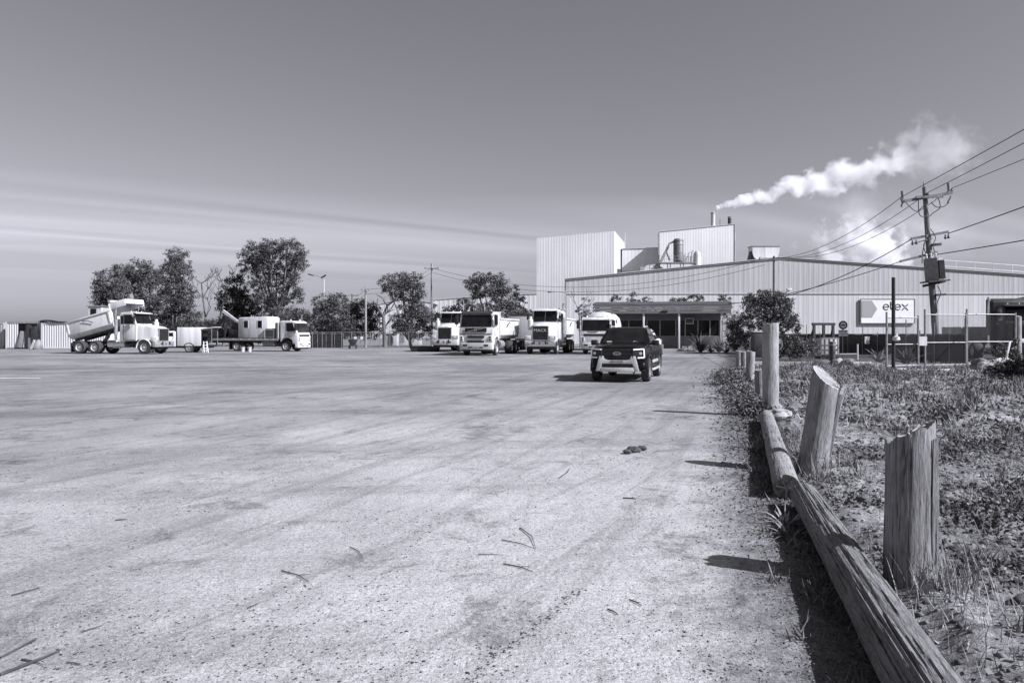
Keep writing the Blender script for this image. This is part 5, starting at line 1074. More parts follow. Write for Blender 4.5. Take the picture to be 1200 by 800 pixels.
sk2 = thing('cloth_sack', 'grey sack with white cloth slumped against the open container', 'sack', gp(43.5, 74.2)); rings = []
for z, r_ in ((0.0, 0.38), (0.15, 0.46), (0.45, 0.42), (0.75, 0.28), (0.95, 0.14), (1.0, 0.05)): rings.append([Vector((r_*math.cos(q)*(1+0.15*math.sin(3*q+z*5))+z*0.15, r_*math.sin(q), z)) for q in np.linspace(0, 2*math.pi, 13)[:-1]])
a = MB(); a.loft(rings); a.build('bag', M['mid_steel'], sk2); a = MB(); a.slab([(-0.45, -0.42, 0.05), (-0.2, -0.5, 0.05), (0.1, -0.42, 0.95), (-0.12, -0.36, 1.0)], 0.04); a.build('white_cloth', M['white_paint'], sk2)
hut = thing('site_hut', 'small pale hut with square window behind the raised dump tray', 'hut', gp(111, 92)); hh = Z(359, 92)
a = MB(); a.box((0, 1, hh/2), (1.6, 2.0, hh)); a.build('wall', M['dusty_white'], hut); a = MB(); a.box((-0.15, -0.02, hh-0.65), (0.7, 0.06, 0.75)); a.build('window', M['glass'], hut); a = MB(); a.box((0, 1, hh+0.05), (1.9, 2.3, 0.1)); a.build('roof', M['mid_steel'], hut)

# beside the wire fence
bn = thing('steel_tub', 'dark tapered steel tub on legs before the wire fence', 'tub', gp(413.5, 77)); a = MB(); a.prism([(-0.2, 0.35), (0.2, 0.35), (0.45, 1.0), (-0.45, 1.0)], 'y', -0.4, 0.4); a.build('hopper', M['dark_steel'], bn, bevel=0.02)
for x in (-0.35, 0.35): a = MB(); a.box((x, 0, 0.2), (0.08, 0.6, 0.4)); a.build('leg', M['dark_steel'], bn)
for k, px in enumerate((416.5, 424)):
    mk = thing('marker_board', ('round white marker board on a stake above the steel tub', 'round white marker board on a stake near the pale pole')[k], 'marker', gp(px, 77.5), 0, 'marker boards'); a = MB(); a.box((0, 0, 0.55), (0.06, 0.06, 1.1)); a.build('stake', M['galv'], mk); a = MB(); a.lathe([(-0.03, 0.01), (-0.03, 0.17), (0.03, 0.17), (0.03, 0.01)], (0, -0.06, 1.12), 'y', 16); a.build('disc', M['white_paint'], mk)
for k, (px, lb) in enumerate(((458, 'white timber crate stack behind the wire fence by the dead trunk'), (470, 'white machine housing behind the wire fence'), (481, 'low white shed behind the wire fence under the gum tree'))):
    d = 95+3*k; w_ = (1.6, 2.2, 2.8)[k]; h_ = (1.5, 1.9, 2.1)[k]
    cr_ = thing('yard_shed', lb, 'shed', gp(px, d)); a = MB(); a.box((0, 0.8, h_/2), (w_, 1.6, h_)); a.build('wall', M['dusty_white'], cr_, bevel=0.02); a = MB(); a.slab([(-w_/2-0.1, -0.15, h_), (w_/2+0.1, -0.15, h_+0.15), (w_/2+0.1, 1.75, h_+0.15), (-w_/2-0.1, 1.75, h_)], 0.06); a.build('roof', M['mid_steel'], cr_); a = MB(); a.box((0.1, -0.02, h_*0.5), (w_*0.3, 0.05, h_*0.55)); a.build('door', M['mid_steel'], cr_)

# verge furniture
cg = thing('gantry', 'black upright steel gantry standing behind the caged white tank', 'gantry', gp(966, 52), R(4)); wz = 0.75; hz2 = Z(381, 52)
for x in (-wz, -0.05, wz-0.12): a = MB(); a.box((x, 0, hz2/2), (0.16, 0.16, hz2)); a.build('upright', M['dark_steel'], cg)
for x in (-wz, wz-0.12): a = MB(); box_arm(a, (x-0.2*(1 if x < 0 else -0.3), 0.9, 0.1), (x, 0.05, hz2*0.9), 0.1, 0.1); a.build('brace', M['dark_steel'], cg)
a = MB(); a.box((-0.06, 0, hz2+0.08), (2*wz+0.15, 0.18, 0.18)); a.build('head_beam', M['dark_steel'], cg)
ib = thing('caged_tank', 'white plastic bulk tank in a wire cage on the verge', 'tank', gp(969.5, 47.5), R(-6)); a = MB(); a.box((0, 0, 0.75), (1.1, 1.0, 1.1)); a.build('bottle', M['dusty_white'], ib, bevel=0.08, seg=3)
a = MB(); [a.box((x, -0.52, 0.78), (0.03, 0.03, 1.2)) for x in np.linspace(-0.55, 0.55, 5)]; [a.box((0, -0.52, z), (1.15, 0.032, 0.03)) for z in (0.3, 0.6, 0.9, 1.35)]; [a.box((0.57, y, 0.78), (0.03, 0.03, 1.2)) for y in (-0.25, 0, 0.25, 0.5)]; a.build('cage', M['galv'], ib)
a = MB(); a.box((0, 0, 0.08), (1.2, 1.1, 0.14)); a.build('pallet', M['dark_steel'], ib)
bo = thing('timber_bollard', 'short dark round bollard before the caged white tank', 'bollard', gp(975.5, 38.5)); a = MB(); a.lathe([(-0.1, 0.01), (-0.1, 0.155), (1.14, 0.15), (1.2, 0.12), (1.2, 0.01)], (0, 0, 0), 'z', 18); a.build('shaft', M['dark_steel'], bo); a = MB(); a.lathe([(1.0, 0.15), (1.0, 0.16), (1.08, 0.16), (1.08, 0.15)], (0, 0, 0), 'z', 18); a.build('band', M['mid_steel'], bo)
sg = thing('road_sign', 'round sign above a square plate on one pole by the cloth fence', 'sign', gp(987.5, 50)); hs = Z(376, 50)
a = MB(); a.cyl((0, 0, 0), (0, 0, hs), 0.035, n=8); a.build('pole', M['galv'], sg); a = MB(); a.lathe([(-0.02, 0.01), (-0.02, 0.30), (0.01, 0.30), (0.01, 0.01)], (0, -0.06, hs-0.28), 'y', 24); dc = a.build('disc', M['white_paint'], sg)
a = MB(); a.lathe([(-0.03, 0.2), (-0.03, 0.28), (-0.022, 0.28), (-0.022, 0.2)], (0, -0.06, hs-0.28), 'y', 24); a.box((0, -0.09, hs-0.28), (0.26, 0.01, 0.08)); a.build('ring_mark', M['dark_steel'], dc)
a = MB(); a.box((0, -0.06, hs-0.82), (0.6, 0.03, 0.42)); pl = a.build('plate', M['dusty_white'], sg); a = MB(); a.box((0, -0.08, hs-0.66), (0.56, 0.01, 0.08)); a.build('plate_mark', M['mid_steel'], pl)
a = MB(); a.box((0, -0.02, 0), (0.36, 0.02, 0.55)); o = a.build('fence_notice', M['dusty_white'], None); o.location = (X(1014.5, 55.3), 55.1, Z(398.5, 55)); tag(o, 'pale notice tied on the dark cloth fence near the flax plant', 'notice')
rp = thing('pipe_rail', 'low pale pipe rail with one upright end stub on the verge', 'rail', gp(994, 46)); a = MB(); a.cyl((-0.9, 0, 0.32), (0.55, 0, 0.34), 0.045, n=8); a.build('rail', M['galv'], rp)
for x, h_ in ((-0.85, 0.35), (0.58, 0.95)): a = MB(); a.cyl((x, 0, -0.05), (x, 0, h_), 0.05, n=8); a.build('stub_post', M['white_paint'], rp)
for k, (px0, px1, py, lb) in enumerate(((1050, 1060, 435.5, 'short white concrete sleeper at the slim black post'), (1071, 1114, 436.5, 'long white concrete sleeper under the gates'), (1130, 1150, 438, 'broken white concrete sleeper near the tarpaulin heap'))):
    d = 1429/(py-HZ); a = MB(); a.box((0, 0, 0.07), (X(px1, d)-X(px0, d), 0.2, 0.13)); o = a.build('concrete_sleeper', M['dusty_white'], None, bevel=0.02); o.location = (X((px0+px1)/2, d), d, 0.02); o.rotation_euler = (0, 0, R(-4)); tag(o, lb, 'kerb', 'concrete sleepers along the verge')
pb = thing('site_cabin', 'pale portable cabin with white notices beyond the gates', 'site cabin', gp(1146, 66)); a = MB(); a.box((-0.2, 1.5, 1.15), (2.6, 3, 2.1)); a.build('shell', M['dusty_white'], pb, bevel=0.03)
for x, z, w_, h_ in ((-1.05, 1.5, 0.5, 0.9), (0.6, 1.45, 0.55, 0.5), (-0.2, 1.25, 0.3, 0.4)): a = MB(); a.box((x, -0.02, z), (w_, 0.04, h_)); a.build('notice', M['white_paint'], pb)
for x in (-1.2, 0.8): a = MB(); a.box((x, 1.5, 0.05), (0.3, 2.8, 0.12)); a.build('skid', M['dark_steel'], pb)
for k, px in enumerate((881, 885.5)):
    o = MB(); o.lathe([(-0.1, 0.01), (-0.1, 0.16), (1.15-0.25*k, 0.15), (1.2-0.25*k, 0.1), (1.2-0.25*k, 0.01)], (0, 0, 0), 'z', 14); o = o.build('white_bollard', M['white_paint'], None); o.location = gp(px, 52+k); tag(o, ('taller white bollard by the leafy shrub near the office', 'shorter white bollard by the leafy shrub near the office')[k], 'bollard', 'white bollards')
bx = thing('steel_cabinet', 'dark steel cabinet with pale top under the leafy tree', 'cabinet', gp(893, 50)); a = MB(); a.box((0, 0.4, 0.85), (1.05, 0.8, 1.7)); a.build('body', M['dark_steel'], bx, bevel=0.02); a = MB(); a.box((0, 0.4, 1.74), (1.15, 0.9, 0.07)); a.build('top', M['dusty_white'], bx)

# ------------------------------------------------------------------ timber posts and logs
def timber(name, label, cat, r0, r1, Ln, seed, m, cut=(0, 0), n=96, rings=44, groove=0.06, group=None, ends=0.012, splinter=None, oval=1.0):
    """a rough round timber along local +Z; cut = slope of the top end in x and y"""
    t = thing(name, label, cat, (0, 0, 0), 0, group); vs = []; fs = []
    for i in range(rings+1):
        v = i/rings
        for k in range(n):
            an = 2*math.pi*k/n; r = r0+(r1-r0)*v; ca, sa = math.cos(an), math.sin(an)
            g = mn.noise((ca*5+seed, sa*5, v*Ln*0.7)); g2 = mn.noise((ca*17+seed, sa*17, v*Ln*1.1+4)); g3 = mn.noise((ca*1.3+seed, sa*1.3, v*Ln*1.6))
            crackv = mn.noise((ca*9+seed*2, sa*9, v*Ln*0.35+9)); ck = -0.10 if abs(crackv) < 0.05 else 0.0
            rr = r*(1+groove*0.6*g+groove*0.5*g2+0.05*g3+ck*groove*9*0.5)
            if splinter and abs((an-splinter[0]+math.pi) % (2*math.pi)-math.pi) < splinter[1] and v > splinter[2]: rr *= 0.70+0.25*abs(g2)
            x, y = rr*ca*oval, rr*sa; z = v*(Ln+cut[0]*x+cut[1]*y)
            if v > 0.999 and ends: z += ends*mn.noise((x*26, y*26, seed))+ends*0.7*mn.noise((x*60, y*60, seed))
            vs.append((x, y, z))
    for i in range(rings):
        for k in range(n): fs.append((i*n+k, i*n+(k+1) % n, (i+1)*n+(k+1) % n, (i+1)*n+k))
    fs.append(tuple(range(n))[::-1]); a = MB(); a.v = vs; a.f = fs; a.build('shaft', m, t, angle=60)
    top = vs[rings*n:]; cz = Vector((0, 0, 0))
    for p in top: cz += Vector(p)/n
    cv = [tuple(p) for p in top]; cf = []; a = MB(); lev = 7
    for l in range(1, lev+1):
        s = 1-l/lev
        for p in top:
            q = cz+(Vector(p)-cz)*s; an = math.atan2(p[1], p[0]); q.z += 0.010*mn.noise((q.x*35, q.y*35, seed+3))-(0.008 if l > 1 else 0)
            cv.append(tuple(q))
    for l in range(lev):
        for k in range(n): cf.append((l*n+k, l*n+(k+1) % n, (l+1)*n+(k+1) % n, (l+1)*n+k))
    a.v = cv; a.f = cf; a.build('cut_face', M['cut_end'], t, angle=40)
    return t, top
def rim_ring(t, top, w=0.10, h=0.012):
    cz = Vector((0, 0, 0))
    for p in top: cz += Vector(p)/len(top)
    a = MB(); n = len(top); vs = []
    for s in (1.0, 1.0-w): vs += [tuple(cz+(Vector(p)-cz)*s+Vector((0, 0, h if s < 1 else h*0.6))) for p in top]
    a.add(vs, [(k, (k+1) % n, n+(k+1) % n, n+k) for k in range(n)]); a.build('sapwood_rim', M['cut_rim'], t)
def set_tf(t, loc, zdir=None, twist=0.0):
    t.location = loc
    if zdir is not None:
        q = Vector((0, 0, 1)).rotation_difference(Vector(zdir).normalized()); t.rotation_mode = 'QUATERNION'; t.rotation_quaternion = q @ Matrix.Rotation(twist, 3, 'Z').to_quaternion()
BG = 'timber posts and logs along the verge'
# near post with slanting top
d1 = 4.80; r1_ = 0.152
t, top = timber('timber_post', 'grey weathered timber post with slanting split top, dry grass at its foot', 'post', r1_*1.02, r1_*0.97, 1.07, 3.3, M['post_wood'], cut=(0.40, -0.30), groove=0.055, group=BG, splinter=(R(-20), 0.13, 0.35), ends=0.035)
set_tf(t, (X(1066.5, d1), d1, -0.06))
a = MB()
for k in range(16):
    an = R(-62+k*5.2); rr = r1_*(1.0+0.02*math.sin(k*5)); hh = 0.5+0.55*abs(math.sin(k*2.7+1)); z0 = max(0.05, 1.04-hh*0.9)
    p = Vector((rr*math.cos(an), rr*math.sin(an), z0)); a.tube([p, p+Vector((0.004*math.sin(k), 0.0, hh*0.45)), p*1.0+Vector((0.006*math.cos(k), -0.003, min(hh*0.9, 1.02+0.35*rr*math.cos(an)-z0)))], [0.008, 0.010, 0.004], 5)
a.build('splinter', M['post_wood'], t)
# leaning post with oval sawn face
d2 = 8.7
t, top = timber('timber_post', 'leaning timber post with pale-rimmed oval sawn top and a long split', 'post', 0.170, 0.160, 1.19, 8.1, M['post_wood'], cut=(-0.42, 0.62), groove=0.03, group=BG, splinter=(R(-32), 0.10, 0.45))
set_tf(t, (X(950, d2), d2, -0.05), (0.20, 0.02, 1.22)); rim_ring(t, top, 0.075, 0.006)
a = MB(); a.slab([(0.135, -0.10, 0.30), (0.155, -0.03, 0.30), (0.205, -0.02, 1.10), (0.150, -0.115, 1.02)], 0.035); a.slab([(0.150, -0.06, 0.42), (0.165, -0.02, 0.42), (0.222, 0.0, 1.13), (0.190, -0.06, 1.05)], 0.022); a.build('splinter', M['post_wood'], t)
a = MB(); a.tube([(0.165, -0.05, 0.40), (0.185, -0.06, 0.8), (0.222, -0.05, 1.08)], [0.004, 0.007, 0.005], 5); a.build('pale_splinter_edge', M['cut_rim'], t)
# tall straight post
d3 = 14.6
t, top = timber('timber_post', 'tall pale straight timber post at the end of the lying log', 'post', 0.158, 0.148, 1.90, 5.5, M['post_pale'], cut=(0.05, 0), groove=0.022, group=BG); set_tf(t, (X(903, d3), d3, -0.06), (0.0, 0.0, 1))
a = MB(); a.tube([(0.15, -0.03, 1.52), (0.20, -0.04, 1.56), (0.215, -0.04, 1.45), (0.17, -0.03, 1.38)], 0.015, 6); a.build('wire_loop', M['galv'], t)
for k, (px, pb_, pt, wpx, lb) in enumerate(((890.5, 469, 433, 11, 'short square-shouldered timber stump post behind the tall post'), (878, 451, 411.5, 10.5, 'pale timber post standing among dark weeds'), (871.5, 436, 412, 6.5, 'slim dark timber post, second from the office path'), (866, 433, 411, 7.5, 'pale timber post closest to the office path'))):
    d = (H)*F/(pb_-HZ); t, top = timber('timber_post', lb, 'post', wpx/2*d/F, wpx/2*d/F*0.94, Z(pt, d)+0.06, 11+k*3.7, M['post_pale' if k in (1, 3) else 'post_wood'], cut=(0.1*(-1)**k, 0.1), n=40, rings=14, groove=0.05, group=BG); set_tf(t, (X(px, d), d, -0.06), (0.05*(1 if k == 1 else -0.4), 0, 1))
# logs
def log(label, a_, b_, ra, rb, seed, m, groove=0.05, cut=(0, 0)):
    a_ = Vector(a_); b_ = Vector(b_); t, top = timber('log', label, 'log', ra, rb, (b_-a_).length, seed, m, cut=cut, n=128, rings=110, groove=groove, group=BG); set_tf(t, a_, b_-a_, 0.4); return t, top
log('split and deeply grained grey log lying beside the slant-topped post', (1.43, 1.9, 0.145), (2.755, 6.98, 0.125), 0.152, 0.118, 21.0, M['log_wood'], 0.12)
t, top = log('smoother round log lying between the split log and the tall post', (4.68, 13.6, 0.115), (2.715, 7.30, 0.125), 0.12, 0.13, 33.0, M['post_wood'], 0.03, (0.15, 0.1))
a = MB(); zc = top[0][2]
for an, ln_ in ((0.6, 0.115), (2.3, 0.10), (3.9, 0.12), (5.2, 0.09), (1.5, 0.07)):
    ca, sa = math.cos(an), math.sin(an); a.add([(0.012*sa, -0.012*ca, zc+0.012), (-0.012*sa, 0.012*ca, zc+0.012), (ln_*ca-0.004*sa, ln_*sa+0.004*ca, zc+0.014), (ln_*ca+0.004*sa, ln_*sa-0.004*ca, zc+0.014), (0.012*sa, -0.012*ca, zc-0.03), (-0.012*sa, 0.012*ca, zc-0.03), (ln_*ca-0.004*sa, ln_*sa+0.004*ca, zc-0.03), (ln_*ca+0.004*sa, ln_*sa-0.004*ca, zc-0.03)], [(0, 1, 2, 3), (7, 6, 5, 4), (0, 4, 5, 1), (1, 5, 6, 2), (2, 6, 7, 3), (3, 7, 4, 0)])
a.build('end_crack', M['twig'], t)
t2 = log('dark half-rotted log lying behind the tall post', (5.35, 14.2, 0.09), (6.1, 15.9, 0.09), 0.13, 0.10, 45.0, M['log_wood'], 0.1)
log('thin weathered log along the yard edge behind the stump post', (6.25, 18.9, 0.06), (7.35, 23.0, 0.06), 0.09, 0.08, 51.0, M['post_wood'], 0.04)
log('short pale log lying beside the dark bollard', (X(998, 36), 36, 0.12), (X(1020, 36.5), 36.5, 0.12), 0.13, 0.12, 57.0, M['post_pale'], 0.04)

def rock(label, loc, s, seed, mname='stone', group='rocks on the verge'):
    me = bpy.data.meshes.new('rock'); bm = bmesh.new(); bmesh.ops.create_icosphere(bm, subdivisions=3, radius=1.0)
    for v in bm.verts:
        n_ = mn.noise(v.co*1.2+Vector((seed, 0, 0)))+0.5*mn.noise(v.co*3+Vector((0, seed, 0))); v.co = Vector((v.co.x*s[0], v.co.y*s[1], v.co.z*s[2]))*(1+0.38*n_)
    bm.to_mesh(me); bm.free(); me.polygons.foreach_set('use_smooth', [True]*len(me.polygons)); me.set_sharp_from_angle(angle=R(28))
    o = link('rock', me, M[mname]); o.location = loc; return tag(o, label, 'rock', group)
rock('pale flat rock at the foot of the tall timber post', (5.02, 13.9, 0.10), (0.24, 0.18, 0.14), 1.0)
rock('small rounded rock on the log behind the tall post', (5.22, 14.6, 0.16), (0.11, 0.10, 0.12), 2.0)
rock('rounded grey boulder between the bollard and the short pale log', (X(983, 36.5), 36.5, 0.16), (0.28, 0.25, 0.26), 3.0)
rock('dark jagged rock lying beside the dark bollard', (X(966, 36.8), 36.8, 0.1), (0.42, 0.3, 0.2), 4.0, 'clod')
rock('black lumpy rock touching the short pale log', (X(994, 36.2), 36.2, 0.15), (0.35, 0.3, 0.24), 5.0, 'clod')
rock('dark stone half buried between the split log and dry grass', (3.6, 6.6, 0.06), (0.16, 0.12, 0.09), 6.0, 'clod')
for k, (px, d) in enumerate(((1150, 31), (1160, 30.2), (1171, 30.6))):
    rock(('grey lump of rubble at the gate end of the tarpaulin heap', 'broad pale rubble block in the tarpaulin heap', 'rubble block under the shrub by the tarpaulin heap')[k], (X(px, d), d, 0.2), (0.45, 0.4, 0.38), 9.0+k, 'stone' if k else 'clod', 'rubble heap by the gates')
ht = thing('white_tarpaulin', 'crumpled white tarpaulin draped over the rubble heap', 'tarpaulin', gp(1170, 30.0)); vs_ = []; fs_ = []
for i in range(17):
    for j in range(9):
        x = -0.75+i*0.095; y = -0.45+j*0.11; vs_.append((x, y, 0.50+0.12*math.sin(x*3+1)+0.10*mn.noise((x*4, y*4, 2))-0.9*max(0, abs(y)-0.25)-0.5*max(0, abs(x)-0.5)))
for i in range(16):
    for j in range(8): fs_.append((i*9+j, (i+1)*9+j, (i+1)*9+j+1, i*9+j+1))
a = MB(); a.add(vs_, fs_); a.add([(p[0], p[1], p[2]-0.02) for p in vs_], [f[::-1] for f in fs_]); a.build('sheet', M['white_paint'], ht)
a = MB(); a.box((0.55, -0.1, 0.85), (0.07, 0.07, 0.9), Matrix.Rotation(R(12), 3, 'Y')); o = a.build('white_stake', M['white_paint'], None, bevel=0.01); o.location = gp(1163, 30.2); tag(o, 'leaning white stake stuck in the rubble heap', 'stake')

# ------------------------------------------------------------------ vegetation
def unit(n):
    v = rng.normal(size=(n, 3)); return v/np.linalg.norm(v, axis=1)[:, None]
def leaf_quads(C, ln, wd, droop=0.35):
    n = len(C); a = unit(n); a[:, 2] -= droop; a /= np.linalg.norm(a, axis=1)[:, None]; b = np.cross(a, unit(n)); b /= (np.linalg.norm(b, axis=1)[:, None]+1e-9)
    l = (ln*rng.uniform(0.6, 1.35, n))[:, None]; w = (wd*rng.uniform(0.6, 1.35, n))[:, None]
    return np.stack([C-a*l/2, C+b*w/2, C+a*l/2, C-b*w/2], 1)
def tree(name, label, d, bpx, lobes_, leaf='leaf_gum', bark='bark', dens=3.7, lpx=(2.0, 0.95), tr=0.2, cat='tree', group=None, clump=3.3, fork=0.35, trunk_top=None):
    lobes = [(a_, b_, c_*1.12, d_*1.12) for a_, b_, c_, d_ in lobes_]
    bx = X(bpx, d); t = thing(name, label, cat, (bx, d, 0), 0, group); s = d/F; trk = MB(); L_ = []
    ztop = trunk_top if trunk_top else min(Z(l[1], d) for l in lobes)+0.2
    p0 = Vector((0, 0, -0.15)); forkp = Vector((0.25*math.sin(bpx), 0.1, max(0.6, ztop*fork)))
    trk.tube([p0, p0.lerp(forkp, 0.5)+Vector((0.12*math.cos(bpx), 0, 0)), forkp], [tr*1.25, tr, tr*0.85], 8)
    for i, (px, py, rx, ry) in enumerate(lobes):
        c = Vector((X(px, d)-bx, rng.uniform(-0.5, 0.5)*rx*s, Z(py, d))); rm = Vector((rx*s, min(rx, ry*1.3)*s, ry*s))
        k = forkp.lerp(c, 0.5)+Vector((rng.uniform(-0.3, 0.3), rng.uniform(-0.3, 0.3), 0.15*abs(c.x)))
        trk.tube([forkp-Vector((0, 0, 0.2)), k, c+Vector((0, 0, rm.z*0.2))], [tr*0.6, tr*0.36, tr*0.14], 6)
        for q in range(5):
            e = c+Vector((rng.uniform(-0.8, 0.8)*rm.x, rng.uniform(-0.8, 0.8)*rm.y, rng.uniform(-0.2, 0.85)*rm.z)); trk.tube([k.lerp(c, 0.4), c.lerp(e, 0.5)+Vector((0, 0, 0.1)), e], [tr*0.22, tr*0.13, tr*0.05], 4)
        n = int(dens*math.pi*rx*ry); nc = max(4, n//30); u = unit(nc); rad = rng.uniform(0.15, 1.0, nc)**0.45
        edge = 1+0.22*np.array([mn.noise((float(a[0])*2.3+px, float(a[1])*2.3, float(a[2])*2.3+py)) for a in u])*1.6
        cc = np.array(c)+u*(rad*edge)[:, None]*np.array(rm)
        idx = rng.integers(0, nc, n); L_.append(cc[idx]+rng.normal(size=(n, 3))*clump*0.5*s*np.array([1, 1, 0.75]))
    trk.build('trunk', M[bark], t)
    C = np.concatenate(L_); C = C[C[:, 2] > 0.1]; faces_mesh('crown', leaf_quads(C, lpx[0]*s, lpx[1]*s), M[leaf], t)
    return t
TG = 'gum trees beyond the yard'
tree('gum_tree', 'bushy gum tree rising behind the raised dump tray', 96, 131, [(124, 334, 14, 18), (117, 348, 9, 15), (136, 319, 8, 9), (142, 343, 14, 18), (122, 362, 12, 12), (138, 372, 16, 14), (122, 385, 16, 12), (148, 390, 18, 10)], group=TG)
tree('gum_tree', 'round-crowned gum tree between the dump tray and the tall gum', 99, 166, [(163, 318, 18, 13), (152, 328, 10, 13), (175, 325, 11, 13), (168, 341, 12, 13), (176, 362, 16, 14), (160, 382, 18, 12), (178, 388, 18, 10)], group=TG)
tree('gum_tree', 'tall narrow gum tree above the white dump truck cab', 93, 205, [(206, 298, 11, 8), (203, 311, 15, 11), (197, 324, 13, 12), (213, 322, 12, 13), (206, 340, 19, 13), (216, 352, 14, 13), (196, 355, 15, 14), (205, 371, 24, 12), (188, 378, 18, 10), (222, 384, 14, 12)], group=TG)
tree('dark_tree', 'dense dark tree leaning into the big spreading gum', 97, 276, [(280, 336, 13, 14), (273, 352, 15, 15), (288, 356, 15, 15), (265, 366, 13, 13), (280, 375, 20, 13), (297, 374, 14, 14), (266, 384, 18, 8)], leaf='leaf_dark', tr=0.24, dens=3.8, group=TG)
tree('gum_tree', 'big spreading gum tree with dark limbs behind the flatbed truck', 94, 322, [(300, 297, 19, 13), (318, 291, 18, 9), (340, 293, 18, 11), (292, 310, 13, 12), (313, 308, 17, 12), (336, 309, 18, 12), (351, 304, 8, 13), (322, 327, 15, 11), (342, 328, 12, 10), (305, 330, 13, 14), (347, 345, 8, 11), (328, 349, 13, 12), (308, 352, 14, 13)], tr=0.34, dens=3.0, fork=0.55, group=TG)
tree('shrub', 'rounded shrub below the big spreading gum behind the truck cab', 90, 338, [(335, 368, 19, 10), (350, 374, 12, 11), (318, 377, 14, 10), (345, 389, 20, 8)], cat='shrub', tr=0.1, group='shrubs beyond the yard')
tree('shrub', 'broad shrub under the street light behind the cloth fence', 88, 388, [(382, 358, 14, 11), (398, 351, 11, 8), (374, 371, 12, 12), (393, 369, 17, 14), (384, 386, 24, 11), (404, 384, 14, 12)], cat='shrub', tr=0.1, group='shrubs beyond the yard')
tree('shrub', 'pale round shrub at the pale fence pole', 90, 413, [(411, 361, 10, 9), (425, 364, 12, 12), (437, 370, 9, 14), (418, 378, 18, 12), (430, 388, 18, 9)], cat='shrub', tr=0.1, leaf='leaf_dark', group='shrubs beyond the yard')
tree('shrub', 'low scrub at the foot of the bare tree', 91, 252, [(250, 383, 14, 8), (238, 388, 14, 8), (262, 392, 14, 8)], cat='shrub', tr=0.08, leaf='leaf_dark', group='shrubs beyond the yard')
tree('shrub', 'low shrubs filling the gap behind the dump truck cab', 90, 150, [(128, 392, 16, 9), (150, 390, 18, 10), (172, 391, 18, 10)], cat='shrub', tr=0.08, leaf='leaf_dark', group='shrubs beyond the yard')
tree('shrub', 'low shrubs filling the gap behind the service ute', 89, 212, [(194, 391, 16, 10), (214, 389, 16, 11), (232, 391, 14, 10)], cat='shrub', tr=0.08, leaf='leaf_dark', group='shrubs beyond the yard')
tree('shrub', 'low dark shrubs behind the folded boom', 89, 285, [(268, 391, 14, 10), (288, 389, 18, 11), (308, 391, 16, 10)], cat='shrub', tr=0.08, leaf='leaf_dark', group='shrubs beyond the yard')
tree('gum_tree', 'open gum tree with twisting trunk beside the tall pale pole', 88, 482, [(455, 333, 11, 10), (468, 327, 14, 9), (484, 331, 11, 10), (490, 343, 8, 10), (470, 343, 13, 9), (481, 358, 13, 11), (492, 368, 12, 13), (474, 375, 14, 11), (503, 374, 9, 12), (465, 384, 9, 8), (490, 388, 16, 9)], group=TG, fork=0.4)
tree('shrub', 'dark mounded shrub above the first parked truck', 86, 538, [(530, 366, 11, 9), (543, 360, 12, 9), (553, 364, 8, 9), (540, 374, 20, 9), (518, 374, 8, 9)], cat='shrub', leaf='leaf_dark', tr=0.12, group='shrubs beyond the yard')
tree('gum_tree', 'spreading gum tree above the cab-over tipper truck', 90, 578, [(556, 334, 11, 8), (566, 326, 12, 8), (584, 328, 11, 8), (560, 345, 9, 8), (580, 342, 12, 8), (592, 341, 9, 8), (590, 355, 15, 8), (570, 362, 12, 9), (598, 365, 16, 8)], group=TG)
tree('conifer', 'spiky dark conifer between the spreading gum and the white block', 92, 607, [(605, 343, 3, 12), (604, 356, 7, 9), (612, 358, 5, 10), (606, 368, 12, 8), (617, 369, 7, 7)], leaf='leaf_dark', cat='tree', tr=0.12, clump=2.2, group=TG)
for k, (px, py, rx, ry, lb) in enumerate(((687, 361, 12, 9, 'thin scrub bush at the end of the office roof'), (722, 352, 6, 6, 'small bush showing above the office roof over its tank truck end'), (741, 350, 5, 7, 'pointed bush showing above the office roof'), (758, 353, 9, 4, 'low bush spreading above the office roof'), (788, 353, 13, 4, 'wide low bush above the middle of the office roof'), (813, 350, 13, 6, 'rounded bush above the office roof near its end'), (849, 351, 7, 5, 'sparse bush above the office roof corner'))):
    tree('bush', lb, 84, px, [(px, py, rx, ry), (px+2, py+8, rx*1.1, 7), (px-2, py+18, rx, 8)], cat='bush', leaf='leaf_pale' if k == 0 else 'leaf_gum', tr=0.07, clump=2.2, fork=0.3, lpx=(1.8, 0.9), dens=3.4 if k else 1.4, group='bushes behind the office')
tree('leafy_tree', 'leafy spreading tree between the office and the grey shed', 57, 905, [(892, 351, 17, 11), (907, 348, 14, 9), (917, 356, 14, 10), (884, 364, 14, 12), (902, 367, 17, 14), (922, 372, 13, 13), (931, 381, 8, 11), (910, 388, 9, 8), (895, 380, 12, 9)], lpx=(2.4, 1.1), tr=0.13, leaf='leaf_gum', dens=2.9)
tree('shrub', 'round clipped shrub at the end of the office verandah', 60, 865, [(862, 377, 12, 11), (871, 386, 12, 13), (858, 391, 9, 12), (866, 401, 14, 9), (877, 398, 8, 10)], cat='shrub', tr=0.06, dens=3.6)
tree('shrub', 'dark grassy shrub on the verge beside the tarpaulin heap', 25, 1186, [(1185, 432, 20, 11), (1200, 428, 16, 13), (1172, 439, 14, 9), (1190, 442, 24, 8), (1212, 436, 14, 14)], cat='shrub', leaf='leaf_dark', tr=0.03, dens=2.2, lpx=(4.5, 0.9), clump=4)
tree('shrub', 'flowering pale weed bush at the cloth fence behind the tall post', 44, 928, [(922, 402, 10, 8), (934, 400, 10, 9), (946, 404, 8, 8), (930, 411, 18, 8), (915, 411, 8, 8), (950, 411, 10, 7)], cat='shrub', leaf='leaf_pale', tr=0.03, dens=2.4, lpx=(2.4, 1.0))
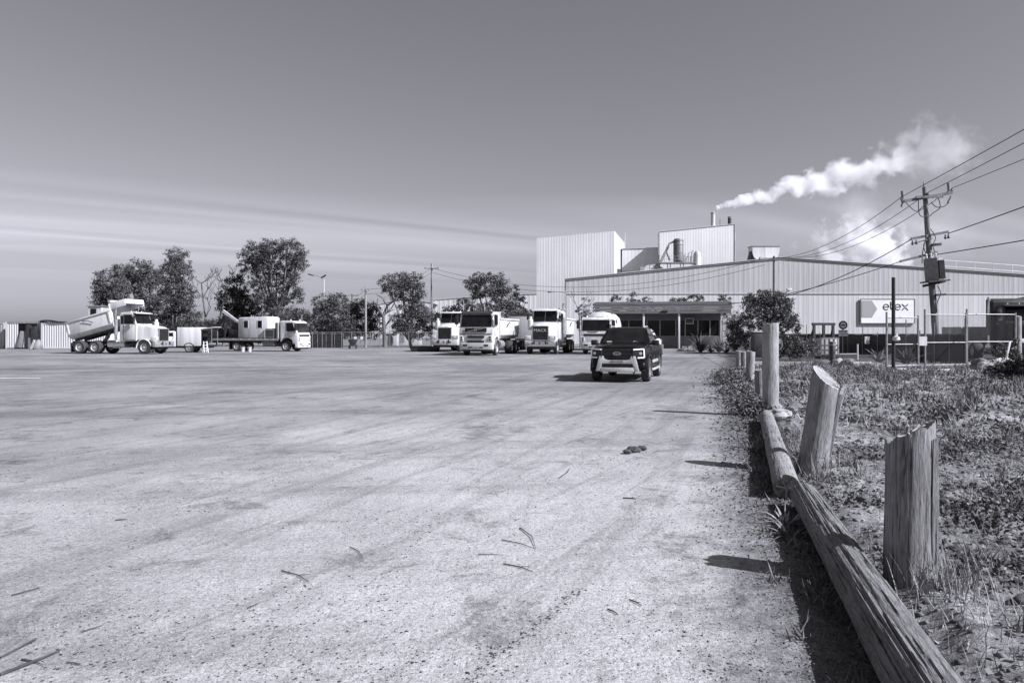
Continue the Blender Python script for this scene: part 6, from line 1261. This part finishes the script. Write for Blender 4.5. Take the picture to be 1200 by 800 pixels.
tree('creeper_bush', 'leafy creeper bush behind the prime mover gate', 34.5, 1176, [(1170, 409, 10, 6), (1180, 405, 9, 7), (1190, 412, 10, 8)], cat='bush', leaf='leaf_gum', tr=0.03, dens=1.2, lpx=(3.4, 1.8))

# leafless trees
def bare_tree(label, d, bpx, trunk, group, r=0.16, depth=4, seed=1, bark='bark_pale', spread=0.55):
    random.seed(seed); t = thing('bare_tree', label, 'tree', gp(bpx, d), 0, group); a = MB(); b = MB(); bx = X(bpx, d)
    pts = [Vector((X(px, d)-bx, 0, Z(py, d))) for px, py in trunk]; pts[0].z = -0.1
    a.tube(pts, [r*(1-0.55*i/(len(pts)-1)) for i in range(len(pts))], 8); a.build('trunk', M[bark], t)
    def grow(p, dr, ln, rr, lv):
        q = p+dr*ln*0.5+Vector((random.uniform(-.08, .08), random.uniform(-.08, .08), 0))*ln; e = q+(dr+Vector((random.uniform(-.3, .3), random.uniform(-.3, .3), 0.12))).normalized()*ln*0.5
        b.tube([p, q, e], [rr, rr*0.75, rr*0.5], 5)
        if lv > 0:
            for _ in range(random.choice((2, 2, 3))):
                nd = (dr+Vector((random.uniform(-1, 1), random.uniform(-1, 1), random.uniform(-0.2, 0.7)))*spread*1.3).normalized(); grow(q if random.random() < 0.35 else e, nd, ln*random.uniform(0.6, 0.8), rr*0.66, lv-1)
    for i in range(1, len(pts)):
        for s in ((-1, 1) if i > 1 else (1,)):
            grow(pts[i], Vector((s*random.uniform(0.5, 1.0), random.uniform(-0.4, 0.4), random.uniform(0.5, 1.1))).normalized(), 1.7*(1-0.1*i), r*0.5, depth)
    b.build('branches', M[bark], t); random.seed(7); return t
bare_tree('leafless pale tree with fine upright branches beside the tall narrow gum', 92, 242, [(242, 408), (241, 372), (238, 350), (236, 332)], TG, 0.17, 4, 4, 'bark')
bare_tree('leafless forked tree against the dark tree', 95, 262, [(262, 408), (259, 372), (262, 352), (266, 338)], TG, 0.16, 4, 9, 'bark')
bare_tree('dead gnarled trunk with stub branches in front of the pale warehouse', 86, 451, [(451, 408), (450, 385), (449, 370), (454, 358)], TG, 0.26, 1, 12, 'bark', 0.7)
bare_tree('thin leafless sapling before the tall white block', 84, 680, [(680, 408), (679, 372), (677, 362)], TG, 0.08, 2, 21, 'bark', 0.5)

# spiky plants
def blades(n, ln, w, rise, seed, arc=0.6):
    r_ = np.random.default_rng(seed); V = []
    for k in range(n):
        an = r_.uniform(0, 2*math.pi); el_ = r_.uniform(rise[0], rise[1]); l = ln*r_.uniform(0.6, 1.15); ww = w*r_.uniform(0.7, 1.2); p = np.array([0.04*math.cos(an), 0.04*math.sin(an), 0.0]); side = np.array([-math.sin(an), math.cos(an), 0])*ww/2; segs = 5; prev = None
        for i in range(segs+1):
            f = i/segs; tw = (1-f**1.6)*(0.5+0.5*min(1, f*4)); row = (p-side*tw, p+side*tw)
            if prev: V.append([prev[0], prev[1], row[1], row[0]])
            prev = row; e = el_-arc*f*1.6; p = p+np.array([math.cos(an)*math.cos(e), math.sin(an)*math.cos(e), math.sin(e)])*l/segs
    return np.array(V)
def spiky(label, loc, n, ln, w, rise, mname, seed, arc=0.6, cat='plant', group=None, name='spiky_plant'):
    t = thing(name, label, cat, loc, 0, group); stuff(faces_mesh('blades', blades(n, ln, w, rise, seed, arc), M[mname], t)); a = MB(); a.lathe([(-0.05, 0.005), (-0.05, ln*0.07), (ln*0.1, ln*0.05), (ln*0.12, 0.005)], (0, 0, 0), 'z', 8); a.build('crown_base', M['twig'], t); return t
FG = 'flax plants at the office'
spiky('large dark flax plant before the office window', gp(821, 63.0), 90, 2.2, 0.13, (0.5, 1.45), 'leaf_gum', 1, group=FG); spiky('flax plant at the white verandah post beside the pickup', gp(756+3, 63.5), 60, 1.9, 0.12, (0.6, 1.5), 'leaf_gum', 2, group=FG)
spiky('pale flax plant at the office end post', gp(843, 63.0), 50, 1.9, 0.12, (0.6, 1.5), 'leaf_pale', 3, group=FG); spiky('drooping flax plant by the round clipped shrub', gp(851, 61.5), 40, 1.6, 0.12, (0.3, 1.3), 'leaf_pale', 4, 0.9, group=FG)
spiky('low flax plant between the window flax and the end post', gp(833, 62.5), 40, 1.3, 0.11, (0.3, 1.3), 'leaf_gum', 14, 0.9, group=FG)
spiky('pale spiky agave in front of the dark cloth fence', gp(1030, 41.0), 36, 1.1, 0.14, (0.4, 1.4), 'straw', 5, 0.4); spiky('dark agave behind the tall wire gate', gp(1062, 38.5), 40, 1.5, 0.14, (0.4, 1.4), 'leaf_gum', 6, 0.4)
spiky('small pale spiky tuft growing in the log shadow', (X(920, 6.35), 6.35, 0.0), 34, 0.26, 0.022, (0.1, 1.3), 'straw', 7, 0.7); spiky('low green rosette weed at the shaded side of the split log', (X(926, 6.0), 6.0, 0.0), 22, 0.28, 0.03, (0.0, 0.8), 'weed', 8, 0.5)
DG = 'dry grass tufts at the posts'
def tuft(label, loc, n, ln, w, seed, spread, mname='straw', group=DG, rise=(1.0, 1.6), arc=0.2):
    r_ = np.random.default_rng(seed); t = thing('grass_tuft', label, 'grass', loc, 0, group); V = []
    for k in range(n):
        q = blades(1, ln*r_.uniform(0.5, 1.1), w, rise, seed*100+k, arc); q[:, :, 0] += r_.normal()*spread; q[:, :, 1] += r_.normal()*spread; V.append(q)
    stuff(faces_mesh('blades', np.concatenate(V), M[mname], t)); return t
tuft('tall dry grass tuft growing against the slant-topped post', (X(1091, 4.62)+0.02, 4.52, 0.03), 190, 0.36, 0.008, 31, 0.10, group=None)
tuft('dry grass tuft at the foot of the leaning post', (X(955, 8.65), 8.6, 0.03), 80, 0.35, 0.012, 32, 0.12, 'weed'); tuft('tall thin grass stalks beside the leaning post base', (X(935, 8.7), 8.7, 0.02), 40, 0.42, 0.010, 33, 0.09); tuft('dry grass tuft beyond the end of the split log', (X(918, 10.2), 10.4, 0.02), 90, 0.36, 0.012, 34, 0.22, 'weed')
for k, (px, py, n, ln, lb) in enumerate(((888, 487, 80, 0.35, 'leafy dark weed clump at the foot of the tall post'), (872, 462, 110, 0.45, 'leafy dark weed clump between the stump post and pale post'), (860, 452, 110, 0.5, 'leafy dark weed clump at the yard edge by the pale post'), (855, 444, 90, 0.5, 'spreading weed clump beyond the pale post'), (882, 476, 80, 0.35, 'leafy weed clump in front of the stump post'), (866, 440, 80, 0.5, 'weed clump among the posts by the office path'))):
    p = G(px, py); t = thing('weed_clump', lb, 'weed', p, 0, 'weed clumps along the posts'); r_ = np.random.default_rng(50+k); C = r_.normal(size=(n*22, 3))*np.array([ln*0.55, ln*1.2, ln*0.30]); C[:, 2] = np.abs(C[:, 2])+0.02; stuff(faces_mesh('leaves', leaf_quads(C, 0.06, 0.035, 0.0), M['weed' if k % 2 else 'leaf_gum'], t))

# ------------------------------------------------------------------ verge and yard litter
OCT = [(0, 1, 2), (0, 2, 3), (0, 3, 4), (0, 4, 1), (5, 2, 1), (5, 3, 2), (5, 4, 3), (5, 1, 4)]
def pebbles(Pn, s, flat=0.6, sp=0.6):
    n = len(Pn); B = np.array([(0, 0, 1), (1, 0, 0), (0, 1, 0), (-1, 0, 0), (0, -1, 0), (0, 0, -1)], float)[None]*(1+rng.uniform(-0.35, 0.35, (n, 6, 1))); r_ = s*np.minimum(np.exp(rng.normal(0, sp, n)), 2.4); an = rng.uniform(0, 6.28, n); ca, sa = np.cos(an), np.sin(an)
    V = B.copy(); V[:, :, 0] = B[:, :, 0]*ca[:, None]*1.25-B[:, :, 1]*sa[:, None]; V[:, :, 1] = B[:, :, 0]*sa[:, None]*1.25+B[:, :, 1]*ca[:, None]; V[:, :, 2] *= flat; return V*r_[:, None, None]+Pn[:, None, :]
def put_z(P): return np.array([verge_h(x, y) if x > line_x(y)+0.15 else 0.0 for x, y in P])
def scatter(n, y0, y1, u0, u1, thresh=None, sc=1.2, off=0.0, pw=1.0):
    out = []
    while len(out) < n:
        y = math.sqrt(random.uniform(y0**(2*pw), y1**(2*pw)))**(1/pw) if pw != 1 else random.uniform(y0, y1); u_ = random.uniform(u0, u1); x = line_x(y)+u_
        if thresh is not None and fbm(x, y, sc, 3, off) < thresh+random.uniform(-0.15, 0.15): continue
        out.append((x, y))
    P = np.array(out); return np.column_stack([P, put_z(P)])
def lay(Pn, ln, wd, lift, up=0.6):
    C = Pn.copy(); n = len(C); C[:, 2] += lift*rng.uniform(0.2, 1, n); a = unit(n); a[:, 2] = a[:, 2]*0.35+0.15; a /= np.linalg.norm(a, axis=1)[:, None]; b = np.cross(a, unit(n)+np.array([0, 0, up])); b /= np.linalg.norm(b, axis=1)[:, None]
    l = (ln*rng.uniform(0.5, 1.5, n))[:, None]; w = (wd*rng.uniform(0.5, 1.5, n))[:, None]; return np.stack([C-a*l/2, C+b*w/2, C+a*l/2, C-b*w/2], 1)
W1 = scatter(13000, 2.2, 10, 0.25, 7, 0.14, 1.1, 2.0); W2 = scatter(20000, 9, 34, 0.3, 22, 0.14, 0.6, 2.0)
stuff(faces_mesh('ground_weeds', np.concatenate([lay(W1, 0.034, 0.02, 0.045), lay(W2, 0.065, 0.035, 0.07)]), M['weed']), 'low broad-leaved weeds covering the verge soil', 'weeds')
Kl = []; Kd = []
for (ncl, y0, y1, u1, sz, sc_) in ((330, 2.2, 12, 7, 0.042, 0.15), (420, 11, 34, 20, 0.075, 0.32)):
    cen = scatter(ncl, y0, y1, 0.45, u1, 0.10, 0.8, 5.5)
    for c0_ in cen:
        nl = random.randint(25, 80); q = rng.normal(size=(nl, 3))*np.array([sc_, sc_, sc_*0.28])*random.uniform(0.5, 1.3); q[:, 2] = np.abs(q[:, 2])+0.01; q += c0_; Kl.append(leaf_quads(q, sz, sz*0.62, -0.2))
        nd = random.randint(4, 12); e = np.repeat(c0_[None], nd, 0)+rng.normal(size=(nd, 3))*np.array([sc_*0.8, sc_*0.8, 0.0]); Kd.append(pebbles(e, sz*0.75, 0.7, 0.6))
Tf = []
for (ntf, y0, y1, u1, hh_, ww_, sp_) in ((70, 2.4, 13, 7, 0.20, 0.006, 0.05), (160, 12, 36, 22, 0.34, 0.016, 0.14)):
    for c0_ in scatter(ntf, y0, y1, 0.4, u1, 0.02, 0.7, 8.8):
        nb_ = random.randint(25, 70); q = np.repeat(c0_[None], nb_, 0)+rng.normal(size=(nb_, 3))*np.array([sp_, sp_, 0]); an = rng.uniform(0, 6.283, nb_); l_ = hh_*rng.uniform(0.4, 1.2, nb_); sd = np.column_stack([np.cos(an), np.sin(an), np.zeros(nb_)])*ww_
        Tf.append(np.stack([q-sd, q+sd, q+np.column_stack([rng.normal(0, 0.4, nb_)*l_, rng.normal(0, 0.4, nb_)*l_, l_])], 1))
for _ in range(90):
    y = math.exp(random.uniform(math.log(2.5), math.log(20))); c0_ = np.array([line_x(y)+0.02-abs(random.gauss(0, 0.16)), y, 0.0]); nb_ = random.randint(8, 26); sp_ = 0.03+0.004*y; q = np.repeat(c0_[None], nb_, 0)+rng.normal(size=(nb_, 3))*np.array([sp_, sp_, 0]); an = rng.uniform(0, 6.283, nb_); l_ = 0.09*rng.uniform(0.4, 1.3, nb_); sd = np.column_stack([np.cos(an), np.sin(an), np.zeros(nb_)])*(0.004+0.0006*y)
    Tf.append(np.stack([q-sd, q+sd, q+np.column_stack([rng.normal(0, 0.6, nb_)*l_, rng.normal(0, 0.6, nb_)*l_, l_])], 1))
stuff(faces_mesh('verge_tufts', np.concatenate(Tf), M['weed']), 'wispy grass tufts dotted over the verge', 'grass')
stuff(faces_mesh('weed_patches', np.concatenate(Kl), M['leaf_gum']), 'dark leafy weeds growing in clumps on the verge', 'weeds')
stuff(solids_mesh('dug_clods', np.concatenate(Kd), OCT, M['dark_clod']), 'dark dug clods among the verge weeds', 'soil')
W3 = scatter(9000, 2.2, 10, 0.22, 7, None); W4 = scatter(9000, 9, 36, 0.25, 24, None)
stuff(faces_mesh('leaf_litter', np.concatenate([lay(W3, 0.05, 0.012, 0.01), lay(W4, 0.09, 0.025, 0.02)]), M['straw']), 'dry pale leaf litter and straw on the verge', 'litter')
def grass(Pn, h, w):
    n = len(Pn); an = rng.uniform(0, 2*math.pi, n); l = h*rng.uniform(0.4, 1.3, n); s = np.column_stack([np.cos(an), np.sin(an), np.zeros(n)])*w; tip = Pn+np.column_stack([rng.normal(0, 0.35, n)*l, rng.normal(0, 0.35, n)*l, l]); return np.stack([Pn-s, Pn+s, tip], 1)
W5 = scatter(9000, 2.2, 12, 0.25, 8, 0.08, 0.9, 7.0); W6 = scatter(12000, 11, 38, 0.3, 24, 0.0, 0.4, 7.0)
stuff(faces_mesh('verge_grass', np.concatenate([grass(W5, 0.11, 0.003), grass(W6, 0.2, 0.010)]), M['straw']), 'sparse dry grass blades on the verge', 'grass')
W7 = scatter(12000, 2.2, 12, 0.2, 8, None); W8 = scatter(7000, 10, 36, 0.3, 24, None)
stuff(solids_mesh('soil_clods', np.concatenate([pebbles(W7, 0.013, 0.7, 0.7), pebbles(W8, 0.03, 0.7, 0.7)]), OCT, M['clod']), 'dark crumbly soil clods on the verge', 'soil')
def yard(n, y0, y1, spread=0.9):
    y = np.exp(rng.uniform(math.log(y0), math.log(y1), n)); x = rng.uniform(-0.78, 0.62, n)*y*spread; P = np.column_stack([x, y, np.full(n, 0.002)]); k = np.array([p[0] < line_x(p[1])+0.1 for p in P]); return P[k]
stuff(solids_mesh('gravel_stones', pebbles(yard(16000, 2.3, 22), 0.0042, 0.5, 0.42), OCT, M['gravel_bit']), 'loose pale gravel stones on the yard', 'gravel')
Yd = yard(9000, 2.3, 16); msk = np.array([fbm(p[0], p[1], 0.7, 3, 4.4) > 0.05 for p in Yd]); Yd = Yd[msk]
stuff(solids_mesh('dark_grit', pebbles(Yd, 0.0045, 0.5, 0.5), OCT, M['twig']), 'dark grit and bark crumbs scattered on the yard', 'grit')
Eg = []
for _ in range(26000):
    y = math.exp(random.uniform(math.log(2.3), math.log(34))); u_ = 0.2-abs(random.gauss(0, 0.26+0.012*y))-(0.0 if y > 7 else 0.05); Eg.append((line_x(y)+u_, y, 0.004))
Eg = np.array(Eg); dsc = (Eg[:, 1]/6).clip(0.7, 3)[:, None, None]; Q = lay(Eg, 0.035, 0.014, 0.012); c_ = Q.mean(1, keepdims=True)
stuff(faces_mesh('edge_litter', c_+(Q-c_)*dsc*0.8, M['litter']), 'dark bark and leaf litter along the foot of the logs', 'litter')
# rut edge crumbs
Rt = []
for (pxa, pya, pxb, pyb, n) in ((548, 798, 682, 690, 260), (600, 640, 625, 570, 60), (440, 690, 520, 600, 90), (1000, 792, 960, 700, 80)):
    A = G(pxa, pya); B_ = G(pxb, pyb)
    for _ in range(n): p = A.lerp(B_, random.random()); Rt.append((p.x+random.gauss(0, 0.03), p.y+random.gauss(0, 0.03), 0.003))
stuff(solids_mesh('rut_crumbs', pebbles(np.array(Rt), 0.0036, 0.4, 0.6), OCT, M['twig']), 'dark crumbs along the dried wheel ruts', 'grit')
# fallen sticks
for k, (xa, ya, xb, yb, r_) in enumerate(((0, 770, 42, 747, 0.008), (0, 790, 70, 762, 0.012), (25, 772, 50, 778, 0.006), (13, 697, 47, 688, 0.005), (95, 740, 120, 732, 0.004), (78, 775, 94, 778, 0.005), (330, 668, 362, 681, 0.006), (610, 618, 628, 642, 0.006), (588, 632, 628, 643, 0.006), (590, 660, 624, 669, 0.007), (712, 713, 724, 719, 0.007), (560, 649, 590, 650, 0.005), (738, 702, 752, 709, 0.006), (135, 609, 150, 608, 0.008), (655, 560, 668, 548, 0.008), (730, 583, 746, 584, 0.010), (410, 640, 425, 652, 0.005), (290, 712, 305, 705, 0.005))):
    A = G(xa, ya, 0.008); B_ = G(xb, yb, 0.008); m_ = A.lerp(B_, 0.5)+Vector((0.05, 0.03, 0.01))*(B_-A).length; a = MB(); a.tube([Vector((0, 0, 0)), m_-A, B_-A], [r_*0.7, r_*0.6, r_*0.3], 6)
    if k % 3 == 0: a.tube([m_-A, m_-A+(B_-A)*0.25+Vector((0.08, 0.14, 0.02))*(B_-A).length], [r_*0.5, r_*0.3], 5)
    o = a.build('fallen_stick', M['twig'], None); o.location = A; tag(o, 'thin dark stick lying on the pale gravel', 'stick', 'sticks lying on the yard')
for k, (px, py, s) in enumerate(((743, 527, 0.10), (752, 525, 0.07), (735, 529, 0.06))): rock(('dark soil lump on the yard, largest of three', 'dark soil lump on the yard, middle one of three', 'dark soil lump on the yard, smallest of three')[k], G(px, py, 0.03), (s, s, s*0.5), 61+k, 'twig', 'soil lumps on the yard')

# ------------------------------------------------------------------ steam from the stacks
def steam_mat(name, dens, jet=None, lo=0.30, gain=3.0, nscale=0.22, amp=1.7, seed=0.0):
    m = bpy.data.materials.new(name); m.use_nodes = True; t = m.node_tree; n = t.nodes; l = t.links; n.clear()
    out = n.new('ShaderNodeOutputMaterial'); pv = n.new('ShaderNodeVolumePrincipled'); l.new(pv.outputs[0], out.inputs['Volume'])
    pv.inputs['Color'].default_value = (0.98, 0.98, 0.985, 1); pv.inputs['Anisotropy'].default_value = 0.0
    tcn = n.new('ShaderNodeTexCoord'); ge = n.new('ShaderNodeNewGeometry'); mpn = n.new('ShaderNodeMapping'); l.new(ge.outputs['Position'], mpn.inputs[0]); mpn.inputs['Location'].default_value = (seed, seed*0.3, 0)
    nz = n.new('ShaderNodeTexNoise'); l.new(mpn.outputs[0], nz.inputs[0]); nz.inputs['Scale'].default_value = nscale; nz.inputs['Detail'].default_value = 6.0; nz.inputs['Roughness'].default_value = 0.6; nz.inputs['Distortion'].default_value = 0.3
    def mth(op, a, b=None, clamp=False):
        q = n.new('ShaderNodeMath'); q.operation = op; q.use_clamp = clamp
        for i, v in enumerate((a, b)):
            if v is None: continue
            if isinstance(v, (int, float)): q.inputs[i].default_value = v
            else: l.new(v, q.inputs[i])
        return q.outputs[0]
    sp = n.new('ShaderNodeSeparateXYZ'); l.new(tcn.outputs['Object'], sp.inputs[0])
    if jet:
        Ln, r0, r1 = jet; u = mth('DIVIDE', sp.outputs[0], Ln); rr = mth('ADD', mth('MULTIPLY', u, r1-r0), r0)
        rho = mth('DIVIDE', mth('SQRT', mth('ADD', mth('MULTIPLY', sp.outputs[1], sp.outputs[1]), mth('MULTIPLY', sp.outputs[2], sp.outputs[2]))), rr)
        dd = mth('MULTIPLY', mth('MULTIPLY', mth('SUBTRACT', 1.12, u), mth('ADD', mth('MULTIPLY', mth('SUBTRACT', 1.0, u), 2.0), 1.0)), dens)
    else:
        ln_ = n.new('ShaderNodeVectorMath'); ln_.operation = 'LENGTH'; l.new(tcn.outputs['Object'], ln_.inputs[0]); rho = ln_.outputs['Value']; dd = dens
    val = mth('ADD', mth('SUBTRACT', 1.0, rho), mth('MULTIPLY', mth('SUBTRACT', nz.outputs[0], 0.5), amp))
    de = mth('MULTIPLY', mth('MULTIPLY', mth('SUBTRACT', val, lo), gain, clamp=True), dd)
    # fade to nothing before the hull so that no edge shows
    fade = mth('MULTIPLY', mth('SUBTRACT', 1.0, rho), 5.0, clamp=True); l.new(mth('MULTIPLY', de, fade), pv.inputs['Density'])
    return m
def jet(label, a_, b_, r0, r1, dens, seed=0.0, **k):
    a_ = Vector(a_); b_ = Vector(b_); Ln = (b_-a_).length; mb = MB(); mb.tube([(Ln*q, 0, 0) for q in np.linspace(0, 1, 9)], [r0+(r1-r0)*q for q in np.linspace(0, 1, 9)], 16)
    o = mb.build('steam_plume', steam_mat('steam', dens, (Ln, r0, r1), seed=seed, **k)); o.location = a_; o.rotation_mode = 'QUATERNION'; o.rotation_quaternion = (b_-a_).to_track_quat('X', 'Z'); return stuff(o, label, 'steam')
def puff(label, c, r, dens, seed=0.0, **k):
    me = bpy.data.meshes.new('steam_puff'); bm = bmesh.new(); bmesh.ops.create_icosphere(bm, subdivisions=3, radius=1.0); bm.to_mesh(me); bm.free()
    o = link('steam_puff', me, steam_mat('steam', dens, None, seed=seed, **k)); o.location = c; o.scale = r; return stuff(o, label, 'steam')
jet('bright billowing steam plume trailing from the pale stack', W(840, 243, 153), W(1066, 186, 161), 1.2, 7.0, 0.60, 3.0, amp=2.5, nscale=0.24, lo=0.46, gain=4.0)
puff('thin steam wisp drifting at the far end of the plume', W(1096, 174, 164), (13.5, 7, 9.5), 0.085, 11.0, lo=0.28, gain=1.8, amp=2.6)
puff('bright steam bank rising behind the shed roof', W(1003, 298, 172), (17, 9, 11.5), 0.55, 21.0, lo=0.38, amp=2.4, gain=4.0)
puff('faint steam column between the steam bank and the plume', W(1005, 248, 168), (8, 6, 8.5), 0.06, 31.0, lo=0.2, gain=1.6)
puff('faint steam haze behind the leaning power pole', W(1090, 275, 172), (14, 8, 12), 0.03, 41.0, lo=0.15, gain=1.2)
